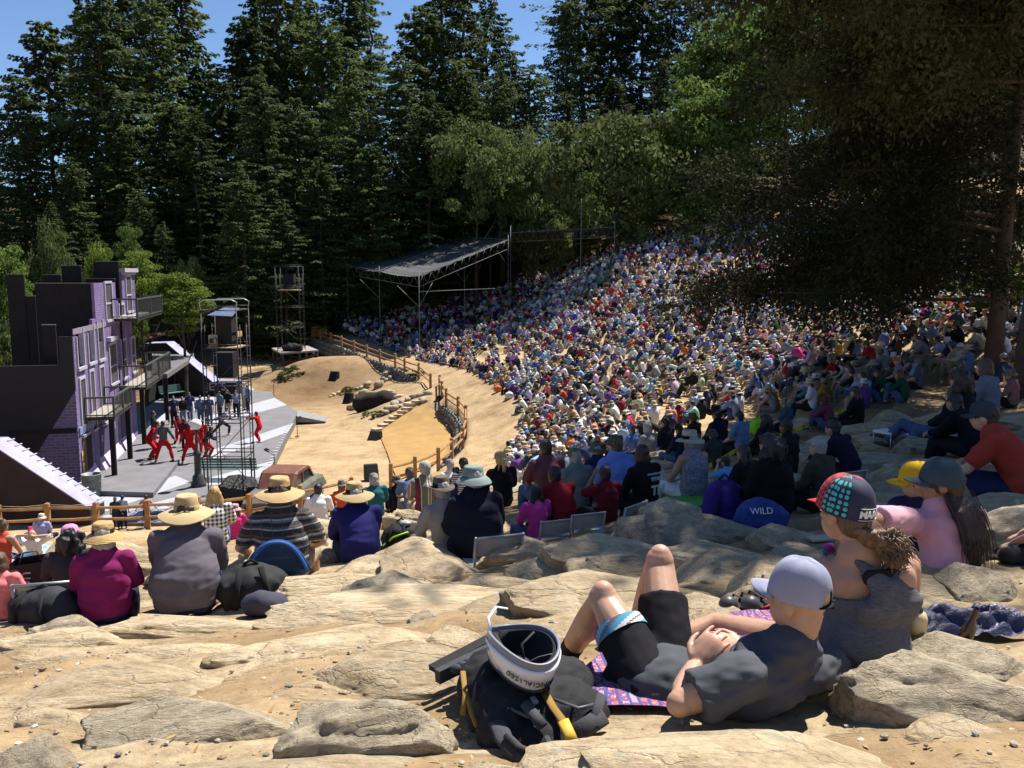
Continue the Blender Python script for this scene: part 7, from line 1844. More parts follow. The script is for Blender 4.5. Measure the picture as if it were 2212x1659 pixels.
for a in [(1250,1512,1975,1800,T_,'biggest tan boulder at the bottom with a long crack behind the reclining man',.30,.0,0),(1835,1388,2212,1545,G_,'grey pitted rock right of the reclining man',.75,-.05,1),(2020,1355,2280,1470,G_,'pale veined rock above the pitted grey one',.5,-.1,4),
 (607,1470,965,1640,G_,'dark rough rock left of the backpack running down to the left',.65,.35,2),(680,1382,1050,1500,T_,'flat pale slab with a steep grey end behind the dark rough rock',.45,.05,3),(-20,1500,210,1575,T_,'low flush slab between the two left rocks',.15,.05,2),(420,1275,640,1322,T_,'flush slab in front of the slumped backpack',.2,.0,5),(240,1368,520,1428,T_,'dusty flush slab left of the veined slab',.15,.05,0),(905,1345,1040,1400,T_,'pale flush rock left of the black bag frame',.25,.1,3),(640,1425,760,1480,T_,'small flush rock above the dark rough rock',.3,.1,6),(500,1235,700,1285,T_,'flat ledge left of the blue camp chair',.25,.0,1),(1190,1440,1330,1500,T_,'rock under the paisley blanket edge',.2,.0,4),(1990,1540,2240,1640,T_,'low tan slab in the bottom right corner',.2,-.05,3),(1000,1225,1200,1275,T_,'shaded flush slab in front of the folding chairs',.3,.0,2),(20,1400,260,1440,T_,'thin flush ledge at the left',.2,.06,1),(860,1420,960,1470,T_,'small pale rock beside the dark rough rock',.35,.0,0),(170,1488,665,1625,G_,'long broken grey rock with cracks at the bottom left',.6,.08,4),
 (-20,1420,468,1510,T_,'long smooth tan slab at the left',.3,.1,5),(478,1328,905,1425,T_,'pale veined slab in the middle',.28,.12,6),(-40,1562,132,1680,G_,'blocky green-grey rock in the bottom left corner',.5,.0,1),(190,1600,930,1760,T_,'low pinkish slab along the bottom edge',.2,.08,0),
 (590,1258,1190,1338,T_,'long tan ledge under the blue camp chair',.45,.03,3),(235,1312,610,1372,T_,'low dusty slab in front of the magenta sweater',.4,.0,2),(-30,1338,225,1405,T_,'rounded tan slab at the left edge',.4,.0,6),(876,1310,965,1352,G_,'small grey rock between two ledges',.6,.2,1),(960,1280,1215,1335,T_,'flat yellowish slab behind the helmet',.35,.0,5),
 (1190,1228,1345,1300,T_,'sunlit rounded rock behind the raised knee',.6,.0,3),(1480,1268,1665,1345,T_,'pale green-grey slab behind the reclining man',.35,.0,4),(1575,1255,1670,1295,T_,'small pale rock beside the black sandals',.5,.0,6),(1000,1640,1200,1720,T_,'pale rock at the bottom edge below the backpack',.4,.0,2),
 (1270,1178,1480,1240,T_,'shaded slab beyond the knees with a sunlit tip',.45,.05,0),(1480,1180,1700,1262,T_,'broad smooth rock in shade left of the woman in the cycling cap',.45,.0,5),(1640,1120,1775,1180,T_,'shaded boulder below the blue sack',.5,.1,1),(1680,1165,1800,1215,T_,'dappled rock by the pink pouch',.5,.0,3),
 (1950,1258,2180,1350,T_,'sunlit slab right of the woman in the tank top',.5,-.08,2),(2085,1205,2240,1300,G_,'rough dark rock behind the girl in the pink shirt',.65,.0,4),(60,1318,172,1378,G_,'grey stone beside the magenta sweater',.6,.2,6),(690,1196,905,1262,T_,'ledge between the navy jacket and the blue chair',.5,.05,5),
 (900,1240,1110,1290,T_,'shaded slab below the oatmeal shirt',.45,.0,0),(1100,1195,1300,1245,T_,'slab in the shade below the folding chairs',.45,.0,3),(1330,1120,1530,1180,T_,'rounded shaded slab under the green mat',.4,.0,2),(700,1140,850,1200,T_,'small ledge behind the navy jacket',.5,.0,4),(470,1190,560,1240,T_,'pale rock in front of the gingham shirt',.5,.0,1),(240,1185,330,1225,T_,'pale rock left of the plum grey sweater',.5,.0,6),(120,1215,260,1262,T_,'flat rock under the yellow tape',.4,.0,5)]:
 slab(*a[:6], hf=a[6], rz=a[7], k=a[8])
rr = random.Random(31)
n_ex = 0; tries = 0; placed = []
while n_ex < 78 and tries < 900:
 tries += 1
 u = rr.uniform(-60, 2260); v = rr.uniform(1000, 1330) if rr.random() < .75 else rr.uniform(905, 1010)
 if u < 900 and v < 1140: continue
 p = hit(u, v)
 if p.y < 4 or p.y > 24 or float(wall_sd(np.array([p.x]), np.array([p.y]))[0]) < 2.5: continue
 if any((p.x - a) ** 2 + (p.y - b_) ** 2 < .3 for a, b_ in near_seats) or any((p.x - a) ** 2 + (p.y - b_) ** 2 < .5 for a, b_ in placed): continue
 placed.append((p.x, p.y)); wd = rr.uniform(.6, 1.5); o = obj('rock', ROCKS[n_ex % 7], T_ if rr.random() < .7 else G_)
 Hh = rr.uniform(.12, .26); o.location = p + Vector((0, .15, -.03)); o.scale = (wd / 2, rr.uniform(.22, .42), Hh); o.rotation_euler = (rr.gauss(0, .05), rr.gauss(0, .06), rr.gauss(.05, .2)); n_ex += 1
 nb = min(((o2.location.x - p.x) ** 2 + (o2.location.y - p.y) ** 2, o2.name) for o2 in S.objects if o2.parent is None and o2.name.startswith('person'))
 ref = S.objects[nb[1]]['label']; ref = ref.split(' with ')[0].split(' and ')[0].split(' in the ')[0]
 d = S.objects[nb[1]].location - o.location
 side = 'in front of' if d.y < -.5 else 'behind' if d.y > .5 else 'beside'
 tag(o, uniq(('long ' if wd > 1.1 else 'small ' if wd < .8 else '') + f'low rock {side} ' + ' '.join(ref.split()[:9])), 'rock', 'rocks of the stone rows')
# loose pebbles and dry leaves
ico = bmesh.new(); bmesh.ops.create_icosphere(ico, subdivisions=1, radius=1.0); ic = np.array([v.co[:] for v in ico.verts]); it = np.array([[v.index for v in f.verts] for f in ico.faces]); ico.free()
V_, T2, C_ = [], [], []; off = 0
for k in range(1900):
 u, v = rr.uniform(-60, 2280), 1330 + 340 * rr.random() ** .8
 p = PY(u, v, 3); Y = rr.uniform(1.7, 7.5) if rr.random() < .4 else rr.uniform(1.9, 4.2); x = (u - 1106) / FPX * Y
 s_ = .003 + .010 * rr.random() ** 3.0 + (.012 if rr.random() < .012 else 0); c = rr.choice([(.42, .36, .27), (.30, .27, .22), (.20, .19, .17), (.5, .45, .36), (.26, .17, .11), (.36, .27, .17)])
 V_.append((x, Y, s_)); C_.append(c)
GZp = Gv(np.array([q[0] for q in V_]), np.array([q[1] for q in V_]))
def gsurf(x, y):
 n_ = noise.fractal(Vector((x * 1.7, y * 1.7, 0)), 1.0, 2.0, 3); return n_ * .065
PV, PT, PC = [], [], []
for (x, y, s_), z, c in zip(V_, GZp, C_):
 q = ic * np.array([s_ * rr.uniform(.8, 1.6), s_ * rr.uniform(.8, 1.3), s_ * .7]) * (1 + rng.normal(size=(len(ic), 1)) * .12) + np.array([x, y, z + gsurf(x, y) + s_ * .3])
 PV.append(q); PT.append(it + off); PC.append(np.tile(c, (len(ic), 1))); off += len(ic)
tag(obj('pebbles', npmesh('pebbles', np.concatenate(PV), np.concatenate(PT), False, col=np.concatenate(PC)), vcol_mat('pebble_stone')), 'loose pebbles on the dirt', None, None, 'stuff')
lc = []
for k in range(420):
 Y = rr.uniform(2.0, 7.0); x = rr.uniform(-.62, .62) * Y; lc.append((x, Y, G(x, Y) + gsurf(x, Y) + .008))
lc = np.array(lc); g2 = np.random.default_rng(4)
V, Fq = quads(lc, unit(g2.normal(size=(420, 3)) * [1, 1, .25]) * (.03 + .03 * g2.random((420, 1))), unit(np.array([0, 0, 1]) + g2.normal(size=(420, 3)) * .35), .28)
tag(obj('dry_leaves', npmesh('leaves', V, Fq), leaf_mat('dry_leaf', (.30, .19, .08), (.48, .34, .17), .2)), 'dry leaves scattered on the dirt', None, None, 'stuff')

# ------------------------------------------------------------------ the man lying back against the rock
def JP(u, v, Y): return PY(u, v, Y)
def axes(fwd, up):
 f = Vector(fwd).normalized(); u_ = Vector(up); u_ = (u_ - f * u_.dot(f)).normalized(); r_ = f.cross(u_)
 return Matrix(((r_.x, f.x, u_.x), (r_.y, f.y, u_.y), (r_.z, f.z, u_.z)))
man = empty('person', (0, 0, 0), 0, 'man in a lavender cap, charcoal t-shirt and black cycling shorts lying back against the boulder', 'person')
JM = dict(pel=JP(1435,1478,3.0), wai=JP(1515,1492,2.92), che=JP(1625,1478,2.84), nek=JP(1712,1405,2.80), hed=JP(1722,1292,2.80),
   shL=JP(1605,1462,2.66), shR=JP(1795,1448,2.98), elL=JP(1468,1520,2.62), elR=JP(1640,1440,3.12), haL=JP(1500,1440,2.80), haR=JP(1610,1408,2.90),
   hiL=JP(1408,1492,2.93), hiR=JP(1440,1455,3.1), knL=JP(1303,1292,3.2), knR=JP(1425,1212,3.38), anL=JP(1222,1420,3.50), anR=JP(1372,1375,3.66))
JM['fr'] = Vector((-.25, .35, .9)).normalized(); JM['foot'] = Vector((-.6, .8, -.1)).normalized(); JM['hdir'] = Vector((.1, .2, .3)); JM['hup'] = Vector((-.2, -.5, .8))
HMm = axes((-.72, .69, -.02), (.04, -.02, 1))
def mbody():
 mb = MB(); torso_tube(mb, JM, bw=.96)
 mb.tube([JM['shL'], JM['shR']], .055, 10, True, dome=True)
 mb.tube([lerp3(JM['che'], JM['nek'], .7), JM['nek'], JM['hed'] + HMm @ Vector((0, -.03, -.05))], [.085, .062, .058], 14, True, dome=True)
 head_parts(mb, JM['hed'], HMm, 1.02)
 for S_ in 'LR':
  limbs(mb, [JM['sh' + S_], JM['el' + S_], JM['ha' + S_]], (.056, .044, .030), n=14)
  h_, k_, a_ = JM['hi' + S_], JM['kn' + S_], JM['an' + S_]
  limbs(mb, [h_, k_, a_], (.088, .058, .038), n=14)
  bk_ = (k_ - (h_ + a_) / 2).normalized()
  mb.ell(lerp3(k_, a_, .34) - bk_ * .028, (.052, .052, .10), frame_m(a_ - k_), 14, 10)         # calf
  mb.ell(k_ + bk_ * .020, (.046, .046, .050), None, 12, 8)                                 # knee cap
  mb.ell(lerp3(h_, k_, .55) + bk_ * .012, (.068, .068, .13), frame_m(k_ - h_), 14, 10)
  mb.tube([a_ + Vector((0, 0, -.02)), a_ + JM['foot'] * .09 + Vector((0, 0, -.05)), a_ + JM['foot'] * .17 + Vector((0, 0, -.06))], [.038, .036, .026], 10, True, .75, dome=True)
 # hands folded over each other, fingers laced
 hand(mb, JM['haL'], Vector((.50, .25, .55)), Vector((-.45, -.70, .55)), 1.08, .30, True, 1)
 hand(mb, JM['haR'] + Vector((.0, -.02, .01)), Vector((-.88, .02, .28)), Vector((.1, -.55, .82)), 1.08, .45, True, -1)
 return blend(mb, .0052, 5, .45, None, 'body')
def frame_m(d):
 s, u_ = frame(d); d = Vector(d).normalized()
 return Matrix(((s.x, u_.x, d.x), (s.y, u_.y, d.y), (s.z, u_.z, d.z)))
def skin_detail(name, c, mottle):
 m, t, b = nodes(name); v = coords(t, 'Object')
 f = noise_out(t, 14, 5, .6, v); f2 = noise_out(t, 220, 4, .6, v)
 cc = mixc(t, ramp(t, [(.3, tuple(x * .86 for x in c)), (.7, tuple(min(1, x * 1.1) for x in c))], f).outputs['Color'], mottle, ramp(t, [(.5, (0, 0, 0)), (.8, (.45, .45, .45))], noise_out(t, 7, 3, .5, v)).outputs['Color'])
 t.links.new(cc, b.inputs['Base Color']); b.inputs['Roughness'].default_value = .46; b.inputs['Specular IOR Level'].default_value = .4
 b.inputs['Subsurface Weight'].default_value = .12; b.inputs['Subsurface Radius'].default_value = (.012, .005, .003); b.inputs['Subsurface Scale'].default_value = .6
 bump(t, b, f2, .18, .003)
 return m
SKM, SKW, SKG = skin_detail('sunburnt_skin', (.50, .29, .19), (.55, .24, .16)), skin_detail('freckled_skin', (.47, .27, .175), (.40, .20, .12)), skin_detail('brown_girl_skin', (.34, .18, .11), (.30, .15, .09))
obj('body', mbody(), SKM, man)
mb = MB(); torso_tube(mb, JM, add=.022, lo=.14, hi=.93, bw=1.03)
mb.tube([JM['shL'], JM['shR']], .074, 14, True, dome=True)
for S_, e_ in (('L', .40), ('R', .46)): limbs(mb, [JM['sh' + S_], JM['el' + S_], JM['ha' + S_]], (.072, .068, .05), .012, e_, 16)
sm_ = blend(mb, .009, 4, .5, None, 'shirt'); warp(sm_, .016, 7.0, 3.0, (1.0, 1.0, 2.4), .009)
obj('shirt', sm_, cloth_mat('charcoal technical tee', (.078, .081, .092), .35), man)
mb = MB(); cl_ = (JM['nek'] - JM['che']).normalized(); mb.tube([JM['nek'] - cl_ * .035, JM['nek'] - cl_ * .018], [.088, .080], 20, False); obj('collar', mb.mesh('collar'), cloth_mat('charcoal rib', (.065, .068, .078)), man)
mb = MB(); d0 = (JM['wai'] - JM['pel']).normalized(); mb.tube([JM['pel'] - d0 * .10, JM['pel'], lerp3(JM['pel'], JM['wai'], .7)], [.14, .178, .165], 18, True, .74, JM['fr'], dome=True)
for S_ in 'LR':
 limbs(mb, [JM['hi' + S_], JM['kn' + S_]], (.096, .074), .010, .66, 18)
 h_, k_ = JM['hi' + S_], JM['kn' + S_]; bk_ = (k_ - (h_ + JM['an' + S_]) / 2).normalized(); mb.ell(lerp3(h_, k_, .40) + bk_ * .01, (.082, .082, .12), frame_m(k_ - h_), 14, 10)
tr_ = blend(mb, .009, 4, .5, None, 'shorts'); warp(tr_, .006, 8.0, 1.0, (1, 1, 1), .004)
obj('shorts', tr_, cloth_mat('black lycra', (.017, .016, .019), .1), man)
# printed leg band on the near leg
h_, k_ = JM['hiL'], JM['knL']; mb = MB(); mb.tube([lerp3(h_, k_, .56 + .125 * i / 8) for i in range(9)], [.1050 - .0070 * i / 8 for i in range(9)], 40, False)
bc = [(.55, .06, .05), (.06, .28, .42), (.50, .46, .46), (.10, .09, .10), (.50, .46, .46), (.06, .28, .42), (.16, .13, .17), (.10, .45, .72)]; bw_ = [4, 4, 3, 1, 3, 4, 3, 4]; seq = sum(([i] * w_ for i, w_ in enumerate(bw_)), [])
mb.m = [seq[((f % 40) + (f // 40)) % len(seq)] for f in range(len(mb.f))]
mb.build('leg_band', [M('band_print', c_, .8, .05) for c_ in bc], man)
for S_ in 'LR':
 a_ = JM['an' + S_]; k_ = JM['kn' + S_]; mb = MB(); mb.tube([lerp3(a_, k_, .30), lerp3(a_, k_, .08), a_], [.049, .047, .046], 14, True)
 mb.tube([a_ - JM['foot'] * .05 + Vector((0, 0, -.04)), a_ + JM['foot'] * .06 + Vector((0, 0, -.05)), a_ + JM['foot'] * .20 + Vector((0, 0, -.07))], [.05, .052, .036], 12, True, .75, dome=True); obj('sock', blend(mb, .012, 3, .5, None, 'sock'), cloth_mat('black sock', (.02, .02, .021)), man)
# lavender five-panel cap, worn with the opening and strap at the back
def cap_dome(mat_i, n=40, rings=12, r=.1055, hgt=.128, arch=True):
 mb = MB(); V = []; Fs = []
 for i in range(rings + 1):
  for j in range(n):
   a = 2 * PI * j / n - PI / 2          # a = -90 deg is the back
   t = i / rings; da = abs(((a + PI / 2 + PI) % (2 * PI)) - PI)
   z0 = -.012
   if arch and da < .42: z0 = -.012 + .062 * math.sqrt(max(0, 1 - (da / .42) ** 2))
   th = t * PI / 2; zz = z0 + (hgt - z0) * math.sin(th); rad = r * math.cos(math.asin(max(0, min(1, (zz + .012) / (hgt + .012)))) ) ** .62
   V.append((rad * math.cos(a) * .88, rad * math.sin(a) * 1.06, zz + .0018 * math.cos(a * 5)))
 for i in range(rings):
  for j in range(n): Fs.append((i * n + j, i * n + (j + 1) % n, (i + 1) * n + (j + 1) % n, (i + 1) * n + j))
 mb.add(V, Fs, True); return mb
capo = obj('cap', cap_dome(0).mesh('cap'), cloth_mat('lavender cap', (.30, .31, .41), .3), man)
hmM = Matrix.Translation(JM['hed']) @ HMm.to_4x4(); capM = hmM @ Matrix.Translation((0, -.008, .018)) @ Matrix.Rotation(R(8), 4, 'X') @ Matrix.Scale(.94, 4); capo.matrix_local = capM
so = capo.modifiers.new('thick', 'SOLIDIFY'); so.thickness = .003; so.offset = 1
mb = MB(); m_ = 15
for dz in (0, -.005):
 V = []
 for j in range(m_):
  a = PI * (.14 + .72 * j / (m_ - 1))
  for t in (0, .33, .66, 1): V.append((math.cos(a) * .092 * (1 - .1 * t), math.sin(a) * .104 + t * .080 * math.sin(a) ** .9, .004 - .020 * t * t - .018 * abs(math.cos(a)) + .006 * t + dz))
 mb.add(V, [(j * 4 + i, (j + 1) * 4 + i, (j + 1) * 4 + i + 1, j * 4 + i + 1) for j in range(m_ - 1) for i in range(3)], True)
b_ = mb.build('visor', cloth_mat('lavender cap', (.30, .31, .41), .3), capo)
mb = MB(); mb.tube([(math.cos(-PI / 2 + a) * .0945, math.sin(-PI / 2 + a) * .1135, -.004) for a in [(-.55 + 1.1 * k / 12) for k in range(13)]], .011, 6, True, .25, (0, 0, 1)); mb.build('strap', cloth_mat('black strap', (.015, .015, .016)), capo)
mb = MB(); mb.box((.052, -.103, -.014), (.02, .012, .03), .4); mb.build('strap_tail', cloth_mat('black strap', (.015, .015, .016)), capo)
for ax in (.30, -.30, 1.35, -1.35, PI):
 mb = MB(); mb.tube([(.1055 * math.cos(math.asin(q)) ** .62 * math.cos(PI / 2 + ax) * .88 * 1.012, .1055 * math.cos(math.asin(q)) ** .62 * math.sin(PI / 2 + ax) * 1.06 * 1.012, -.012 + q * .14 + .001) for q in ([.0, .2, .4, .6, .8, .95] if abs(ax) < 3 else [.5, .6, .7, .8, .95])], .0016, 4); mb.build('seam', cloth_mat('lavender thread', (.25, .26, .36)), capo)
obj('eyes', eyes_mesh(JM['hed'], HMm, 1.0), EYEM, man)

# ------------------------------------------------------------------ the woman in the cycling cap
wom = empty('person', (0, 0, 0), 0, 'woman in a dotted cycling cap and grey racerback tank top with a curly ponytail', 'person')
JW = dict(pel=JP(1868,1402,3.14), wai=JP(1872,1340,3.18), che=JP(1872,1272,3.20), nek=JP(1862,1188,3.2), hed=JP(1822,1108,3.24),
   shL=JP(1785,1232,3.22), shR=JP(1957,1228,3.16), elL=JP(1742,1325,3.42), elR=JP(1952,1330,3.3), haL=JP(1700,1395,3.5), haR=JP(1900,1400,3.5),
   hiL=JP(1825,1420,3.22), hiR=JP(1905,1420,3.22), knL=JP(1545,1352,3.62), knR=JP(1800,1330,3.75), anL=JP(1395,1408,3.55), anR=JP(1690,1370,3.9))
JW['fr'] = Vector((-.35, .93, .05)).normalized(); JW['foot'] = Vector((-.9, .3, -.2)).normalized(); JW['hdir'] = Vector((-.3, .4, -.1))
HMw = axes((-.52, .85, -.06), (.0, .06, 1))
mb = MB(); torso_tube(mb, JW, bw=.92)
mb.tube([JW['shL'], JW['shR']], .052, 12, True, dome=True); mb.tube([lerp3(JW['che'], JW['nek'], .72), JW['nek'], JW['hed'] + HMw @ Vector((0, -.03, -.05))], [.075, .050, .048], 14, True, dome=True)
head_parts(mb, JW['hed'], HMw, .98)
for s, S_ in ((-1, 'L'), (1, 'R')):
 limbs(mb, [JW['sh' + S_], JW['el' + S_], JW['ha' + S_]], (.054, .040, .027), n=14); limbs(mb, [JW['hi' + S_], JW['kn' + S_], JW['an' + S_]], (.088, .058, .036), n=14)
 hand(mb, JW['ha' + S_], JW['ha' + S_] - JW['el' + S_], Vector((0, 0, 1)), .95, .4, True, -s); a_ = JW['an' + S_]; mb.tube([a_, a_ + JW['foot'] * .1, a_ + JW['foot'] * .17], [.036, .034, .024], 10, True, .7, dome=True)
 blade = lerp3(JW['che'], JW['sh' + S_], .55) - JW['fr'] * .085; mb.ell(blade, (.05, .03, .075), axes(JW['fr'], (0, 0, 1)), 12, 8)
obj('body', blend(mb, .0085, 5, .5, None, 'body'), SKW, wom)
mb = MB()
p, w_, c, n_ = JW['pel'], JW['wai'], JW['che'], JW['nek']
mb.tube([p - Vector((0, 0, .08)), p, lerp3(p, w_, .6), w_, lerp3(w_, c, .5), lerp3(w_, c, .82)], [.15, .192, .182, .170, .176, .178], 24, True, .77, JW['fr'])
rt_ = JW['fr'].cross(Vector((0, 0, 1))).normalized()
for sgn in (-1, 1):                                        # racerback panel narrowing to straps
 mb.tube([lerp3(w_, c, .75) - JW['fr'] * .125 + rt_ * .055 * sgn, c - JW['fr'] * .145 + rt_ * .038 * sgn, lerp3(c, n_, .40) - JW['fr'] * .138 + rt_ * .036 * sgn, lerp3(c, n_, .72) - JW['fr'] * .102 + rt_ * .062 * sgn, lerp3(c, n_, .93) - JW['fr'] * .015 + rt_ * .075 * sgn, lerp3(c, n_, .62) + JW['fr'] * .08 + rt_ * .08 * sgn, lerp3(w_, c, .8) + JW['fr'] * .11 + rt_ * .07 * sgn], [.095, .085, .058, .034, .024, .024, .05], 12, True, .5, JW['fr'], dome=True)
tk_ = blend(mb, .009, 4, .5, None, 'tank_top'); warp(tk_, .003, 8.0, 2.0, (1, 1, 1.6), .004)
m, t_, b = nodes('grey_marl'); v = coords(t_, 'Object'); mp = N(t_, 'ShaderNodeMapping'); mp.inputs['Scale'].default_value = (1, 1, 6); t_.links.new(v, mp.inputs[0])
f = noise_out(t_, 46, 5, .7, mp.outputs[0]); t_.links.new(ramp(t_, [(.3, (.062, .060, .070)), (.7, (.145, .14, .155))], f).outputs['Color'], b.inputs['Base Color']); b.inputs['Roughness'].default_value = .95; bump(t_, b, f, .25, .004)
obj('tank_top', tk_, m, wom)
mb = MB(); mb.tube([lerp3(c, n_, .62) - JW['fr'] * .108 + rt_ * .07, lerp3(c, n_, .62) - JW['fr'] * .122, lerp3(c, n_, .62) - JW['fr'] * .108 - rt_ * .07], .034, 8, True, .4, JW['fr'], dome=True); mb.tube([lerp3(c, n_, .60) - JW['fr'] * .07 - rt_ * .07, lerp3(c, n_, .9) - rt_ * .068, lerp3(c, n_, .6) + JW['fr'] * .07 - rt_ * .07], .018, 8, True, .4, JW['fr'], dome=True)
mb.tube([lerp3(c, n_, .60) - JW['fr'] * .07 + rt_ * .07, lerp3(c, n_, .9) + rt_ * .068, lerp3(c, n_, .6) + JW['fr'] * .07 + rt_ * .07], .018, 8, True, .4, JW['fr'], dome=True)
obj('sports_bra', blend(mb, .008, 3, .5, None, 'bra'), cloth_mat('black lycra', (.017, .016, .019), .1), wom)
mb = MB(); limbs(mb, [JW['hiL'], JW['knL']], (.094, .07), .01, .4, 16); limbs(mb, [JW['hiR'], JW['knR']], (.094, .07), .01, .5, 16); mb.tube([p - Vector((0, 0, .09)), p - Vector((0, 0, .05))], [.13, .15], 18, True, .74, JW['fr'], dome=True); obj('shorts', blend(mb, .012, 3, .5, None, 'shorts'), cloth_mat('black lycra', (.017, .016, .019), .1), wom)
hmW = Matrix.Translation(JW['hed']) @ HMw.to_4x4(); obj('eyes', eyes_mesh(JW['hed'], HMw, .98), EYEM, wom)
# cap: navy back panel, dotted side stripe, red side
m, t_, b = nodes('dotted_cycling_cap'); v = coords(t_, 'Object'); sp = t_.nodes.new('ShaderNodeSeparateXYZ'); t_.links.new(v, sp.inputs[0])
at = N(t_, 'ShaderNodeMath', operation='ARCTAN2'); t_.links.new(sp.outputs['Y'], at.inputs[0]); t_.links.new(sp.outputs['X'], at.inputs[1])     # -pi/2 is the back, pi the left side
vo = N(t_, 'ShaderNodeTexVoronoi', Scale=46.0); vo.voronoi_dimensions = '2D'; vo.inputs['Randomness'].default_value = .18; cv2 = t_.nodes.new('ShaderNodeCombineXYZ'); arc = N(t_, 'ShaderNodeMath', operation='MULTIPLY'); arc.inputs[1].default_value = .085; t_.links.new(at.outputs[0], arc.inputs[0]); t_.links.new(arc.outputs[0], cv2.inputs[0]); t_.links.new(sp.outputs['Z'], cv2.inputs[1]); t_.links.new(cv2.outputs[0], vo.inputs['Vector'])
dot = ramp(t_, [(.0, (1, 1, 1)), (.31, (1, 1, 1)), (.36, (0, 0, 0))], vo.outputs['Distance'])
aa = N(t_, 'ShaderNodeMath', operation='MULTIPLY_ADD'); aa.inputs[1].default_value = 1 / (2 * PI); aa.inputs[2].default_value = .5; t_.links.new(at.outputs[0], aa.inputs[0])
teal = mixc(t_, (.012, .014, .035), (.05, .45, .45), dot.outputs['Color']); redd = mixc(t_, (.45, .03, .04), (.06, .02, .04), dot.outputs['Color'])
zone = ramp(t_, [(0, (0, 0, 0)), (.125, (1, 1, 1)), (.37, (1, 1, 1))], aa.outputs[0], 'CONSTANT')    # 0..1/8: back-left
isback = ramp(t_, [(0, (0, 0, 0)), (.115, (1, 1, 1)), (.40, (0, 0, 0))], aa.outputs[0], 'CONSTANT'); isred = ramp(t_, [(0, (0, 0, 0)), (.02, (0, 0, 0)), (.78, (1, 1, 1))], aa.outputs[0], 'CONSTANT')
isteal = ramp(t_, [(0, (1, 1, 1)), (.115, (0, 0, 0)), (.93, (1, 1, 1))], aa.outputs[0], 'CONSTANT')
cc = mixc(t_, redd, (.022, .024, .06), isback.outputs['Color']); cc = mixc(t_, cc, teal, isteal.outputs['Color'])
isr2 = ramp(t_, [(0, (0, 0, 0)), (.40, (1, 1, 1)), (.44, (0, 0, 0))], aa.outputs[0], 'CONSTANT'); cc = mixc(t_, cc, (.55, .04, .04), isr2.outputs['Color'])
t_.links.new(cc, b.inputs['Base Color']); b.inputs['Roughness'].default_value = .8; bump(t_, b, noise_out(t_, 40, 3, .5, v), .15, .004)
capw = obj('cap', cap_dome(0, 48, 12, .106, .125, False).mesh('cap'), m, wom); capw.matrix_local = hmW @ Matrix.Translation((0, -.008, .022)) @ Matrix.Rotation(R(12), 4, 'X')
so = capw.modifiers.new('thick', 'SOLIDIFY'); so.thickness = .003; so.offset = 1
mb = MB(); mb.add([(-.07, .085, .0), (.07, .085, .0), (.055, .135, -.012), (-.055, .135, -.012), (-.07, .085, -.004), (.07, .085, -.004), (.055, .135, -.016), (-.055, .135, -.016)], [(0,1,2,3),(7,6,5,4),(0,3,7,4),(3,2,6,7),(2,1,5,6)]); mb.build('visor', cloth_mat('red visor', (.45, .03, .04)), capw)
MWT = M('white_print', (.75, .75, .76), .7, .04)
for k, ch_ in enumerate('MAAP'):
 aW = -PI / 2 - .40 + .25 * k; text_obj('cap_lettering', ch_, basis((math.cos(aW) * .0985, math.sin(aW) * .1170, .016), (-math.sin(aW) * .88, math.cos(aW) * 1.06, 0), (0, 0, 1)), .036, MWT, capw, .002, .0018)
for zz in (.040, -.006): mb = MB(); mb.tube([(math.cos(-PI / 2 + q * .09) * .0985, math.sin(-PI / 2 + q * .09) * .1172, zz) for q in range(-6, 7)], .0014, 4); mb.build('cap_stripe', MWT, capw)
# hair: swept back under the cap to a curly ponytail on the neck
hb = hairm('short'); o = obj('hair', hb, HAIR['brown'], wom); o.matrix_local = hmW
mb = MB(); g = random.Random(3); root = hmW @ Vector((0, -.10, -.045)); pcen = root + Vector((.075, -.045, -.045))
mb.ell(pcen, (.044, .036, .058)); mb.ell(pcen + Vector((.025, -.008, -.045)), (.034, .028, .048)); mb.tube([root - Vector((.02, 0, 0)), pcen], [.03, .045], 10, dome=True); pm = blend(mb, .009, 2, .5, None, 'ponytail'); warp(pm, .022, 30, 2.0, (1, 1, .8), .014)
MCURL = hair_mat('curly', (.17, .10, .05)); pt = obj('ponytail', pm, MCURL, wom); mb = MB()
for k in range(440):
 d = Vector((g.gauss(0, 1), g.gauss(0, 1), g.gauss(0, 1))).normalized(); b0 = pcen + Vector((d.x * .042 + .01, d.y * .033, d.z * .055)); c1 = Vector((g.gauss(.3, .6), g.gauss(-.2, .5), g.gauss(-.4, .6))) * .014
 q1 = b0 + d * .012 + c1; q2 = q1 + Vector((g.gauss(.2, .6), g.gauss(0, .5), -1.0)) * .014; q3 = q2 + Vector((g.gauss(.3, .7), g.gauss(0, .5), -.7)) * .013
 mb.tube([b0, q1, q2, q3], [.0022, .002, .0016, .0007], 4, False)
for k in range(0): x = g.gauss(0, .04); b0 = root + Vector((x - .02, -.0, -.01)); mb.tube([b0, b0 + Vector((g.gauss(0, .01), -.012, -.05)), b0 + Vector((g.gauss(.02, .02), -.0, -.11 - .05 * g.random()))], [.003, .0025, .001], 4, False)
mb.build('curls', MCURL, pt)

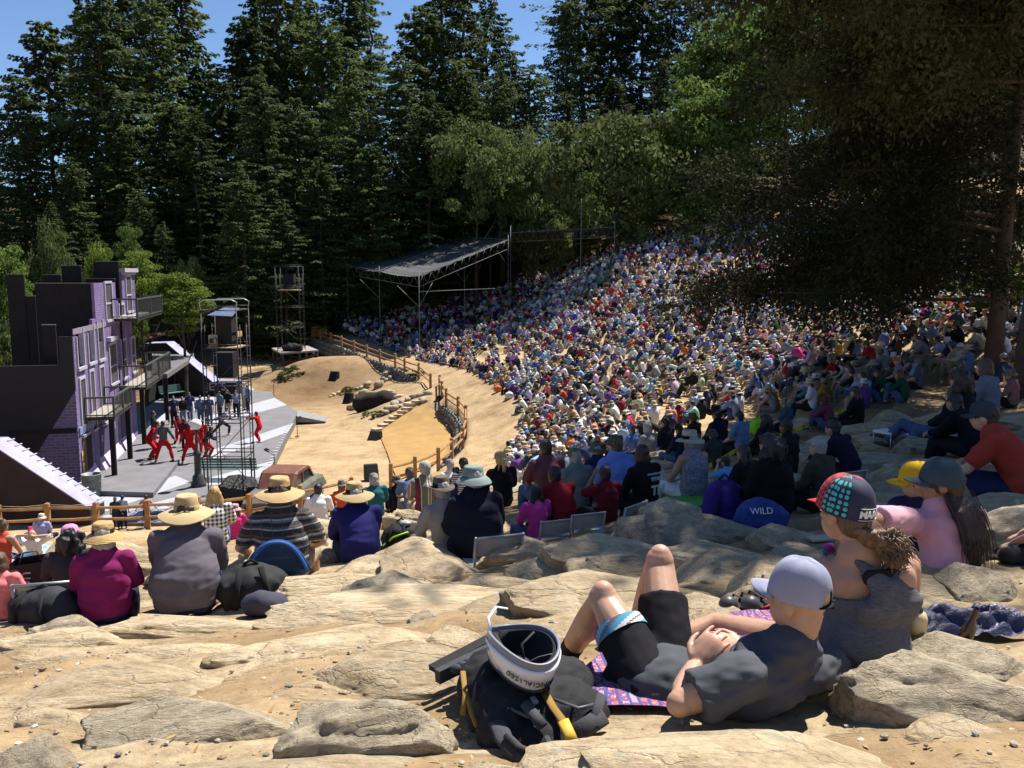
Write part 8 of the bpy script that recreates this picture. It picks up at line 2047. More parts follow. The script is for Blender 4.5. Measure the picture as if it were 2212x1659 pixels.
# ------------------------------------------------------------------ the girl in the pink shirt and the child in yellow
girl = empty('person', (0, 0, 0), 0, 'girl in a pale pink t-shirt and slate teal cap with long dark hair', 'person')
JG = dict(pel=JP(2045,1232,4.35), wai=JP(2046,1190,4.38), che=JP(2040,1150,4.42), nek=JP(2036,1096,4.46), hed=JP(2030,1048,4.46),
   shL=JP(1968,1128,4.44), shR=JP(2102,1122,4.42), elL=JP(1866,1122,3.98), elR=JP(2085,1190,4.72), haL=JP(1925,1180,3.30), haR=JP(1985,1210,4.8),
   hiL=JP(2010,1245,4.42), hiR=JP(2075,1245,4.42), knL=JP(1900,1190,4.75), knR=JP(2150,1195,4.95), anL=JP(1880,1260,4.85), anR=JP(2215,1235,5.1))
JG['fr'] = Vector((-.35, .93, .05)).normalized(); JG['foot'] = Vector((-.5, .8, -.2)).normalized(); HMg = axes((-.95, .25, .0), (0, .06, 1))
JG['hdir'] = Vector((.1, -.1, -.25)); JG['hup'] = Vector((.1, .1, 1))
mb = MB(); torso_tube(mb, JG, bw=.80); mb.tube([JG['shL'], JG['shR']], .048, 12, True, dome=True); mb.tube([lerp3(JG['che'], JG['nek'], .7), JG['nek'], JG['hed'] + HMg @ Vector((0, -.03, -.05))], [.06, .045, .044], 12, True, dome=True); head_parts(mb, JG['hed'], HMg, .95)
for s, S_ in ((-1, 'L'), (1, 'R')):
 limbs(mb, [JG['sh' + S_], JG['el' + S_], JG['ha' + S_]], (.044, .036, .024), n=12); limbs(mb, [JG['hi' + S_], JG['kn' + S_], JG['an' + S_]], (.075, .05, .034), n=12)
 hand(mb, JG['ha' + S_], Vector((.75, -.25, -.35)) if S_ == 'L' else Vector((-.8, .3, -.2)), Vector((.2, -.2, 1)), .9, .25, True, -s)
obj('body', blend(mb, .0085, 4, .5, None, 'body'), SKG, girl)
gs = shirt_mesh(JG, .010, .36, .86, .022, 5, .0, 4, None, 0.0, .011); obj('shirt', gs, cloth_mat('pale pink tee', (.66, .36, .42), .3), girl)
obj('trousers', trousers_mesh(JG, .014, .95, .76), cloth_mat('charcoal leggings', (.03, .032, .035)), girl)
hmG = Matrix.Translation(JG['hed']) @ HMg.to_4x4(); obj('eyes', eyes_mesh(JG['hed'], HMg, .95), EYEM, girl)
o = obj('hair', hairm('short'), HAIR['dark brown'], girl); o.matrix_local = hmG
mb = MB(); g = random.Random(8); hb_ = hmG @ Vector((0, -.07, -.02)); bk_ = -JG['fr']; sx_ = bk_.cross(Vector((0, 0, 1))).normalized()
for k in range(9): a = (k - 4) / 4; mb.tube([hb_ + sx_ * a * .05, hb_ + sx_ * a * .065 + bk_ * .085 + Vector((0, 0, -.10)), hb_ + sx_ * a * .06 + bk_ * .135 + Vector((0, 0, -.22)), hb_ + sx_ * (a * .05 + .01) + bk_ * .15 + Vector((0, 0, -.36 - .06 * (1 - abs(a))))], [.030, .030, .024, .008], 8, dome=True)
hm2 = blend(mb, .010, 2, .5, None, 'long_hair'); warp(hm2, .010, 40, 1.0, (1, 1, .18), .006); lh = obj('long_hair', hm2, HAIR['dark brown'], girl); mb = MB()
for k in range(190):
 a = g.gauss(0, .55); st = hb_ + sx_ * a * .065 + bk_ * .03; L = g.uniform(.22, .44); w_ = g.gauss(0, .018)
 mb.tube([st, st + bk_ * .085 + sx_ * w_ * .4 + Vector((0, 0, -.10)), st + bk_ * .135 + sx_ * w_ + Vector((0, 0, -.2)), st + bk_ * .15 + sx_ * w_ * 1.8 + Vector((0, 0, -L))], [.003, .003, .0025, .0008], 4, False)
mb.build('strands', HAIR['dark brown'], lh)
MTC = cloth_mat('slate teal cap', (.045, .075, .095), .35)
cg = obj('cap', cap_dome(0, 40, 12, .104, .125, True).mesh('cap'), MTC, girl); cg.matrix_local = hmG @ Matrix.Translation((0, -.006, .02)) @ Matrix.Rotation(R(6), 4, 'X'); so = cg.modifiers.new('thick', 'SOLIDIFY'); so.thickness = .003; so.offset = 1
vis = bpy.data.objects['visor'].data.copy() if 'visor' in bpy.data.objects else None
vo_ = bpy.data.objects.new('visor', vis); link(vo_, cg); vis.materials.clear(); vis.materials.append(MTC)
MB().ell((0, 0, .127), (.008, .008, .004), None, 8, 5).build('button', MTC, cg)
kid = empty('person', (0, 0, 0), 0, 'child in a bright yellow cap and navy shirt beyond the girl in pink', 'person')
JK = dict(pel=JP(1985,1180,5.0), wai=JP(1985,1150,5.03), che=JP(1985,1115,5.05), nek=JP(1985,1072,5.05), hed=JP(1980,1040,5.02), shL=JP(1942,1092,5.05), shR=JP(2030,1092,5.02), elL=JP(1915,1150,5.1), elR=JP(2045,1150,5.0), haL=JP(1940,1190,5.2), haR=JP(1990,1190,5.2), hiL=JP(1965,1190,5.05), hiR=JP(2005,1190,5.05), knL=JP(1935,1160,5.35), knR=JP(1990,1160,5.4), anL=JP(1930,1205,5.5), anR=JP(1985,1205,5.5))
JK['fr'] = Vector((-.4, .9, 0)).normalized(); HMk = axes((-.93, .3, -.05), (0, 0, 1))
mb = MB(); torso_tube(mb, JK, bw=.62); mb.tube([JK['shL'], JK['shR']], .04, 10, True, dome=True); mb.tube([JK['nek'] - Vector((0, 0, .03)), JK['hed'] + HMk @ Vector((0, -.02, -.05))], [.04, .038], 10, True, dome=True); head_parts(mb, JK['hed'], HMk, .88)
for s, S_ in ((-1, 'L'), (1, 'R')): limbs(mb, [JK['sh' + S_], JK['el' + S_], JK['ha' + S_]], (.035, .03, .022)); limbs(mb, [JK['hi' + S_], JK['kn' + S_], JK['an' + S_]], (.055, .042, .03)); hand(mb, JK['ha' + S_], Vector((0, 1, -.2)), Vector((0, 0, 1)), .7, .4, True, -s)
obj('body', blend(mb, .010, 4, .5, None, 'body'), SKIN['fair'], kid); obj('shirt', shirt_mesh(JK, .014, .45, .68, .012, 2), NAVY, kid); obj('trousers', trousers_mesh(JK, .016, .5, .7), NAVY, kid)
hmK = Matrix.Translation(JK['hed']) @ HMk.to_4x4(); obj('eyes', eyes_mesh(JK['hed'], HMk, .88), EYEM, kid); o = obj('hair', hairm('short'), HAIR['brown'], kid); o.matrix_local = hmK @ Matrix.Scale(.88, 4)
MYC = cloth_mat('yellow cap', (.72, .42, .02), .25)
ck = obj('cap', cap_dome(0, 40, 10, .104, .11, False).mesh('cap'), MYC, kid); ck.matrix_local = hmK @ Matrix.Translation((0, -.006, .012)) @ Matrix.Scale(.95, 4); so = ck.modifiers.new('thick', 'SOLIDIFY'); so.thickness = .003; so.offset = 1
vk = bpy.data.objects.new('visor', vis.copy()); link(vk, ck); vk.data.materials.clear(); vk.data.materials.append(MYC)

# ------------------------------------------------------------------ things lying about in the foreground
def paisley():
 m, t, b = nodes('paisley_cloth'); v = coords(t, 'Object'); f = noise_out(t, 6, 3, .5, v, 'Color'); vv = mixc(t, v, f, .06)
 vo = N(t, 'ShaderNodeTexVoronoi', Scale=32.0); t.links.new(vv, vo.inputs['Vector']); wv = N(t, 'ShaderNodeTexWave', Scale=9.0, Distortion=3.0, Detail=3.0); t.links.new(v, wv.inputs['Vector'])
 c = ramp(t, [(0, (.55, .42, .20)), (.16, (.50, .06, .10)), (.30, (.40, .28, .26)), (.38, (.42, .05, .10)), (.52, (.09, .07, .22)), (.7, (.34, .24, .32))], vo.outputs['Distance'], 'CONSTANT').outputs['Color']
 c = mixc(t, c, (.07, .06, .20), ramp(t, [(.74, (0, 0, 0)), (.78, (1, 1, 1))], wv.outputs['Fac']).outputs['Color']); t.links.new(c, b.inputs['Base Color']); b.inputs['Roughness'].default_value = .9
 return m
PAIS = paisley()
def drape(corners, lift, m, name, lbl, cat, n=22, wr=.012, seed=1, group=None):
 a, b_, c, d = [hit(u, v) for u, v in corners]; mb = MB()
 def fn(s, t): p = a.lerp(b_, s).lerp(d.lerp(c, s), t); return (p.x, p.y, p.z)
 mb.grid(fn, n, n); xs = np.array([v[0] for v in mb.v]); ys = np.array([v[1] for v in mb.v]); zs = Gv(xs, ys)
 mb.v = [(x, y, z + lift + gsurf(x, y) * .6 + abs(noise.noise(Vector((x * 9, y * 9, seed)))) * wr) for x, y, z in zip(xs, ys, zs)]
 return tag(mb.build(name, m), lbl, cat, group)
drape([(1190,1560),(1480,1560),(1640,1400),(1330,1400)], .035, PAIS, 'paisley_blanket', 'red and purple paisley blanket under the reclining man', 'blanket')
drape([(1560,1420),(1900,1440),(1760,1325),(1575,1345)], .04, PAIS, 'paisley_blanket', 'paisley cloth corner beside the black sandals', 'blanket')
drape([(1345,1118),(1440,1140),(1575,1082),(1480,1062)], .06, CL('leaf green mat', (.10, .32, .07)), 'picnic_mat', 'bright green mat under the sitters with the print shirt', 'mat')
drape([(160,1180),(232,1172),(228,1158),(165,1162)], .06, CL('blue tarp', (.04, .10, .55)), 'picnic_mat', 'blue mat beside the toddler', 'mat')
drape([(2085,1180),(2230,1195),(2230,1155),(2110,1150)], .08, CL('red blanket', (.40, .02, .04)), 'picnic_mat', 'red blanket behind the girl in pink', 'mat')
def bottle(p, h, r, c, capc, lbl, liquid=None, rot=None):
 e = empty('bottle', p, 0, lbl, 'bottle')
 if rot: e.rotation_euler = rot
 MB().lathe([(0, 0), (r * .95, 0), (r, .01), (r, h * .30), (r * .90, h * .36), (r, h * .42), (r, h * .66), (r * .82, h * .76), (r * .5, h * .80)], n=22).build('bottle_body', M('bottle_plastic', c, .35, .04, spec=.5), e)
 MB().lathe([(r * .55, h * .78), (r * .55, h * .86), (r * .3, h * .87), (r * .3, h * .97), (r * .38, h * .975), (r * .38, h), (0, h)], n=18).build('lid', M('lid_plastic', capc, .4, 0), e)
 if liquid: MB().lathe([(r * 1.012, h * .04), (r * 1.012, h * .40)], n=22).build('label_band', M('label', liquid, .4, .05), e)
 return e
bottle(PY(1588, 1366, 3.12) - Vector((0, 0, .19)), .19, .040, (.78, .78, .76), (.02, .02, .02), 'white squeeze bottle with black nozzle by the folded hands')
pb = hit(1975, 1402); bottle(PY(1976, 1400, 3.22), .19, .040, (.72, .55, .30), (.03, .03, .03), 'amber squeeze bottle behind the tank top', (.80, .42, .02))
bb = hit(2073, 1412); e = empty('beer_bottle', bb, 0, 'brown glass bottle leaning by the navy jacket', 'bottle'); e.rotation_euler = (.1, .25, 0); e.scale = (.85, .85, .8)
MB().lathe([(0, 0), (.031, 0), (.031, .12), (.013, .17), (.013, .22), (.015, .225), (.012, .23)], n=18).build('glass', M('brown_glass', (.05, .022, .008), .12, 0, spec=.6), e)
jk = MB(); g = random.Random(5); jb = hit(2105, 1392)
jk.grid(lambda s, t: (jb.x + (s - .5) * .42 + .03 * math.sin(t * 7), jb.y + .1 + (t - .5) * .22, jb.z + .02 + .075 * abs(math.sin(s * 7 + t * 3)) * math.sin(PI * min(.98, max(.02, t))) + .05 * abs(noise.noise(Vector((s * 6, t * 6, 2))))), 40, 26)
tag(jk.build('jacket', M('navy_shell', (.022, .024, .075), .42, .25, 9.0, .6, 30.0, spec=.5)), 'crumpled navy rain jacket on the dirt behind the grey rocks', 'jacket')
# white and black cycling helmet lying upside down on the pack
hc_ = PY(1130, 1388, 2.86); hel = empty('cycling_helmet', hc_, R(20), 'white and black cycling helmet lying upside down on the backpack', 'helmet'); hel.rotation_euler = (R(3), R(5), R(24))
def helm(i0, i1, r0, th, name, m, par, gaps=0, phase=0.0, n=56):
 mb = MB(); V, Fs = [], []; rows = 7
 for k in range(rows):
  t = i0 + (i1 - i0) * k / (rows - 1); a = t * PI / 2
  for j in range(n):
   b_ = 2 * PI * j / n; V.append((.103 * r0 * math.cos(a) ** .8 * math.cos(b_), .142 * r0 * math.cos(a) ** .8 * math.sin(b_), -.125 * r0 * math.sin(a) + .016 * math.cos(2 * b_)))
 for k in range(rows - 1):
  for j in range(n):
   if gaps and (j + int(k * 1.5) + phase) % gaps >= gaps * .55 and 1 <= k <= rows - 3 and not 3.5 < 2 * PI * j / n < 4.85: continue
   Fs.append((k * n + j, k * n + (j + 1) % n, (k + 1) * n + (j + 1) % n, (k + 1) * n + j))
 mb.add(V, Fs, True); o = mb.build(name, m, par); so = o.modifiers.new('thick', 'SOLIDIFY'); so.thickness = th; so.offset = -1; return o
WSHELL, BSHELL = M('gloss_white_shell', (.70, .71, .74), .12, .03, spec=.6), M('gloss_black_shell', (.015, .016, .02), .18, 0, spec=.6)
helm(-.06, .06, 1.06, .010, 'rim', M('grey_rim', (.22, .23, .26), .3, 0), hel); helm(.05, .50, 1.085, .012, 'shell', WSHELL, hel, 14, 0); helm(.48, .99, 1.07, .012, 'shell', BSHELL, hel, 8, 3); helm(.56, .64, 1.10, .006, 'white_stripe', WSHELL, hel)
helm(.0, .95, .93, .012, 'foam_liner', M('black_foam', (.018, .018, .020), .95, .2), hel)
for a0 in (.6, 2.4, 3.9, 5.4):
 mb = MB(); mb.tube([(.094 * math.cos(a0), .13 * math.sin(a0), .0), (.055 * math.cos(a0 + .4), .08 * math.sin(a0 + .4), -.04), (.02, .01 + .02 * math.sin(a0), -.075)], .0065, 6, True, .3); mb.build('strap', M('grey_webbing', (.25, .25, .27) if a0 > 3 else (.03, .03, .03), .8, .1), hel)
for k in range(3): mb = MB(); mb.ell((.03 * (k - 1), .0, -.085), (.016, .07, .012)); mb.build('pad', M('pad_fabric', (.03, .03, .06), .95, .2), hel)
mb = MB(); mb.tube([(-.10, .06, .02), (-.095, .10, .055), (-.05, .14, .075), (.0, .15, .06)], .006, 6, True, .5); mb.build('retention_band', WSHELL, hel)
helm(.40, .52, 1.20, .004, 'black_panel', BSHELL, hel)
for k, ch_ in enumerate('SPECIALIZED'):                  # reads upside down, as the helmet lies on its crown
 th = -PI / 2 - .38 + .62 - .115 * k; aL = .235 * PI / 2; rr_ = 1.235
 text_obj('helmet_lettering', ch_, basis((.103 * rr_ * math.cos(aL) ** .8 * math.cos(th), .142 * rr_ * math.cos(aL) ** .8 * math.sin(th), -.125 * rr_ * math.sin(aL) + .016 * math.cos(2 * th)), (.103 * math.sin(th), -.142 * math.cos(th), 0), (-math.cos(th) * .25, -math.sin(th) * .25, -1)), .024, BSHELL, hel, .001, .0005)
# backpack
bp0 = hit(1150, 1560);
def P2(u, v, Y): return PY(u, v, Y)
pack = empty('backpack', (0, 0, 0), 0, 'black backpack with yellow-brown straps under the cycling helmet', 'backpack')
MPACK = M('black_cordura', (.016, .016, .018), .8, .3, 8.0, .5, 90.0, dist=.006); MPG = M('grey_mesh_padding', (.050, .051, .056), .85, .25, 20.0, .5, 160.0, dist=.004); MYS = M('ochre_webbing', (.26, .155, .03), .8, .15); MYB = M('yellow_buckle', (.62, .38, .04), .5, .08)
mb = MB(); mb.ell(P2(1130,1540,2.85), (.20, .17, .13)); mb.ell(P2(1215,1545,2.80), (.17, .15, .11)); mb.ell(P2(1060,1480,3.0), (.13, .16, .12)); mb.ell(P2(1175,1480,2.98), (.19, .14, .12)); mb.ell(P2(1180,1600,2.68), (.15, .10, .08)); mb.ell(P2(1090,1590,2.7), (.10, .10, .09))
pm_ = blend(mb, .012, 6, .5, None, 'pack_body'); warp(pm_, .014, 9.0, 4.0, (1, 1, 1), .010); obj('pack_body', pm_, MPACK, pack)
def strip(pts, w_, th_, name, m, par=None):
 mb = MB(); mb.tube(pts, w_, 8, True, th_ / w_, (.2, -.75, .65)); return mb.build(name, m, par if par is not None else pack)
strip([P2(1172,1488,2.78), P2(1196,1530,2.69), P2(1222,1565,2.62), P2(1236,1592,2.58)], .014, .004, 'strap', MYS); strip([P2(1216,1556,2.605), P2(1230,1586,2.575), P2(1236,1600,2.56)], .020, .007, 'buckle', MYB)
strip([P2(1000,1450,2.9), P2(1005,1500,2.8), P2(1000,1545,2.75)], .010, .003, 'strap', MYS); strip([P2(1003,1480,2.84), P2(1018,1540,2.74), P2(1030,1570,2.7)], .008, .003, 'strap', MYS)
strip([P2(1075,1560,2.66), P2(1088,1595,2.585), P2(1115,1625,2.53), P2(1150,1640,2.51), P2(1190,1632,2.52)], .030, .010, 'shoulder_pad', MPG); strip([P2(1092,1590,2.575), P2(1118,1616,2.53), P2(1150,1630,2.505)], .010, .012, 'pad_trim', MPACK)
strip([P2(1240,1585,2.60), P2(1275,1565,2.63), P2(1305,1545,2.66)], .030, .012, 'hip_belt', MPG); strip([P2(1300,1500,2.72), P2(1290,1535,2.66), P2(1285,1575,2.62)], .018, .006, 'hip_webbing', MPG)
strip([P2(1135,1520,2.70), P2(1158,1550,2.645), P2(1172,1570,2.62)], .020, .012, 'side_pocket', MPG)
strip([P2(1180,1590,2.56), P2(1205,1640,2.46), P2(1232,1680,2.4)], .009, .003, 'webbing_tail', MPG)
MZIP = M('dull_zip', (.09, .09, .095), .45, .2)
for pts in ([(1080,1500,2.83),(1110,1535,2.70),(1140,1548,2.66),(1165,1535,2.68)],[(1040,1500,2.86),(1050,1545,2.73),(1080,1575,2.65)],[(1195,1510,2.74),(1250,1530,2.68),(1290,1520,2.72)],[(1060,1430,3.0),(1030,1470,2.9),(1022,1520,2.79)]): strip([P2(*q) for q in pts], .006, .004, 'zip', MZIP)
for u, v, Y in [(1095,1530,2.715),(1150,1505,2.735)]: strip([P2(u, v, Y), P2(u + 9, v + 16, Y - .02)], .010, .004, 'tag_loop', M('silver_grey_tag', (.22, .22, .23), .6))
tri = empty('folded_tripod', (0, 0, 0), 0, 'black folded bag frame sticking out left of the helmet', 'tripod')
MB().bar(P2(935,1446,3.08), P2(1075,1372,3.3), .05, .02).build('frame_bar', MPACK, tri); MB().bar(P2(945,1462,3.02), P2(1060,1405,3.2), .03, .05).build('frame_plate', MPG, tri)
for k in range(5): MB().ell(P2(985 + 14 * k, 1445 - 7 * k, 3.02 + .03 * k), (.022, .018, .018)).build('clamp', MPG, tri)
# sandals and small things near the woman
sd_ = hit(1610, 1330)
for k, (u, v) in enumerate([(1592, 1322), (1640, 1322)]):
 p = PY(u, v, hit(u, v).y); e = empty('sandal', p + Vector((0, 0, .02)), R(30), ['grey strapped sandal with red stitching by the paisley cloth', 'second grey sandal half hidden by the lavender cap'][k], 'sandal', 'sandals by the paisley cloth')
 MB().ell((-.06, 0, .03), (.05, .045, .045)).build('toe_cap', M('grey_rubber', (.07, .07, .075), .4, .2), e); mb = MB(); mb.prism([(-.10, -.03), (.12, -.04), (.15, 0), (.12, .04), (-.10, .03)], -.01, .015); mb.build('sole', MPACK, e)
 for j, x in enumerate((-.01, .05, .10)): MB().tube([(x, -.045, .0), (x + .01, -.03, .06), (x + .015, .03, .06), (x, .045, .0)], .008, 6, True, .5).build('strap', MPG, e)
 MB().tube([(.12, -.02, .03), (.15, -.01, .10), (.17, .0, .14)], .007, 5).build('loose_strap', MPACK, e); MB().tube([(-.03, -.045, .02), (.03, -.048, .03)], .004, 5).build('red_tab', M('red_tab', (.55, .03, .03), .6), e)
p = hit(1790, 1200); e = empty('sunglasses_pouch', p, .3, 'small pink and teal pouch on the rock beside the bare shoulder', 'pouch'); e.scale = (.8,) * 3; MB().ell((0, 0, .05), (.06, .03, .05)).build('pouch', M('magenta_fabric', (.50, .05, .35), .6), e); MB().ell((-.05, 0, .02), (.04, .03, .03)).build('teal_part', M('teal_fabric', (.05, .35, .35), .6), e)
p = hit(1775, 1172); tag(MB().box(p + Vector((0, 0, .03)), (.20, .12, .012), .2).build('folded_programme', M('cream_paper', (.5, .42, .3), .8)), 'folded cream programme on the shaded rock', 'paper')
# blue camp chair
cq = hit(612, 1262); ch = empty('camp_chair', cq + Vector((0, -.2, .16)), face_to(cq, STAGE_C), 'low blue padded camp chair under the striped polo man', 'chair')
MBL = M('blue_canvas', (.015, .045, .16), .8, .12, 8.0, .3, 120.0)
mb = MB(); mb.grid(lambda s, t: ((s - .5) * .46, -.05 - .22 * t * 1.0 - .04 * math.cos((s - .5) * 3), .0 + t * (.34 - .26 * (abs(s - .5) * 2) ** 2.4)), 21, 8); o = mb.build('back_rest', MBL, ch); so = o.modifiers.new('thick', 'SOLIDIFY'); so.thickness = .03
MB().box((0, .12, .01), (.44, .36, .035)).build('seat_pad', MBL, ch)
mb = MB(); mb.tube([((s - .5) * .46, -.05 - .22 - .04 * math.cos((s - .5) * 3), .34 - .26 * (abs(s - .5) * 2) ** 2.4) for s in [k / 20 for k in range(21)]], .013, 6); mb.build('piping', M('bright_blue_piping', (.03, .12, .42), .7), ch)
lt = text_obj('chair_lettering', 'MOUNTAIN PLAY', basis((0, -.285, .21), (1, 0, 0), (0, -.55, .9)), .035, M('navy_print_on_blue', (.05, .07, .16), .8), ch, .001)
# chairs
for (u, v, s_, lbl, pal, nm) in [(1055, 1212, 1.0, 'grey folding chair behind the ink blue coat', 0, ''), (1180, 1165, .8, 'grey folding chair behind the bright pink hoodie', 0, ''), (1243, 1152, .8, 'grey folding chair behind the deep red shirt', 0, ''), (1315, 1140, .85, 'folding chair turned sideways behind the maroon shirt', 0, ''), (150, 1320, 1.05, 'white folding chair behind the wild black hair', 1, ''), (1398, 1010, .8, 'folding chair behind the grey haired woman at the shade edge', 0, ''), (1795, 1060, .8, 'empty folding chair beyond the cycling cap', 0, '')]:
 p = hit(u, v); f = face_to(p, STAGE_C) + (.5 if 'sideways' in lbl else 0); q = p + Vector((math.sin(f) * .05, -.12, .03)); folding_chair(q, f, lbl, s_, M('cream_chair_paint', (.60, .57, .47), .6, .1) if pal else None)
ft = hit(1925, 965); e = empty('folding_table', ft, .5, 'white folding trays standing in the shade by the tape', 'table'); MWP = M('white_plastic', (.75, .75, .75), .5, .05)
for k in range(2): MB().box((.0 + k * .45, -.1 * k, .22 - .08 * k), (.42, .30, .03)).build('tray', MWP, e)
for k, (x, y) in enumerate(((-.2, -.14), (.2, -.14), (.2, .14), (-.2, .14), (.62, -.2), (.62, .06))): MB().tube([(x, y, -.02), (x, y, .21 if k < 4 else .13)], .011, 5).build('leg', MSTEEL, e)
# bags
def soft_bag(u, v, w_, d, h, c, name, lbl, cat='bag', seed=0, straps=True, rz=0.0, rough=.8, lift=.0):
 p = hit(u, v); e = empty(name, p + Vector((0, 0, lift)), rz, lbl, cat); mb = MB(); mb.ell((0, 0, h * .45), (w_ / 2, d / 2, h * .52)); mb.box((0, 0, h * .35), (w_ * .75, d * .75, h * .6)); me = blend(mb, .02, 4, .5, None, 'sack'); warp(me, .03 * min(1, w_ * 2.5), 6, seed, (1, 1, 1), .012)
 m = M('bag_' + name + str(seed), c, rough, .25, 6.0, .4, 70.0, dist=.006); obj('sack', me, m, e)
 if straps:
  for sx in (-.22, .22): MB().tube([(sx * w_, -d * .50, h * .15), (sx * w_ * .9, -d * .58, h * .6), (sx * w_ * .6, -d * .30, h * .98)], .022 * w_ * 2, 6, True, .35).build('strap', M('strap_' + str(seed), tuple(x * .45 for x in c), .9), e)
  MB().tube([(-.05, -.0, h * .95), (0, 0, h * 1.06), (.05, 0, h * .95)], .010, 5).build('handle', M('strap_' + str(seed), tuple(x * .45 for x in c), .9), e)
 return e
soft_bag(1562, 1138, .40, .26, .44, (.035, .015, .17), 'backpack', 'deep purple backpack with black straps in the shade', 'backpack', 1)
b2_ = soft_bag(1642, 1150, .46, .30, .28, (.018, .05, .20), 'tote_bag', 'blue drawstring sack with white print beside the purple backpack', 'bag', 2, False)
text_obj('bag_lettering', 'WILD', basis((-.03, -.125, .21), (1, .1, 0), (0, .45, 1)), .075, M('white_print', (.75, .75, .76), .7, .04), b2_, .002)
soft_bag(545, 1312, .50, .34, .32, (.022, .022, .024), 'backpack', 'black backpack slumped between the plum sweater and blue chair', 'backpack', 3, True, .3)
soft_bag(575, 1330, .36, .22, .17, (.05, .05, .075), 'cool_bag', 'low navy and grey cool bag under the slumped backpack', 'bag', 7, False)
gb = soft_bag(868, 1195, .42, .32, .34, (.014, .014, .015), 'backpack', 'black backpack with lime green trim', 'backpack', 4, True, -.2)
MB().tube([(-.14, -.16, .12), (-.02, -.185, .22), (.12, -.15, .27)], .010, 6).build('lime_trim', M('lime_trim', (.45, .75, .04), .6), gb); MB().ell((.05, -.02, .32), (.06, .05, .03)).build('clear_pocket', M('clear_pocket', (.4, .42, .45), .2, 0), gb)
soft_bag(888, 1140, .24, .2, .22, (.02, .02, .02), 'small_bag', 'small black bag with yellow-green piping by the striped shirt man', 'bag', 5)
ub = hit(78, 1312); e = empty('paper_carrier_bag', ub, .2, 'black and maroon carrier bag with white lettering beside the coral top', 'bag'); MCB = M('black_card', (.015, .013, .014), .5, .1); s_ = ub.y / FPX
mb = MB(); mb.add([(-.19, -.09, 0), (.19, -.09, 0), (.19, .09, 0), (-.19, .09, 0), (-.16, -.06, .34), (.16, -.05, .37), (.13, .05, .40), (-.13, .05, .37)], [(3,2,1,0),(0,1,5,4),(1,2,6,5),(2,3,7,6),(3,0,4,7)]); mb.build('carrier', MCB, e)
mb = MB(); mb.add([(-.195, -.093, .02), (-.10, -.093, .02), (-.085, -.066, .32), (-.165, -.066, .32)], [(0,1,2,3)]); mb.build('maroon_side', M('maroon_card', (.22, .06, .08), .5, .1), e); MB().tube([(-.08, -.05, .34), (-.04, -.06, .44), (.05, -.06, .45), (.08, -.05, .36)], .006, 5).build('handle', MCB, e)
text_obj('bag_lettering', 'ubon', basis((-.035, -.087, .17), (0, .08, 1), (-1, 0, 0)), .13, M('rose_print', (.45, .28, .28), .7), e, .002)
soft_bag(100, 1350, .52, .30, .26, (.035, .034, .04), 'backpack', 'grey and purple backpack lying in front of the folding chair', 'backpack', 6, True, -.25)
wb = hit(64, 1345); bottle(wb + Vector((0, 0, .02)), .22, .035, (.55, .60, .62), (.10, .35, .7), 'clear water bottle with blue cap beside the grey backpack')
drape([(25,1305),(75,1300),(70,1258),(30,1262)], .16, CL('lilac scarf', (.45, .36, .60)), 'scarf', 'lilac and blue cloth beside the coral top', 'cloth', 14, .10, 3)
b5 = hit(640, 1262); bottle(b5 + Vector((.02, -.1, .05)), .2, .035, (.5, .6, .7), (.2, .3, .6), 'clear plastic bottle lying by the blue camp chair', None, (R(80), 0, R(50)))
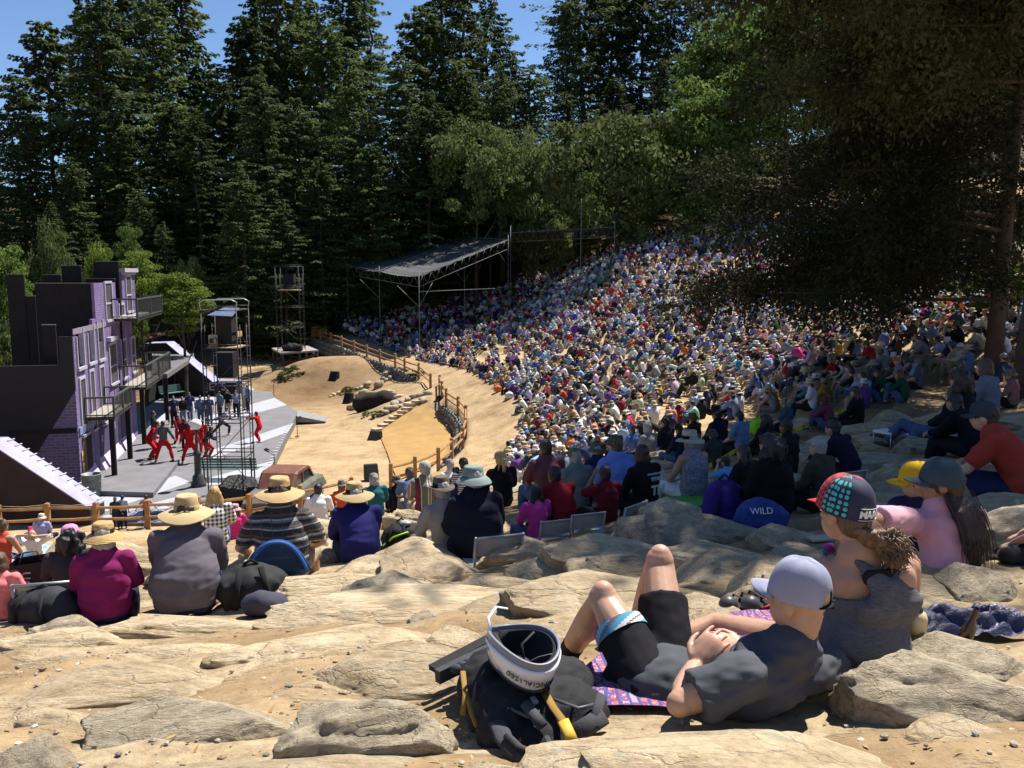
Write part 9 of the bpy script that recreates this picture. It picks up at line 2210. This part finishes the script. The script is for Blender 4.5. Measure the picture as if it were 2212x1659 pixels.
# hazard tape
MTAPE = band_mat('yellow_tape', [(0, (.75, .62, .03)), (.55, (.06, .05, .01)), (.60, (.75, .62, .03)), (.66, (.06, .05, .01)), (.70, (.75, .62, .03)), (.75, (.06, .05, .01)), (.80, (.75, .62, .03))], 'X', 2.6)
def tape(pts, lbl, w_=.075, lift=.06):
 mb = MB(); P_ = [hit(u, v) + Vector((0, 0, lift)) for u, v in pts]; V, Fs = [], []
 for i in range(len(P_) - 1):
  for k in range(6):
   q = P_[i].lerp(P_[i + 1], k / 6); q.z += .012 * math.sin(i + k * 1.3); V += [q, q + Vector((0, .02, w_))]
 V += [P_[-1], P_[-1] + Vector((0, .02, w_))]
 for i in range(len(V) // 2 - 1): Fs.append((2 * i, 2 * i + 2, 2 * i + 3, 2 * i + 1))
 mb.add(V, Fs); o = mb.build('hazard_tape', MTAPE); so = o.modifiers.new('thick', 'SOLIDIFY'); so.thickness = .003
 return tag(o, lbl, 'tape', 'yellow hazard tape')
tape([(30,1238),(120,1236),(200,1228),(250,1215)], 'yellow hazard tape lying behind the carrier bag at the left')
tape([(1345,1098),(1480,1050),(1600,980),(1690,952),(1800,905),(1890,868),(1985,835)], 'yellow hazard tape running through the shade past the white folding trays')
tape([(2130,812),(2170,822),(2230,832)], 'yellow hazard tape tied round the dark trunk', .12, .35)
tape([(1400,935),(1470,905),(1510,890)], 'short yellow hazard tape at the edge of the shade')
pk = hit(1693, 985); tag(MB().tube([pk, pk + Vector((0, 0, 1.35))], .012, 6).build('tape_post', MDSTEEL), 'thin dark metal stake holding the hazard tape', 'post')
# print on the black sweatshirt and cord on the canvas hat
tl = lambda o, x, y, z: o.matrix_world @ Vector((x, y, z))
bpy.context.view_layer.update()
MWP2 = M('white_shirt_print', (.55, .56, .58), .8, .05)
for body, z, sz, bd in (('THE HOME OF THE', .56, .034, .0004), ('TITANS', .50, .062, .0016), ('TH', .36, .17, .006)):
 text_obj('shirt_lettering', body, basis((0, -.185 - (.02 if z < .55 else .0) - .02 * (z < .4), z), (1, 0, 0), (0, -.06 if z < .5 else .12, 1)), sz, MWP2, e_tit, .003, bd)
hz = [o for o in e_p2.children if o.name.startswith('hat')][0]
for a in (-.35, .35): MB().tube([(0, -.107, .055), (.03 * (1 if a > 0 else -1), -.13, .045), (.075 * (1 if a > 0 else -1), -.145, .03)], .006, 6).build('hat_cord', CL('tan cord', (.36, .26, .13)), hz)
